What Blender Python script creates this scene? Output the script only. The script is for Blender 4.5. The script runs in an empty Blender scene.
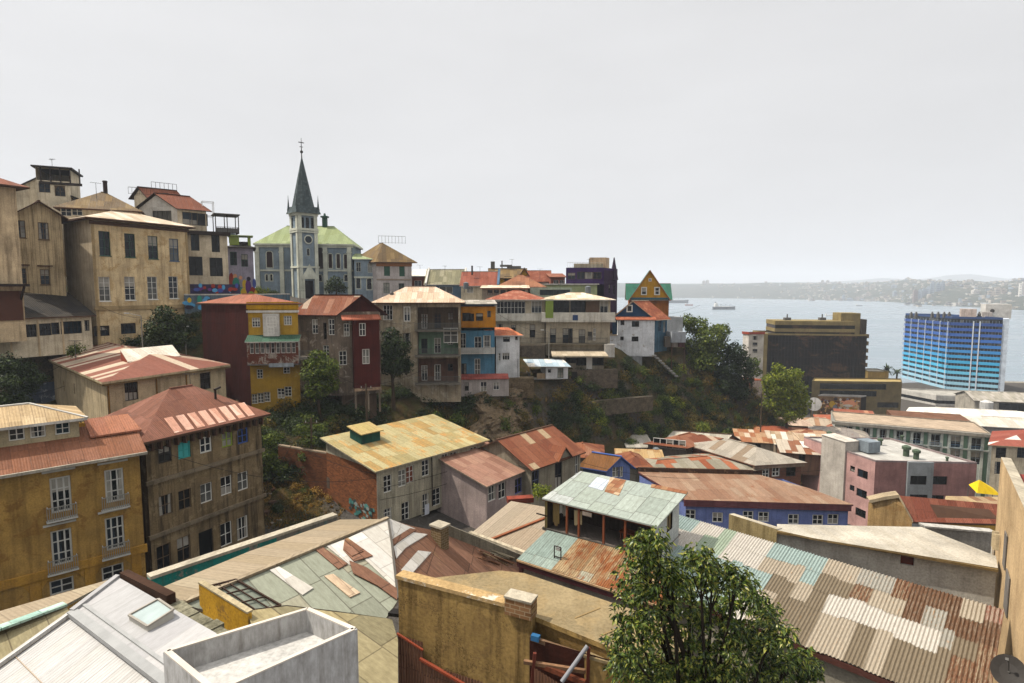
import bpy, bmesh, math, random
from mathutils import Vector, Matrix, noise as mnoise
from mathutils.geometry import delaunay_2d_cdt
import numpy as np
R = math.radians
rng = random.Random(7)
SC = bpy.context.scene
COL = SC.collection
# ------------------------------------------------------------------ camera
HC = 50.0; FPX = 580.0; TILT = math.atan(51.5/FPX)
cam_d = bpy.data.cameras.new('camera'); cam = bpy.data.objects.new('camera', cam_d); COL.objects.link(cam)
cam_d.sensor_width = 36.0; cam_d.lens = 36.0*FPX/1024.0
cam_d.clip_start = 0.3; cam_d.clip_end = 40000
cam.location = (0, 0, HC); cam.rotation_euler = (math.pi/2 - TILT, 0, 0)
SC.camera = cam
# ------------------------------------------------------------------ light
SUN_DIR = Vector((-0.96, 0.12, 0)).normalized(); SUN_EL = R(57)
world = bpy.data.worlds.new('World'); SC.world = world; world.use_nodes = True
wn = world.node_tree.nodes; wl = world.node_tree.links; wn.clear()
sky = wn.new('ShaderNodeTexSky'); sky.sky_type = 'NISHITA'; sky.sun_disc = False
sky.sun_elevation = SUN_EL; sky.sun_rotation = math.atan2(SUN_DIR.x, SUN_DIR.y)
sky.altitude = 50; sky.air_density = 1.0; sky.dust_density = 6.0; sky.ozone_density = 0.6
hsv = wn.new('ShaderNodeHueSaturation'); hsv.inputs['Saturation'].default_value = 0.10; hsv.inputs['Value'].default_value = 0.6
wmix = wn.new('ShaderNodeMixRGB'); wmix.inputs[0].default_value = 0.80; wmix.inputs[2].default_value = (5.1, 5.07, 5.12, 1)
bgn = wn.new('ShaderNodeBackground'); bgn.inputs[1].default_value = 0.12
wo = wn.new('ShaderNodeOutputWorld')
wl.new(sky.outputs[0], hsv.inputs['Color']); wl.new(hsv.outputs[0], wmix.inputs[1])
# hazy sky, with its zenith boosted out of view to fill shaded walls
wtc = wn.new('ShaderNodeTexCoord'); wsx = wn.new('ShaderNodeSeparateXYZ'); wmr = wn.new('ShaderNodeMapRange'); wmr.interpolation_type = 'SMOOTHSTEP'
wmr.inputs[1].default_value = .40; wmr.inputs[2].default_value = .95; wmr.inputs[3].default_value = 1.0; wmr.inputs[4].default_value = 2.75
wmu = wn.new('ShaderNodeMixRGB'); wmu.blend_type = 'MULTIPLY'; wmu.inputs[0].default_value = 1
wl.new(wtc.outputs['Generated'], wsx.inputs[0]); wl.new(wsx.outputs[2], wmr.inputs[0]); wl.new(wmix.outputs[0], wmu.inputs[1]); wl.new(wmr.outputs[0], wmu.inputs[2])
wno = wn.new('ShaderNodeTexNoise'); wno.inputs['Scale'].default_value = 2.2; wno.inputs['Detail'].default_value = 5; wmp = wn.new('ShaderNodeMapping'); wmp.inputs['Scale'].default_value = (1, 1, 3.2)
wrm = wn.new('ShaderNodeMapRange'); wrm.inputs[1].default_value = .3; wrm.inputs[2].default_value = .7; wrm.inputs[3].default_value = .95; wrm.inputs[4].default_value = 1.045
wm2 = wn.new('ShaderNodeMixRGB'); wm2.blend_type = 'MULTIPLY'; wm2.inputs[0].default_value = 1
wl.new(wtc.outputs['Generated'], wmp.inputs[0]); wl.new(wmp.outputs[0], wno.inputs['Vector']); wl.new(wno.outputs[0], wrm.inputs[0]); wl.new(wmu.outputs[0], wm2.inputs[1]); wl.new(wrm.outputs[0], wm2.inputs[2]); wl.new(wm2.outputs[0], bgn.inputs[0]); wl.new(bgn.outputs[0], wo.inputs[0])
sun_d = bpy.data.lights.new('sun', 'SUN'); sun_d.energy = 4.7; sun_d.angle = R(0.6); sun_d.color = (1.0, 0.93, 0.82)
sun = bpy.data.objects.new('sun', sun_d); COL.objects.link(sun)
_sd = Vector((SUN_DIR.x*math.cos(SUN_EL), SUN_DIR.y*math.cos(SUN_EL), math.sin(SUN_EL)))
sun.rotation_euler = _sd.to_track_quat('Z', 'Y').to_euler(); sun.location = (-200, -60, 300)
SC.view_settings.view_transform = 'Standard'; SC.view_settings.look = 'None'
SC.view_settings.exposure = 0.5; SC.view_settings.gamma = 1.0; SC.view_settings.use_curve_mapping = False
try:
    SC.cycles.max_bounces = 6; SC.cycles.diffuse_bounces = 3; SC.cycles.volume_bounces = 0
    SC.cycles.transparent_max_bounces = 8; SC.cycles.use_denoising = True
    SC.cycles.volume_step_rate = 10; SC.cycles.volume_max_steps = 16
except Exception: pass
# ------------------------------------------------------------------ photo geometry helpers (a pixel and a distance give a place)
ca, sa = math.cos(TILT), math.sin(TILT)
def ray(px, py):
    cx = (px-512)/FPX; cy = -(py-341.5)/FPX
    return Vector((cx, ca+cy*sa, -sa+cy*ca))
CAMP = Vector((0, 0, HC))
def P(px, py, Y):
    d = ray(px, py); return CAMP + d*(Y/d.y)
def Pz(px, py, z):
    d = ray(px, py); return CAMP + d*((z-HC)/d.z)
def on_plane(px, py, p0, n):
    d = ray(px, py); return CAMP + d*((p0-CAMP).dot(n)/d.dot(n))
def yawv(a): return Vector((math.cos(R(a)), math.sin(R(a)), 0))
def slope_plane(px, py, Y, up_yaw, pitch):
    p0 = P(px, py, Y); u = yawv(up_yaw)
    n = Vector((-u.x*math.sin(R(pitch)), -u.y*math.sin(R(pitch)), math.cos(R(pitch))))
    return p0, n
def to_px(dirv, start, px):      # length along dirv from start until the picture column px
    k = (px-512)/FPX
    # x/f = k with f = y*ca - (z-HC)*sa
    f0 = start.y*ca-(start.z-HC)*sa
    return (k*f0-start.x)/(dirv.x-k*(dirv.y*ca-dirv.z*sa))
# ------------------------------------------------------------------ materials
def lin(h):
    if not isinstance(h, str): return tuple(h)[:3]
    h = h.lstrip('#'); o = []
    for i in (0, 2, 4):
        c = int(h[i:i+2], 16)/255
        o.append(c/12.92 if c <= .04045 else ((c+.055)/1.055)**2.4)
    return tuple(o)
def c4(h): return lin(h)+(1,)
MATS = {}
class NT:
    def __init__(s, name):
        s.m = bpy.data.materials.new(name); s.m.use_nodes = True
        s.t = s.m.node_tree; s.t.nodes.clear()
        s.out = s.n('ShaderNodeOutputMaterial'); s.b = s.n('ShaderNodeBsdfPrincipled')
        s.l(s.b.outputs[0], s.out.inputs[0]); s.spec(.1)
    def n(s, t, **k):
        x = s.t.nodes.new(t)
        for a, v in k.items(): setattr(x, a, v)
        return x
    def l(s, a, b): s.t.links.new(a, b)
    def inp(s, node, key, v):
        if isinstance(v, bpy.types.NodeSocket): s.l(v, node.inputs[key])
        else: node.inputs[key].default_value = v
    def uv(s):
        return s.n('ShaderNodeUVMap').outputs[0]
    def scale(s, vec, sc):
        m = s.n('ShaderNodeMapping'); s.l(vec, m.inputs[0]); m.inputs['Scale'].default_value = sc; return m.outputs[0]
    def noise(s, vec, scale, detail=4, rough=.6, dist=0.):
        x = s.n('ShaderNodeTexNoise'); s.l(vec, x.inputs['Vector']); x.inputs['Scale'].default_value = scale
        x.inputs['Detail'].default_value = detail; x.inputs['Roughness'].default_value = rough; x.inputs['Distortion'].default_value = dist
        return x.outputs[0]
    def ramp(s, fac, stops, interp='LINEAR'):
        r = s.n('ShaderNodeValToRGB'); s.l(fac, r.inputs[0]); e = r.color_ramp; e.interpolation = interp
        while len(e.elements) < len(stops): e.elements.new(.5)
        for i, (p, c) in enumerate(stops):
            e.elements[i].position = p; e.elements[i].color = c if len(c) == 4 else tuple(c)+(1,)
        return r.outputs[0]
    def lohi(s, fac, a, b):
        m = s.n('ShaderNodeMapRange'); s.l(fac, m.inputs[0]); m.inputs[1].default_value = a; m.inputs[2].default_value = b; return m.outputs[0]
    def mix(s, f, a, b, mode='MIX'):
        m = s.n('ShaderNodeMixRGB', blend_type=mode); s.inp(m, 0, f)
        s.inp(m, 1, a if isinstance(a, bpy.types.NodeSocket) else c4(a)); s.inp(m, 2, b if isinstance(b, bpy.types.NodeSocket) else c4(b)); return m.outputs[0]
    def math(s, op, a, b=None):
        m = s.n('ShaderNodeMath', operation=op); s.inp(m, 0, a)
        if b is not None: s.inp(m, 1, b)
        return m.outputs[0]
    def bump(s, h, strength, dist=.05):
        b = s.n('ShaderNodeBump'); b.inputs['Strength'].default_value = strength; b.inputs['Distance'].default_value = dist
        s.l(h, b.inputs['Height']); s.l(b.outputs[0], s.b.inputs['Normal']); return b
    def col(s, c): s.inp(s.b, 'Base Color', c if isinstance(c, bpy.types.NodeSocket) else c4(c))
    def rough(s, v): s.inp(s.b, 'Roughness', v)
    def metal(s, v): s.inp(s.b, 'Metallic', v)
    def spec(s, v): s.b.inputs['Specular IOR Level'].default_value = v
def mat(key, fn):
    if key not in MATS: MATS[key] = fn()
    return MATS[key]
def plaster(c, stain='#2a241c', amt=.45, boards=0., peel=None, peel_amt=.5, rough=.9, cracks=0.):
    key = ('pl', c, stain, amt, boards, peel, peel_amt, cracks)
    def f():
        t = NT('plaster'); uv = t.uv()
        big = t.noise(t.scale(uv, (.35, .35, 1)), 1, 6, .7)
        streak = t.noise(t.scale(uv, (2.2, .16, 1)), 1, 5, .65)
        fine = t.noise(t.scale(uv, (9, 9, 1)), 1, 3, .6)
        base = t.mix(t.lohi(big, .35, .65), c, tuple(x*.6 for x in lin(c)))
        if peel: base = t.mix(t.lohi(t.noise(t.scale(uv, (.8, .8, 1)), 1, 8, .72, .4), .62-.2*peel_amt, .66-.2*peel_amt), base, peel)
        f1 = t.math('MULTIPLY', t.lohi(streak, .47, .66), amt)
        base = t.mix(f1, base, stain)
        base = t.mix(.45, base, t.ramp(fine, [(.3, (.4, .4, .4)), (.62, (1.1, 1.1, 1.1))]), 'MULTIPLY')
        h = fine
        if cracks:
            vo = t.n('ShaderNodeTexVoronoi', feature='DISTANCE_TO_EDGE'); vo.inputs['Scale'].default_value = 1.
            wv = t.n('ShaderNodeMixRGB', blend_type='ADD'); wv.inputs[0].default_value = .55; t.l(t.scale(uv, (cracks, cracks, 1)), wv.inputs[1]); nz = t.n('ShaderNodeTexNoise'); t.l(t.scale(uv, (2, 2, 1)), nz.inputs['Vector']); nz.inputs['Detail'].default_value = 5; t.l(nz.outputs['Color'], wv.inputs[2]); t.l(wv.outputs[0], vo.inputs['Vector'])
            ck = t.math('MULTIPLY', t.math('LESS_THAN', vo.outputs['Distance'], .012), t.lohi(big, .42, .55)); base = t.mix(t.math('MULTIPLY', ck, .7), base, stain)
        if boards:
            sx = t.n('ShaderNodeSeparateXYZ'); t.l(uv, sx.inputs[0])
            fr = t.math('FRACT', t.math('MULTIPLY', sx.outputs[0], 1./boards))
            ln = t.math('LESS_THAN', fr, .12)
            base = t.mix(t.math('MULTIPLY', ln, .45), base, stain)
            h = t.math('SUBTRACT', fine, ln)
        t.col(base); t.rough(rough); t.spec(.08); t.bump(h, .35, .03); return t.m
    return mat(key, f)
def paint(c, rough=.6, var=.2):
    def f():
        t = NT('painted'); uv = t.uv(); n = t.noise(t.scale(uv, (1.1, .5, 1)), 1.3, 6, .7)
        t.col(t.mix(t.lohi(n, .35, .75), c, tuple(x*(1-var*1.6) for x in lin(c)))); t.rough(rough); t.spec(.15); t.bump(n, .1, .02); return t.m
    return mat(('pa', c, rough, var), f)
def tin(palette, sheet=(.85, 2.4), pitch=.2, rust=.35, rustc=('#4a2413', '#7a3f20'), bump=.6, seam=.35, corr=True, fine=1.0, gloss=.62, run=.75):
    """weathered sheet roofing: sheets of several colours, each with its own tone, rust blooms, seams and corrugation"""
    key = ('tin', tuple(palette), sheet, pitch, rust, rustc, bump, seam, corr, run); run_amt = run
    def f():
        t = NT('sheet_metal'); uv = t.uv()
        sx = t.n('ShaderNodeSeparateXYZ'); t.l(uv, sx.inputs[0])
        wob = t.noise(t.scale(uv, (.5, .5, 1)), 1, 2)
        u = t.math('DIVIDE', sx.outputs[0], sheet[0]); v0 = t.math('DIVIDE', sx.outputs[1], sheet[1])
        iu = t.math('FLOOR', u)
        cw0 = t.n('ShaderNodeTexWhiteNoise', noise_dimensions='1D'); t.l(iu, cw0.inputs['W'])
        v = t.math('ADD', v0, t.math('MULTIPLY', cw0.outputs[0], .3))
        iv = t.math('FLOOR', v)
        cv = t.n('ShaderNodeCombineXYZ'); t.l(iu, cv.inputs[0]); t.l(iv, cv.inputs[1])
        wn_ = t.n('ShaderNodeTexWhiteNoise', noise_dimensions='2D'); t.l(cv.outputs[0], wn_.inputs['Vector'])
        n = len(palette); stops = []; acc = 0; tot = sum(w for _, w in palette)
        for c, w in palette: stops.append((acc/tot, c4(c))); acc += w
        base = t.ramp(wn_.outputs[0], stops, 'CONSTANT') if n > 1 else t.mix(0., palette[0][0], palette[0][0])
        sp = t.n('ShaderNodeSeparateColor'); t.l(wn_.outputs['Color'], sp.inputs[0])
        tone = t.ramp(sp.outputs[1], [(0, (.88, .88, .88)), (1, (1.08, 1.06, 1.04))])
        base = t.mix(.8, base, tone, 'MULTIPLY')
        big = t.noise(t.scale(uv, (.55, .35, 1)), 1, 7, .72, .3)
        st = t.noise(t.scale(uv, (3.2, .35, 1)), 1, 5, .7)
        med = t.noise(t.scale(uv, (1.9, .8, 1)), 1, 6, .75, .5)
        mixn = t.math('ADD', t.math('ADD', t.math('MULTIPLY', big, .42), t.math('MULTIPLY', med, .33)), t.math('MULTIPLY', st, .25))
        thr = .69-.34*rust
        rc = t.mix(t.lohi(st, .35, .65), rustc[0], rustc[1])
        base = t.mix(t.lohi(mixn, thr, thr+.07), base, rc)
        run = t.noise(t.scale(uv, (5.5, .22, 1)), 1, 6, .75)
        base = t.mix(run_amt, base, t.ramp(run, [(.32, (.7, .67, .64)), (.5, (.98, .98, .98)), (.68, (1.12, 1.12, 1.12))]), 'MULTIPLY')
        gr = t.noise(t.scale(uv, (7, 2.5, 1)), 1, 4, .7)
        base = t.mix(.15+.5*run_amt, base, t.ramp(gr, [(.3, (.4, .38, .35)), (.65, (1.05, 1.05, 1.05))]), 'MULTIPLY')
        fu = t.math('FRACT', u); fv = t.math('FRACT', v)
        sl = t.math('MAXIMUM', t.math('LESS_THAN', fu, .045/sheet[0]), t.math('LESS_THAN', fv, .05/sheet[1]))
        base = t.mix(t.math('MULTIPLY', sl, seam), base, '#2a1c14')
        t.col(base); t.rough(t.ramp(mixn, [(.4, (gloss,)*3), (.6, (.9,)*3)])); t.spec(.14)
        if corr:
            w = t.math('SINE', t.math('MULTIPLY', sx.outputs[0], 2*math.pi/pitch))
            h = t.math('ADD', t.math('MULTIPLY', w, .5), t.math('MULTIPLY', gr, .5))
        else: h = t.math('SUBTRACT', t.math('MULTIPLY', gr, .5), sl)
        t.bump(h, bump, .04)
        return t.m
    return mat(key, f)
def brick(c1='#6d3d28', c2='#4c2a1d', mortar='#77695a'):
    def f():
        t = NT('brickwork'); uv = t.uv(); b = t.n('ShaderNodeTexBrick'); t.l(uv, b.inputs[0])
        b.inputs['Color1'].default_value = c4(c1); b.inputs['Color2'].default_value = c4(c2); b.inputs['Mortar'].default_value = c4(mortar)
        b.inputs['Scale'].default_value = 1; b.inputs['Brick Width'].default_value = .32; b.inputs['Row Height'].default_value = .13; b.inputs['Mortar Size'].default_value = .012
        n = t.noise(t.scale(uv, (.6, .6, 1)), 1, 6, .7)
        t.col(t.mix(.55, b.outputs[0], t.ramp(n, [(.3, (.35, .35, .35)), (.7, (1.2, 1.1, 1.))]), 'MULTIPLY')); t.rough(.95); t.bump(b.outputs[1], -.4, .03); return t.m
    return mat(('br', c1, c2, mortar), f)
def tiles(c1='#8d4a30', c2='#6b3a28', pale='#a98a6a'):
    def f():
        t = NT('roof_tiles'); uv = t.uv(); b = t.n('ShaderNodeTexBrick'); t.l(uv, b.inputs[0])
        b.inputs['Color1'].default_value = c4(c1); b.inputs['Color2'].default_value = c4(c2); b.inputs['Mortar'].default_value = c4('#35211a')
        b.inputs['Scale'].default_value = 1; b.inputs['Brick Width'].default_value = .24; b.inputs['Row Height'].default_value = .35; b.inputs['Mortar Size'].default_value = .02; b.offset = 0
        n = t.noise(t.scale(uv, (.5, .5, 1)), 1.4, 7, .75)
        t.col(t.mix(t.lohi(n, .5, .7), b.outputs[0], pale)); t.rough(.9); t.bump(b.outputs[1], -.5, .05); return t.m
    return mat(('ti', c1, c2, pale), f)
def rock(c1='#6a6259', c2='#3a332c'):
    def f():
        t = NT('stone'); uv = t.uv(); n = t.noise(uv, 1.1, 8, .7, .4); n2 = t.noise(uv, 6, 5, .7)
        t.col(t.mix(.5, t.ramp(n, [(.3, c4(c2)), (.7, c4(c1))]), t.ramp(n2, [(.35, (.12, .12, .12)), (.65, (1.25, 1.25, 1.25))]), 'MULTIPLY')); t.rough(.95); t.bump(n2, .9, .15); return t.m
    return mat(('ro', c1, c2), f)
def pane_mat(i):
    cols = ['#0a0d11', '#10181f', '#171716', '#3a3a37', '#060708', '#5b5a54']
    def f():
        t = NT('window_glass'); uv = t.uv(); n = t.noise(t.scale(uv, (.9, .5, 1)), 1, 3)
        c = cols[i]; t.col(t.mix(t.lohi(n, .4, .65), c, tuple(x*1.9+.002 for x in lin(c)))); t.rough(.15); t.spec(.22); return t.m
    return mat(('pane', i), f)
def leaf_mat(cols, key, rough=.55, trans=.25, spec=.12):
    def f():
        t = NT('leaves'); g = t.n('ShaderNodeNewGeometry')
        col = t.ramp(g.outputs['Random Per Island'], [(i/(len(cols)-1), c4(c)) for i, c in enumerate(cols)])
        tc = t.n('ShaderNodeTexCoord'); n = t.noise(tc.outputs['Object'], .9, 3)
        oi = t.n('ShaderNodeObjectInfo')
        col = t.mix(.5, col, t.ramp(n, [(.35, (.55, .6, .5)), (.65, (1.3, 1.25, 1.))]), 'MULTIPLY')
        col = t.mix(.5, col, t.ramp(oi.outputs['Random'], [(0, (.55, .6, .5)), (.5, (1., .95, .7)), (1, (1.35, 1.25, .9))]), 'MULTIPLY')
        t.col(col); t.rough(rough); t.spec(spec)
        tr = t.n('ShaderNodeBsdfTranslucent'); t.l(col, tr.inputs[0]); ms = t.n('ShaderNodeMixShader'); ms.inputs[0].default_value = trans
        t.l(t.b.outputs[0], ms.inputs[1]); t.l(tr.outputs[0], ms.inputs[2]); t.l(ms.outputs[0], t.out.inputs[0]); return t.m
    return mat(('leaf', key), f)
def flat(c, rough=.8, metal=0.):
    def f():
        t = NT('plain'); uv = t.uv(); n = t.noise(uv, 3, 4)
        t.col(t.mix(n, tuple(x*.8 for x in lin(c)), tuple(x*1.15 for x in lin(c)))); t.rough(rough); t.metal(metal); return t.m
    return mat(('fl', c, rough, metal), f)
# ------------------------------------------------------------------ mesh builder
Z = Vector((0, 0, 1))
class MB:
    def __init__(s): s.v = []; s.f = []; s.m = []; s.mats = []; s.smooth = []
    def mi(s, m):
        if m not in s.mats: s.mats.append(m)
        return s.mats.index(m)
    def poly(s, pts, m, smooth=False):
        i = len(s.v); s.v += [Vector(p) for p in pts]; s.f.append(tuple(range(i, i+len(pts)))); s.m.append(s.mi(m)); s.smooth.append(smooth)
    def box(s, o, ax, ay, az, m):       # corner + three edge vectors
        o = Vector(o); ax = Vector(ax); ay = Vector(ay); az = Vector(az)
        if ax.cross(ay).dot(az) < 0: o = o+ax; ax = -ax
        a, b, c, d = o, o+ax, o+ax+ay, o+ay
        e, f, g, h = a+az, b+az, c+az, d+az
        for q in ((d, c, b, a), (e, f, g, h), (a, b, f, e), (b, c, g, f), (c, d, h, g), (d, a, e, h)): s.poly(q, m)
    def cbox(s, c, sx, sy, sz, m, yaw=0):
        ux = yawv(yaw); uy = yawv(yaw+90)
        s.box(Vector(c)-ux*sx/2-uy*sy/2, ux*sx, uy*sy, Z*sz, m)
    def beam(s, a, b, w, h, m):
        a = Vector(a); b = Vector(b); d = b-a
        side = d.cross(Z); side = side.normalized() if side.length > 1e-5 else Vector((1, 0, 0))
        up = side.cross(d).normalized()
        s.box(a-side*w/2-up*h/2, d, side*w, up*h, m)
    def tube(s, a, b, r0, r1=None, m=None, n=8, caps=True):
        r1 = r0 if r1 is None else r1; a = Vector(a); b = Vector(b); d = (b-a).normalized()
        x = d.orthogonal().normalized(); y = d.cross(x)
        A = [a+(x*math.cos(2*math.pi*k/n)+y*math.sin(2*math.pi*k/n))*r0 for k in range(n)]
        B = [b+(x*math.cos(2*math.pi*k/n)+y*math.sin(2*math.pi*k/n))*r1 for k in range(n)]
        for k in range(n): s.poly((A[k], A[(k+1) % n], B[(k+1) % n], B[k]), m, True)
        if caps:
            s.poly(A[::-1], m)
            if r1 > 1e-4: s.poly(B, m)
    def slab(s, pts, t, m, side=None, under=None):     # polygon given counter-clockwise from above, thickened straight down
        pts = [Vector(p) for p in pts]
        nz = sum((pts[i].x*pts[(i+1) % len(pts)].y-pts[(i+1) % len(pts)].x*pts[i].y) for i in range(len(pts)))
        if nz < 0: pts = pts[::-1]
        lo = [p-Z*t for p in pts]; side = side or m; under = under or side
        s.poly(pts, m); s.poly(lo[::-1], under)
        for i in range(len(pts)):
            j = (i+1) % len(pts); s.poly((lo[i], lo[j], pts[j], pts[i]), side)
    def wall(s, A, B, z0, z1, ops, m, depth=.2, rev=None, top=None):
        """vertical wall A->B (left to right from outside) with real openings (s0,s1,za,zb)"""
        A = Vector((A[0], A[1], 0)); B = Vector((B[0], B[1], 0)); d = B-A; L = d.length
        if L < 1e-4: return
        d = d/L; n = Vector((d.y, -d.x, 0)); rev = rev or m
        good = []
        for o in ops:
            s0, s1, za, zb = max(o[0], .03), min(o[1], L-.03), max(o[2], z0+.02), min(o[3], z1-.02)
            if s1-s0 > .05 and zb-za > .05: good.append((s0, s1, za, zb))
        xs = sorted({0., L, *[round(o[0], 4) for o in good], *[round(o[1], 4) for o in good]})
        zs = sorted({z0, z1, *[round(o[2], 4) for o in good], *[round(o[3], 4) for o in good]})
        pt = lambda x, z, k=0.: A+d*x+Z*z-n*k
        for i in range(len(xs)-1):
            cx = (xs[i]+xs[i+1])/2; run = None
            for j in range(len(zs)-1):
                cz = (zs[j]+zs[j+1])/2
                hole = any(o[0] < cx < o[1] and o[2] < cz < o[3] for o in good)
                if not hole and run is None: run = zs[j]
                if (hole or j == len(zs)-2) and run is not None:
                    e = zs[j] if hole else zs[j+1]
                    s.poly((pt(xs[i], run), pt(xs[i+1], run), pt(xs[i+1], e), pt(xs[i], e)), m); run = None
        for (a, b, za, zb) in good:
            s.poly((pt(a, za, depth), pt(b, za, depth), pt(b, za), pt(a, za)), rev)
            s.poly((pt(a, zb), pt(b, zb), pt(b, zb, depth), pt(a, zb, depth)), rev)
            s.poly((pt(a, za), pt(a, zb), pt(a, zb, depth), pt(a, za, depth)), rev)
            s.poly((pt(b, za, depth), pt(b, zb, depth), pt(b, zb), pt(b, za)), rev)
        return good
    def mesh(s, name, origin=None):
        me = bpy.data.meshes.new(name); o = Vector(origin) if origin is not None else Vector((0, 0, 0))
        me.from_pydata([v-o for v in s.v], [], s.f)
        for m in s.mats: me.materials.append(m)
        me.polygons.foreach_set('material_index', s.m); me.polygons.foreach_set('use_smooth', s.smooth)
        uvl = me.uv_layers.new(name='UVMap'); data = [0.]*(2*len(me.loops)); k = 0
        for f in s.f:
            p = [s.v[i] for i in f]; nn = Vector((0, 0, 0))
            for i in range(len(p)):
                a, b = p[i], p[(i+1) % len(p)]
                nn += Vector(((a.y-b.y)*(a.z+b.z), (a.z-b.z)*(a.x+b.x), (a.x-b.x)*(a.y+b.y)))
            if nn.length < 1e-12: nn = Vector((0, 0, 1))
            nn.normalize(); h = Z.cross(nn)
            h = h.normalized() if h.length > .02 else Vector((1, 0, 0))
            w = nn.cross(h)
            for q in p: data[k] = q.dot(h); data[k+1] = q.dot(w); k += 2
        uvl.data.foreach_set('uv', data); me.update(); return me
def obj(name, data, parent=None, loc=None):
    o = bpy.data.objects.new(name, data); COL.objects.link(o)
    if parent is not None: o.parent = parent
    if loc is not None: o.location = loc
    return o
def tag(o, label, cat, group=None):
    o['label'] = label; o['category'] = cat
    if group: o['group'] = group
    return o
def thing(name, label, cat, loc, group=None):
    o = bpy.data.objects.new(name, None); COL.objects.link(o); o.location = loc; o.empty_display_size = .5
    return tag(o, label, cat, group)
def part(name, mb, parent, label=None):
    org = parent.location if parent.parent is None else parent.parent.location+parent.location
    o = obj(name, mb.mesh(name, org), parent)
    if label: o['label'] = label
    return o
def single(name, mb, label, cat, group=None, loc=None):     # a thing that is one mesh
    loc = Vector(loc) if loc is not None else Vector((sum(v.x for v in mb.v)/len(mb.v), sum(v.y for v in mb.v)/len(mb.v), min(v.z for v in mb.v)))
    o = obj(name, mb.mesh(name, loc), None, loc); return tag(o, label, cat, group)
def structure(name, mb):
    o = obj(name, mb.mesh(name)); o['kind'] = 'structure'; return o
# ------------------------------------------------------------------ windows (shared meshes)
WC = {}
WHITE = lambda: paint('#c9c6bd', .5, .15)
def win_mesh(w, h, cols, rows, fm, fw, arch, sill, am=None):
    k = (round(w, 2), round(h, 2), cols, rows, fm, fw, arch, sill, am)
    if k in WC: return WC[k]
    b = MB(); y0, y1 = -.0, .09
    def bar(x0, x1, z0, z1, ya=y0, yb=y1): b.box((x0, ya, z0), (x1-x0, 0, 0), (0, yb-ya, 0), (0, 0, z1-z0), fm)
    bar(-w/2, -w/2+fw, -h/2, h/2); bar(w/2-fw, w/2, -h/2, h/2); bar(-w/2+fw, w/2-fw, h/2-fw, h/2); bar(-w/2+fw, w/2-fw, -h/2, -h/2+fw)
    for i in range(1, cols): x = -w/2+w*i/cols; bar(x-fw*.42, x+fw*.42, -h/2+fw, h/2-fw, .01, .08)
    for j in range(1, rows): z = -h/2+h*j/rows; bar(-w/2+fw, w/2-fw, z-fw*.32, z+fw*.32, .015, .07)
    if sill: bar(-w/2-.1, w/2+.1, -h/2-.1, -h/2-.002, -.16, .1)
    if arch:      # spandrels that round the head of the opening
        n = 6
        for sgn in (-1, 1):
            for i in range(n):
                a0 = math.pi/2*i/n; a1 = math.pi/2*(i+1)/n; r = w/2; zc = h/2-r
                x0, x1 = sgn*r*math.cos(a0), sgn*r*math.cos(a1); za, zb = zc+r*math.sin(a0), zc+r*math.sin(a1)
                q = ((x0, -.01, za), (x1, -.01, zb), (x1, -.01, h/2), (x0, -.01, h/2))
                b.poly(q if sgn < 0 else q[::-1], am or fm); q2 = [((x0 if i_ in (0,) else x1 if i_ == 1 else x1*.8 if i_ == 2 else x0*.8), -.008, (za if i_ == 0 else zb if i_ == 1 else zc+(zb-zc)*.86 if i_ == 2 else zc+(za-zc)*.86)) for i_ in range(4)]; b.poly(q2 if sgn > 0 else q2[::-1], fm)
    WC[k] = b.mesh('window'); return WC[k]
def pane_mesh(w, h, m, var=0):
    k = ('p', round(w, 2), round(h, 2), m, var)
    if k in WC: return WC[k]
    b = MB(); b.poly(((-w/2, .06, -h/2), (w/2, .06, -h/2), (w/2, .06, h/2), (-w/2, .06, h/2)), m)
    cu = paint('#8d887e', .9, .3); y = .055
    if var == 1: b.poly(((-w/2, y, -h/2), (-w*.18, y, -h/2), (-w*.25, y, h/2), (-w/2, y, h/2)), cu); b.poly(((w*.2, y, -h/2), (w/2, y, -h/2), (w/2, y, h/2), (w*.27, y, h/2)), cu)
    if var == 2: b.poly(((-w/2, y, h*.08), (w/2, y, h*.08), (w/2, y, h/2), (-w/2, y, h/2)), cu)
    if var == 3: b.poly(((-w/2, y, -h/2), (0, y, -h/2), (0, y, h/2), (-w/2, y, h/2)), pane_mat(1))
    if var == 4: b.poly(((-w/2, y, -h/2), (w/2, y, -h/2), (w/2, y, -h*.12), (-w/2, y, -h*.05)), cu)
    WC[k] = b.mesh('pane'); return WC[k]
def add_window(root, c, d, w, h, cols=2, rows=3, fm=None, fw=.07, pane=None, arch=False, sill=False, inset=.1, name='window', am=None):
    fm = fm or WHITE(); n = Vector((d.y, -d.x, 0))
    M = Matrix(((d.x, -n.x, 0, 0), (d.y, -n.y, 0, 0), (0, 0, 1, 0), (0, 0, 0, 1)))
    o = obj(name, win_mesh(w, h, cols, rows, fm, fw, arch, sill, am), root)
    o.matrix_local = Matrix.Translation(Vector(c)-n*inset-root.location) @ M
    pm = pane if pane is not None else pane_mat(rng.choice((0, 0, 1, 1, 2, 4, 3, 5)))
    obj('pane', pane_mesh(w, h, pm, rng.choice((0, 0, 1, 2, 3, 4)) if (pane is None or pane is MATS.get(('pane', 4))) and w < 2.2 and name == 'window' else 0), o); return o
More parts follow.
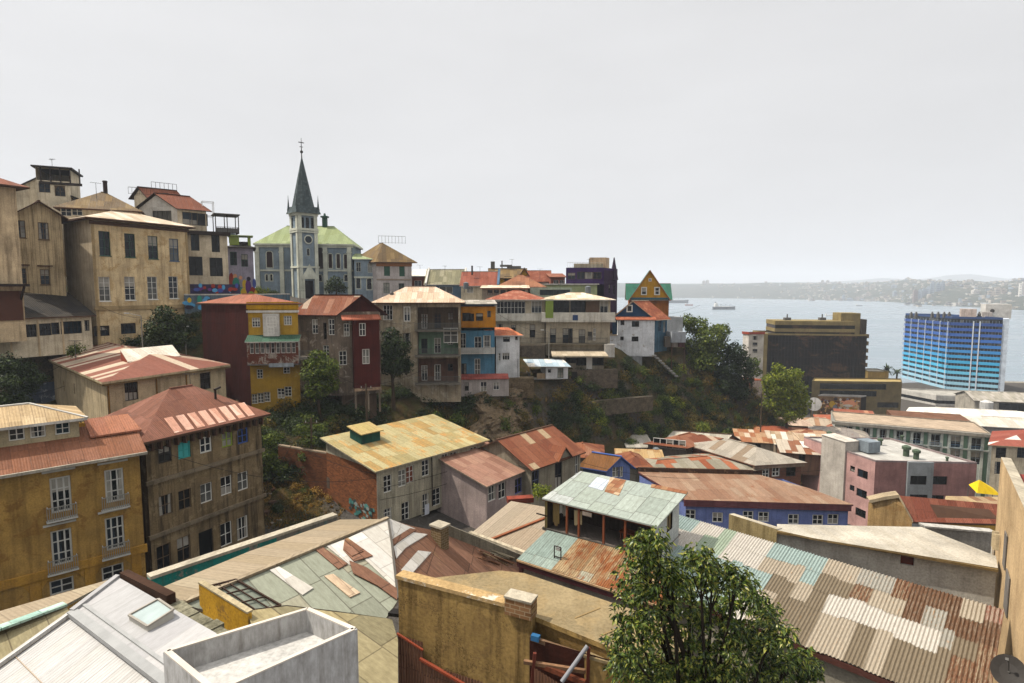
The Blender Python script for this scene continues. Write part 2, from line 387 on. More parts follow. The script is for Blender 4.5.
# ------------------------------------------------------------------ houses
class House:
    """a block on a parallelogram: corner C nearest us, wall CR running right, wall CL running left"""
    def __init__(s, name, label, cat, C, R_=None, L_=None, yaw=None, yl=None, zb=0., group=None, root=None):
        s.C = P(*C); z = s.z = s.C.z
        def end(e, yw):
            if isinstance(e, tuple):
                if yw is None: q = Pz(e[0], e[1], z); return Vector((q.x, q.y, z))
                q = yawv(yw); return s.C+q*to_px(q, s.C, e[0])
            return s.C+yawv(yw)*e
        s.Rr = end(R_, yaw)
        d = s.Rr-s.C; yr = math.degrees(math.atan2(d.y, d.x))
        if isinstance(L_, tuple) and len(L_) == 2 and L_[1] is not None and yl is None: s.L = end(L_, None)
        else: s.L = end(L_, yl if yl is not None else yr+90)
        s.u = (s.Rr-s.C).normalized(); s.w = (s.L-s.C).normalized(); s.lu = (s.Rr-s.C).length; s.lw = (s.L-s.C).length
        s.D = s.L+s.Rr-s.C; s.zb = zb
        s.root = root or thing(name, label, cat, (s.C+s.D)/2*1. - Z*((s.C.z)-zb), group)
        s.walls = MB(); s.done_faces = set()
    def face(s, k):
        return {'R': (s.C, s.Rr), 'L': (s.L, s.C), 'B': (s.Rr, s.D), 'K': (s.D, s.L)}[k]
    def on(s, k, px, py):
        A, B = s.face(k); d = (B-A).normalized(); n = Vector((d.y, -d.x, 0)); q = on_plane(px, py, A, n); return (q-A).dot(d), q.z
    def pt(s, a, b, z): return Vector((s.C.x, s.C.y, 0))+s.u*a+s.w*b+Z*z
    def face_pt(s, k, t, z, out=0.):
        A, B = s.face(k); d = (B-A).normalized(); n = Vector((d.y, -d.x, 0)); q = A+d*t+n*out; return Vector((q.x, q.y, z))
    def wall(s, k, m, wins=(), z0=None, z1=None, depth=.22, holes=(), rev=None, **dk):
        A, B = s.face(k); d = (B-A).normalized(); z0 = s.zb if z0 is None else z0; z1 = s.z if z1 is None else z1
        ops = []; s.done_faces.add(k)
        for wd in wins:
            px, py, w, h = wd[:4]; kw = dict(dk); kw.update(wd[4] if len(wd) > 4 else {})
            t, z = s.on(k, px, py); ops.append((t-w/2, t+w/2, z-h/2, z+h/2))
            q = A+d*t; add_window(s.root, (q.x, q.y, z), d, w-.012, h-.012, **kw)
        for (px, py, w, h) in holes:
            t, z = s.on(k, px, py); ops.append((t-w/2, t+w/2, z-h/2, z+h/2))
        s.walls.wall(A, B, z0, z1, ops, m, depth, rev)
        return s
    def rest(s, m):
        for k in 'RLBK':
            if k not in s.done_faces: A, B = s.face(k); s.walls.wall(A, B, s.zb, s.z, [], m)
        return s
    def corners(s, o):
        return [s.C-s.u*o-s.w*o, s.Rr+s.u*o-s.w*o, s.D+s.u*o+s.w*o, s.L-s.u*o+s.w*o]
    def hip(s, rise, o, m, t=.15, side=None, inset=None, axis=None, name='roof', drop=0.):
        c = [p-Z*drop for p in s.corners(o)]; b = MB(); lu, lw = s.lu+2*o, s.lw+2*o
        axis = axis or ('u' if lu >= lw else 'w'); ins = inset if inset is not None else min(lu, lw)/2
        if axis == 'u': r0 = (c[0]+c[3])/2+s.u*ins+Z*rise; r1 = (c[1]+c[2])/2-s.u*ins+Z*rise; fs = [(c[0], c[1], r1, r0), (c[1], c[2], r1), (c[2], c[3], r0, r1), (c[3], c[0], r0)]
        else: r0 = (c[0]+c[1])/2+s.w*ins+Z*rise; r1 = (c[3]+c[2])/2-s.w*ins+Z*rise; fs = [(c[0], c[1], r0), (c[1], c[2], r1, r0), (c[2], c[3], r1), (c[3], c[0], r0, r1)]
        b.fs = fs
        for f in fs: b.poly(f, m)
        lo = [p-Z*t for p in c]; b.poly(lo[::-1], side or m)
        for i in range(4): j = (i+1) % 4; b.poly((lo[i], lo[j], c[j], c[i]), side or m)
        # ridge and hip cappings
        cap = side or m
        b.beam(r0+Z*.03, r1+Z*.03, .22, .1, m)
        s.ridge = (r0, r1); s.rc = c
        s.roof_o = part(name, b, s.root); return s.roof_o
    def gable(s, rise, o, m, wallm, axis='u', t=.14, side=None, oe=None, name='roof'):
        """ridge along u (gables on L side wall and B) or along w (gables on R and K)"""
        oe = o if oe is None else oe; b = MB(); side = side or m
        if axis == 'u':
            A0, A1, B0, B1 = s.C, s.Rr, s.L, s.D; along, across = s.u, s.w; half = s.lw/2
        else:
            A0, A1, B0, B1 = s.C, s.L, s.Rr, s.D; along, across = s.w, s.u; half = s.lu/2
        k = rise/half; dz = Z*(o*k)
        e0 = A0-across*o-along*oe-dz; e1 = A1-across*o+along*oe-dz; f0 = B0+across*o-along*oe-dz; f1 = B1+across*o+along*oe-dz
        r0 = (A0+B0)/2-along*oe+Z*rise; r1 = (A1+B1)/2+along*oe+Z*rise
        up = Z*.02
        e0, e1, f0, f1, r0, r1 = [q+up for q in (e0, e1, f0, f1, r0, r1)]
        b.slab((e0, e1, r1, r0), t, m, side); b.slab((r0, r1, f1, f0), t, m, side)
        g0 = (A0+B0)/2+Z*rise; g1 = (A1+B1)/2+Z*rise; dn = Z*(t+.01)
        tri0 = (A0, B0, g0-dn) ; tri1 = (A1, B1, g1-dn)
        for tr in (tri0, tri1): s.walls.poly(tr, wallm)
        b.beam(r0+Z*.02, r1+Z*.02, .25, .1, side)
        s.ridge = (r0, r1); s.eaves = (e0, e1, f0, f1)
        s.roof_o = part(name, b, s.root); return s.roof_o
    def shed(s, rise, o, m, t=.14, side=None, high='K', name='roof'):
        c = s.corners(o); b = MB(); hi = {'K': (2, 3), 'B': (1, 2), 'L': (3, 0), 'R': (0, 1)}[high]
        c = [p+Z*(.02+(rise if i in hi else 0)) for i, p in enumerate(c)]
        b.slab(c, t, m, side); pc = [s.C, s.Rr, s.D, s.L]; z = [p+Z*(rise-.14 if i in hi else 0) for i, p in enumerate(pc)]
        for i in range(4):
            j = (i+1) % 4; q = [pc[i], pc[j], z[j], z[i]]
            if (z[i]-pc[i]).length+(z[j]-pc[j]).length > .02:
                pts = [pc[i], pc[j]]+([z[j]] if j in hi else [])+([z[i]] if i in hi else [])
                if len(pts) > 2: s.walls.poly(pts, s.walls.mats[0])
        s.roof_o = part(name, b, s.root); return s.roof_o
    def flat(s, par, m, pm, t=.2, name='roof'):
        b = MB(); c = [s.C, s.Rr, s.D, s.L]; i_ = s.corners(-t)
        b.poly([p+Z*.0 for p in i_], m)
        top = Z*par
        for i in range(4):
            j = (i+1) % 4
            b.poly((c[i]+top, c[j]+top, i_[j]+top, i_[i]+top), pm); b.poly((i_[i], i_[i]+top, i_[j]+top, i_[j]), pm)
            b.poly((c[i], c[j], c[j]+top, c[i]+top), pm)
        s.roof_o = part(name, b, s.root); return s.roof_o
    def band(s, name, k, z0, z1, out, m, t0=None, t1=None, label=None):
        A, B = s.face(k); d = (B-A).normalized(); n = Vector((d.y, -d.x, 0)); L = (B-A).length
        t0 = -out if t0 is None else t0; t1 = L+out if t1 is None else t1
        b = MB(); b.box(Vector((A.x, A.y, z0))+d*t0-n*.02, d*(t1-t0), n*(out+.02), Z*(z1-z0), m); return part(name, b, s.root, label)
    def bandp(s, name, k, px, py, hgt, out, m):
        t, z = s.on(k, px, py); return s.band(name, k, z-hgt/2, z+hgt/2, out, m)
    def add(s, name, mb, label=None): return part(name, mb, s.root, label)
    def end(s, name='wall'):
        s.wall_o = part(name, s.walls, s.root); return s.root
# ================================================================== SETTING
def smooth(t): t = max(0., min(1., t)); return t*t*(3-2*t)
def gp(px, py, Y): v = P(px, py, Y); return (v.x, v.y, v.z)
def gx(px, Y, z): return ((px-512)/FPX*Y, Y, z)
CTRL = [(-80, -10, 25), (-60, 15, 25), (-30, 5, 24), (0, -10, 24), (0, 15, 24), (40, -10, 20), (90, -10, 15), (200, -10, 10), (30, 25, 22), (-15, 32, 25), (-45, 30, 26),
 (-80, 40, 34), (-110, 0, 35), (-110, 60, 48), (-28, 42, 25.5), (-14, 42, 25.6), (0, 40, 24), (15, 45, 21.5), (40, 45, 17), (90, 45, 12), (200, 50, 8),
 gx(40, 52, 25), gx(120, 50, 24.6), gx(190, 50, 24.6), gx(250, 54, 24.8), gp(285, 506, 60), gp(268, 528, 57), gp(322, 492, 62), gx(380, 52, 26.2), gx(330, 50, 25.5), gx(480, 62, 25.3), gx(440, 54, 25.8), gx(540, 58, 24),
 gx(60, 66, 32), gx(20, 74, 37), gx(100, 76, 40), gx(160, 78, 42), gx(195, 84, 43.4), gx(90, 92, 44), gx(0, 95, 48),
 gx(220, 62, 28.5), gx(235, 68, 32), gx(212, 75, 36), gx(250, 74, 34.2), gx(290, 64, 31), gx(300, 72, 33.5), gx(200, 86, 46.6), gx(240, 88, 46.5),
 gx(300, 78, 36), gx(340, 79, 35.6), gx(385, 83, 34.8), gx(430, 86, 34.2), gx(480, 91, 34.8), gx(530, 96, 35.4), gx(580, 101, 36.2), gx(610, 112, 37.4), gx(640, 121, 37.6), gx(668, 126, 37.8), gx(695, 129, 37.2), gx(718, 130, 34.), gx(742, 129, 29.), gx(770, 127, 24), gx(795, 125, 20.5),
 gx(330, 68, 30.2), gx(400, 74, 28), gx(470, 80, 26.2), gx(540, 88, 24.8), gx(600, 95, 23.6), gx(650, 104, 22.2), gx(700, 113, 21.2), gx(750, 118, 20), gx(790, 118, 18.5),
 gx(600, 80, 21.5), gx(660, 90, 20.6), gx(720, 96, 19.), gx(770, 95, 17.5), gx(560, 70, 23.2), gx(680, 72, 18.8), gx(780, 72, 16.5), gx(870, 84, 13.3), gx(980, 84, 12.2), gx(830, 105, 14), gx(1010, 60, 14), gx(900, 55, 16),
 gx(300, 96, 44.5), gx(400, 98, 42), gx(500, 106, 39.5), gx(560, 108, 39), gx(600, 122, 40), gx(250, 112, 48.2), gx(300, 122, 48.3), gx(380, 120, 47.8), gx(460, 122, 46), gx(560, 126, 44.5), gx(640, 138, 41.5), gx(660, 150, 38),
 gx(100, 100, 58), gx(30, 100, 60), (-120, 120, 60), gx(200, 120, 53), gx(300, 170, 47), gx(450, 170, 42), gx(600, 180, 30), (-150, 200, 50), (-50, 230, 25), (20, 230, 12), (-150, 300, 5), (0, 280, -2),
 gx(740, 150, 16), gx(700, 160, 20), gx(820, 150, 9), gx(900, 130, 7.5), gx(1000, 115, 8), gx(800, 200, 5), gx(700, 215, 6), gx(900, 200, 4.2), gx(960, 220, 3.6), gx(1020, 260, 3), gx(900, 262, 3), gx(760, 250, 3.2),
 (300, 100, 5), (300, 200, 3.4), (360, 290, 2), (230, 300, 2.4), (150, 285, 2.2), (70, 290, 1), (-150, 330, -4), (0, 320, -4), (150, 322, -4), (360, 325, -4), (420, -10, 6), (420, 150, 4), (420, 330, -4)]
_cv = [Vector((c[0], c[1])) for c in CTRL]
_r = delaunay_2d_cdt(_cv, [], [], 0, 1e-4)
_tv = np.array([list(v) for v in _r[0]]); _tz = np.array([CTRL[o[0]][2] for o in _r[3]]); _tf = [f for f in _r[2]]
GX0, GX1, GY0, GY1, GS = -120., 420., -10., 328., 1.6
_nx = int((GX1-GX0)/GS)+1; _ny = int((GY1-GY0)/GS)+1
_X, _Y = np.meshgrid(GX0+np.arange(_nx)*GS, GY0+np.arange(_ny)*GS); GZ = np.full(_X.shape, np.nan)
for f in _tf:
    a, b, c = _tv[f[0]], _tv[f[1]], _tv[f[2]]; den = (b[1]-c[1])*(a[0]-c[0])+(c[0]-b[0])*(a[1]-c[1])
    if abs(den) < 1e-9: continue
    i0 = max(0, int((min(a[0], b[0], c[0])-GX0)/GS)); i1 = min(_nx, int((max(a[0], b[0], c[0])-GX0)/GS)+2)
    j0 = max(0, int((min(a[1], b[1], c[1])-GY0)/GS)); j1 = min(_ny, int((max(a[1], b[1], c[1])-GY0)/GS)+2)
    if i1 <= i0 or j1 <= j0: continue
    X = _X[j0:j1, i0:i1]; Y = _Y[j0:j1, i0:i1]
    w0 = ((b[1]-c[1])*(X-c[0])+(c[0]-b[0])*(Y-c[1]))/den; w1 = ((c[1]-a[1])*(X-c[0])+(a[0]-c[0])*(Y-c[1]))/den; w2 = 1-w0-w1
    ins = (w0 > -1e-6) & (w1 > -1e-6) & (w2 > -1e-6)
    zz = w0*_tz[f[0]]+w1*_tz[f[1]]+w2*_tz[f[2]]; S = GZ[j0:j1, i0:i1]; S[ins] = zz[ins]
GZ = np.where(np.isnan(GZ), -4, GZ)
for _ in range(2):
    p = np.pad(GZ, 1, mode='edge'); GZ = (p[:-2, 1:-1]+p[2:, 1:-1]+p[1:-1, :-2]+p[1:-1, 2:]+2*p[1:-1, 1:-1])/6
_gy, _gxx = np.gradient(GZ, GS); _sl = np.sqrt(_gy**2+_gxx**2)
for j in range(_ny):
    for i in range(_nx):
        s_ = min(1., _sl[j, i]/.8)
        if s_ > .15 and GY0+j*GS < 200:
            q = Vector((_X[j, i]*.16, _Y[j, i]*.16, GZ[j, i]*.16)); GZ[j, i] += s_*(mnoise.fractal(q, .9, 2.1, 4)*2.0+mnoise.noise(q*3.5)*.5)
def ground_z(x, y):
    fx = min(max((x-GX0)/GS, 0), _nx-1.001); fy = min(max((y-GY0)/GS, 0), _ny-1.001); i, j = int(fx), int(fy); a, b = fx-i, fy-j
    return float((GZ[j, i]*(1-a)+GZ[j, i+1]*a)*(1-b)+(GZ[j+1, i]*(1-a)+GZ[j+1, i+1]*a)*b)
def ground_hit(px, py, y0=30, y1=260):
    d = ray(px, py); y = y0
    while y < y1:
        q = CAMP+d*(y/d.y)
        if ground_z(q.x, q.y) >= q.z: return q
        y += .5
    return None
def ground_material():
    t = NT('hillside_earth'); tc = t.n('ShaderNodeTexCoord'); o = tc.outputs['Object']; g = t.n('ShaderNodeNewGeometry')
    sx = t.n('ShaderNodeSeparateXYZ'); t.l(g.outputs['Normal'], sx.inputs[0])
    n1 = t.noise(o, .12, 7, .7, .5); n2 = t.noise(o, .9, 6, .75); n3 = t.noise(o, 4, 4, .7)
    soil = t.ramp(n1, [(.3, c4('#1e1b12')), (.45, c4('#3a2f1d')), (.58, c4('#544328')), (.75, c4('#2c281a'))])
    green = t.ramp(n2, [(.3, c4('#15180c')), (.55, c4('#2b2f16')), (.75, c4('#4b3f20'))])
    base = t.mix(t.lohi(n2, .42, .6), soil, green)
    rk = t.ramp(t.noise(t.scale(o, (.5, .5, .16)), 1, 8, .75, .6), [(.3, c4('#2b2723')), (.55, c4('#57504a')), (.75, c4('#7b7268'))])
    base = t.mix(t.math('MULTIPLY', t.lohi(sx.outputs[2], .68, .5), t.lohi(n1, .4, .56)), base, rk)
    road = t.mix(n2, '#3b3835', '#57524c')
    base = t.mix(t.lohi(sx.outputs[2], .94, .985), base, road)
    t.col(t.mix(.5, base, t.ramp(n3, [(.3, (.35, .35, .35)), (.7, (1.2, 1.2, 1.2))]), 'MULTIPLY')); t.rough(.95); t.spec(.03); t.bump(t.math('ADD', n2, n3), .8, .35); return t.m
me = bpy.data.meshes.new('ground')
vs = np.stack([_X, _Y, GZ], -1).reshape(-1, 3); ii = np.arange(_nx*_ny).reshape(_ny, _nx)
fs = np.stack([ii[:-1, :-1], ii[:-1, 1:], ii[1:, 1:], ii[1:, :-1]], -1).reshape(-1, 4)
me.from_pydata(vs.tolist(), [], fs.tolist()); me.materials.append(ground_material()); me.polygons.foreach_set('use_smooth', [True]*len(me.polygons)); me.update()
ground = obj('ground', me); ground['kind'] = 'structure'
# sea
def sea_material():
    t = NT('sea_water'); tc = t.n('ShaderNodeTexCoord'); o = tc.outputs['Object']
    n = t.noise(t.scale(o, (.02, .05, 1)), 1, 5, .6); n2 = t.noise(t.scale(o, (.0016, .006, 1)), 1, 4, .6)
    t.col(t.mix(n2, '#55646e', '#68757d')); t.rough(t.ramp(n2, [(.35, (.2,)*3), (.65, (.38,)*3)])); t.spec(.5); t.bump(n, .12, .4); return t.m
b = MB(); sm = sea_material()
xs = [-9000, -1500, 0, 200, 500, 1000, 2500, 9500]; ys = [200, 400, 900, 2000, 4500, 9400]
for i in range(len(xs)-1):
    for j in range(len(ys)-1): b.poly(((xs[i], ys[j], 0), (xs[i+1], ys[j], 0), (xs[i+1], ys[j+1], 0), (xs[i], ys[j+1], 0)), sm)
structure('sea', b)
# far shore of the bay
def interp(x, tab):
    for (a, va), (c, vc) in zip(tab, tab[1:]):
        if x <= c: return va+(vc-va)*max(0, (x-a)/(c-a))
    return tab[-1][1]
SHORE = [(300, 4400), (560, 4100), (690, 3650), (760, 3300), (860, 2650), (895, 2350), (925, 1950), (960, 1750), (1000, 1520), (1030, 1400), (1150, 1150), (1500, 900)]
CREST = [(300, 285.5), (690, 286), (720, 285.5), (760, 285.2), (790, 286), (850, 286), (870, 285), (900, 283.5), (940, 284), (985, 284.5), (1024, 284), (1500, 270)]
def far_material():
    t = NT('far_hills'); tc = t.n('ShaderNodeTexCoord'); o = tc.outputs['Object']; n = t.noise(o, .012, 7, .75); n2 = t.noise(o, .05, 4, .8)
    t.col(t.mix(t.lohi(n2, .62, .66), t.ramp(n, [(.35, c4('#1c241c')), (.5, c4('#2c3228')), (.65, c4('#433f34'))]), '#77716a')); t.rough(.95); return t.m
def land(name, cols, shore, crest, span, back, amp, m, seed):
    v = []; f = []; N = 26
    for i, px in enumerate(cols):
        ys_ = shore(px); az = (px-512)/FPX; top = crest(px)
        for k in range(N):
            q = k/(N-1); Y = ys_+span*q**1.4; zt = (HC+(290-top)*(ys_+span*.62**1.4)/FPX)*1.2
            h = zt*smooth(q/.62) if q < .62 else zt*(1-.5*smooth((q-.62)/.38)); h = max(h, 0)
            nn = mnoise.fractal(Vector((az*9+seed, Y*.0022, seed)), .9, 2.1, 5)*amp*min(1, q*6)*(1-.55*(q > .5))
            z = -3 if k == 0 else max(1.0+q*2, h*(1+.18*nn)+nn*4)
            v.append((az*Y, Y, z))
    for i in range(len(cols)-1):
        for k in range(N-1): a = i*N+k; f.append((a, a+N, a+N+1, a+1))
    me = bpy.data.meshes.new(name); me.from_pydata(v, [], f); me.materials.append(m); me.polygons.foreach_set('use_smooth', [True]*len(f)); me.update()
    o = obj(name, me); o['kind'] = 'structure'; return v, N
FM = far_material()
cols = [300+i*6 for i in range(170)]  # photo columns the shore spans
far_v, far_n = land('far_shore_hills', cols, lambda p: interp(p, SHORE), lambda p: interp(p, CREST)-1.3*mnoise.fractal(Vector((p*.013, 3, 1)), 1, 2, 4), 1700, 0, 1., FM, 2.)
CR2 = [(600, 286), (820, 284), (860, 282.5), (880, 281), (905, 282), (925, 281), (945, 278.5), (968, 277.5), (985, 279), (1005, 281), (1024, 281), (1100, 277), (1400, 276)]
land('distant_mountains', [600+i*8 for i in range(100)], lambda p: 6800-1.2*(p-600), lambda p: interp(p, CR2), 1900, 0, .7, FM, 9.)
def far_ground(px, Y):
    i = min(max(int((px-300)/6), 0), len(cols)-2); ys_ = interp(px, SHORE); q = max(0, (Y-ys_)/1700)**(1/1.4); k = min(int(q*(far_n-1)), far_n-2)
    return min(far_v[i*far_n+k][2], far_v[(i+1)*far_n+k][2], far_v[i*far_n+k+1][2])
# haze
b = MB(); b.box((-5200, -40, -8), (15200, 0, 0), (0, 9500, 0), (0, 0, 330), None)
me = b.mesh('haze'); hz = obj('haze', me); hz['kind'] = 'stuff'
hm = bpy.data.materials.new('haze'); hm.use_nodes = True; hm.node_tree.nodes.clear()
pv = hm.node_tree.nodes.new('ShaderNodeVolumePrincipled'); ho = hm.node_tree.nodes.new('ShaderNodeOutputMaterial')
pv.inputs['Color'].default_value = (.84, .91, 1., 1); pv.inputs['Density'].default_value = .00019; pv.inputs['Anisotropy'].default_value = 0.
hm.node_tree.links.new(pv.outputs[0], ho.inputs['Volume']); me.materials.clear(); me.materials.append(hm)
# towns and towers across the bay
cream = [plaster(c, amt=.15) for c in ('#b9b0a2', '#a69c90', '#c4bfb6', '#9a8f86', '#8d9aa6')]
def far_tower(px, Y, w, h, m, label, group, wm=None, steps=1):
    x = (px-512)/FPX*Y; g = far_ground(px, Y)-3; bb = MB(); wm = wm or flat('#4a4d52', .4)
    bb.cbox((x, Y, g), w, w*.8, h, m, yaw=-20+rng.uniform(-15, 15))
    bb.cbox((x, Y, g+h), w*.4, w*.35, h*.07+2, m, yaw=-20)
    for k in range(max(2, int(h/7))): bb.cbox((x, Y, g+4+k*7), w*1.01, w*.815, 2.2, wm, yaw=-20)
    return single('distant_tower', bb, label, 'apartment block', group, (x, Y, g))
r2 = random.Random(11)
for i in range(34): far_tower(r2.uniform(800, 908), r2.uniform(2650, 3400) if i % 2 else r2.uniform(2500, 2800), r2.uniform(12, 24), r2.uniform(8, 30), r2.choice(cream), 'pale hazy block on the low shore behind the anchored ships', 'blocks on the far shore of the bay')
for i in range(46): far_tower(r2.uniform(905, 1024), r2.uniform(1750, 2500), r2.uniform(8, 18), r2.uniform(5, 14), r2.choice(cream), 'small pale block on the headland above the blue tower', 'blocks on the headland')
for px, h in ((703, 60), (706.5, 70)): far_tower(px, 4300, 20, h*.5, cream[3], 'faint tower alone on the far hill over the grey freighter', 'towers on the far hill')
for px in (821, 826, 834, 838): far_tower(px, 3900, 18, 24, cream[3], 'faint tower on the far ridge over the black glass building', 'towers on the far ridge')
for k, px in enumerate((918.5, 922.5, 926.5, 930.5, 936, 940.5)): far_tower(px, 2150, 12, 40-3*(k % 3), cream[4], 'bluish high-rise of the cluster on the headland', 'bluish cluster of high-rises', flat('#41566a', .4))
far_tower(914, 2150, 13, 46, plaster('#7d6a66', amt=.1), 'brownish high-rise at the end of the bluish cluster', 'apartment block')
far_tower(974, 1950, 20, 26, cream[2], 'broad cream block on the headland behind the white penthouse', 'apartment block')
for px, w, h in ((989, 15, 24), (996, 16, 26), (1002, 12, 22)): far_tower(px, 1850, w, h, cream[1], 'grey-beige block in the row beyond the penthouse of the blue tower', 'row of grey-beige blocks')
far_tower(1021, 1700, 16, 44, plaster('#d3cfc8', amt=.1), 'tallest white tower on the headland at the picture edge', 'apartment block')
bb = MB(); wmat = plaster('#d9d6d0', amt=.05); x = (757-512)/FPX*3900; bb.cbox((x, 3700, 22), 60, 40, 16, wmat); bb.cbox((x-55, 3690, 20), 30, 20, 8, wmat)
single('white_hall', bb, 'white flat hall shining alone on the far hillside', 'building')
b = MB(); r3 = random.Random(5)
for _ in range(750):
    px = r3.uniform(800, 1060) if r3.random() < .75 else r3.uniform(700, 900); ys_ = interp(px, SHORE); Y = ys_+r3.uniform(15, 900)**1.0; x = (px-512)/FPX*Y; g = far_ground(px, Y)-2; w_ = r3.uniform(6, 15); b.cbox((x, Y, g), w_, w_*.8, r3.uniform(5, 12), r3.choice(cream), r3.uniform(0, 90))
o = obj('far_town', b.mesh('far_town')); o['kind'] = 'stuff'
# ships
def ship(px, py, L, hullc, label, head=1, bulk=False):
    p = Pz(px, py, 0); n = 'cargo_ship'
    root = thing(n, label, 'ship', p); H = L*.12; W = L*.16
    b = MB(); hm_ = paint(hullc, .6); N = 12; secs = []
    for i in range(N+1):
        q = i/N; wv = W/2*min(1, (1-q)*3.2)**.6 if q > .6 else W/2*min(1, .6+q*3); zt = H*(1+.45*max(0, (q-.75)*4)**2*.5)
        secs.append([(p.x+head*(q-.5)*L, p.y-wv, p.z-.5), (p.x+head*(q-.5)*L, p.y-wv, p.z+zt), (p.x+head*(q-.5)*L, p.y+wv, p.z+zt), (p.x+head*(q-.5)*L, p.y+wv, p.z-.5)])
    for i in range(N):
        for j in range(3): b.poly((secs[i][j], secs[i+1][j], secs[i+1][j+1], secs[i][j+1]), hm_)
    b.poly(secs[0], hm_); part('hull', b, root)
    wh = paint('#cfccc6', .5); b = MB(); x0 = p.x-head*L*.36
    b.cbox((x0, p.y, p.z+H), L*.13, W*.8, L*.12, wh); b.cbox((x0, p.y, p.z+H+L*.12), L*.09, W*.9, L*.05, wh); b.cbox((x0-head*L*.03, p.y, p.z+H+L*.17), L*.03, W*.3, L*.04, hm_); part('bridge', b, root)
    b = MB()
    for q in (-.15, .05, .25): b.beam((p.x+head*q*L, p.y, p.z+H), (p.x+head*q*L, p.y, p.z+H+L*.12), L*.01, L*.01, hm_); b.beam((p.x+head*q*L, p.y, p.z+H+L*.1), (p.x+head*(q+.13)*L, p.y, p.z+H+L*.06), L*.008, L*.008, hm_)
    part('crane', b, root)
    b = MB()
    for q in (-.2, 0, .2): b.cbox((p.x+head*q*L, p.y, p.z+H), L*.14, W*.6, L*.018, wh)
    part('hatch', b, root); return root
ship(724, 309.5, 58, '#3f4348', 'grey freighter with white bridge anchored in open water')
ship(677, 303, 88, '#4a5058', 'long low grey ship partly hidden by the green-roofed gable house', 1)
ship(689, 305.5, 26, '#8a3f35', 'small red-hulled ship beside the long grey one')
ship(829, 316, 16, '#d6d4cf', 'small white launch on the water near the black glass building')
ship(859, 306, 20, '#8a8f94', 'pale grey boat far out beneath the wooded headland')
# ================================================================== HOUSES ON THE HILL (left, far)
def railing(mb, pts, h, m, step=.5, r=.03):
    for a, b_ in zip(pts, pts[1:]):
        a, b_ = Vector(a), Vector(b_); d = b_-a; n = max(1, int(d.length/step))
        mb.beam(a+Z*h, b_+Z*h, .06, .06, m); mb.beam(a+Z*.12, b_+Z*.12, .04, .04, m)
        for k in range(n+1): q = a+d*k/n; mb.box(q-Vector((r/2, r/2, 0)), (r, 0, 0), (0, r, 0), (0, 0, h), m)
OCH = plaster('#c4ad8a', '#3a2c1c', .55); BEI = plaster('#a8987c', '#4a3a26', .55); CRM = plaster('#cbbda2', '#54432e', .4); WHI = plaster('#bdb9b0', '#6b6256', .3)
BOARD = plaster('#b8a480', '#3a2c1c', .55, boards=.45); GREYB = plaster('#6f675c', '#2f2a24', .6, boards=.3)
DARK = flat('#1b1816', .7); DW = paint('#2a211c', .7); BRW = paint('#4a3426', .8); DG = paint('#55534f', .7)
RED_T = tin([('#764632', 3), ('#6f4230', 3), ('#7d503c', 2)], (.9, 2.2), .3, .18)
PALE_T = tin([('#b4a48e', 3), ('#a5947c', 2), ('#c4b7a4', 2)], (1., 2.6), .3, .12, ('#8a6a4c', '#a5855f'), .3, .2)
BRN_T = tin([('#6a5636', 2), ('#5d4c34', 2), ('#766240', 1)], (.9, 2.), .3, .3, ('#54402a', '#6a4c2c'), .4)
RUST_T = tin([('#6a3c26', 3), ('#764830', 3), ('#805a44', 1), ('#5f3422', 2)], (.9, 2.2), .25, .45)
GREY_T = tin([('#8a8579', 3), ('#7c776c', 2), ('#9a948a', 2)], (1., 2.4), .25, .2)
WHITE_T = tin([('#c9c4ba', 3), ('#bbb5aa', 2), ('#d3cfc7', 2)], (1.1, 3.), .2, .05, ('#8a7058', '#9a8870'), .3, .25)
BLK_T = tin([('#2c2823', 3), ('#35302a', 2), ('#242220', 2)], (.9, 2.), .25, .12, ('#5d4a36', '#3a3028'), .5)
W_BR = paint('#5b4a36', .7); W_GN = paint('#2d4a3c', .6); W_DK = paint('#29241f', .6); W_BL = paint('#34506a', .6)
# small tall house on the hilltop
h = House('hilltop_house', 'tall narrow cream house, highest on the hill, dark loggia under its flat roof', 'house', (35, 165.5, 100), ('x', ) if 0 else (69, None), 7., yaw=25, zb=58)
h.wall('R', CRM, [(44.5, 188, 1.6, 1.5), (60, 191, 1.5, 1.8, dict(arch=True))], holes=[(53, 174.5, 5.6, 2.1)], depth=1.0, cols=2, rows=2, fm=W_BR)
h.wall('L', CRM).rest(CRM)
b = MB(); b.slab([q+Z*.02 for q in h.corners(.5)], .25, DW); h.add('roof', b)
b = MB()
for k in range(5): q = h.face_pt('R', .6+k*1.35, h.z-2.6); b.box(q, h.u*.18, -h.w*.15, Z*2.5, DW)
b.box(h.face_pt('R', .4, h.z-3.0, .05), h.u*6., -h.w*.1, Z*.45, DW); h.add('loggia_post', b)
b = MB(); q = h.L; b.poly((q, q-h.u*7-Z*4.5+h.w*0, q-h.u*7-Z*12, q-Z*12), CRM); b.slab((q+Z*.1-h.w*.4, q-h.u*7.5-Z*4.6-h.w*.4, q-h.u*7.5-Z*4.6+h.w*6, q+Z*.1+h.w*6), .2, DW); h.add('side_wing', b)
b = MB(); q = h.Rr-Z*4.6; b.slab((q-h.w*.3, q+h.u*5-Z*2-h.w*.3, q+h.u*5-Z*2+h.w*6, q+h.w*6), .3, BLK_T); b.box(q-Z*6, h.u*4.8, h.w*6, Z*4.2, CRM); h.add('lean_to', b)
h.end()
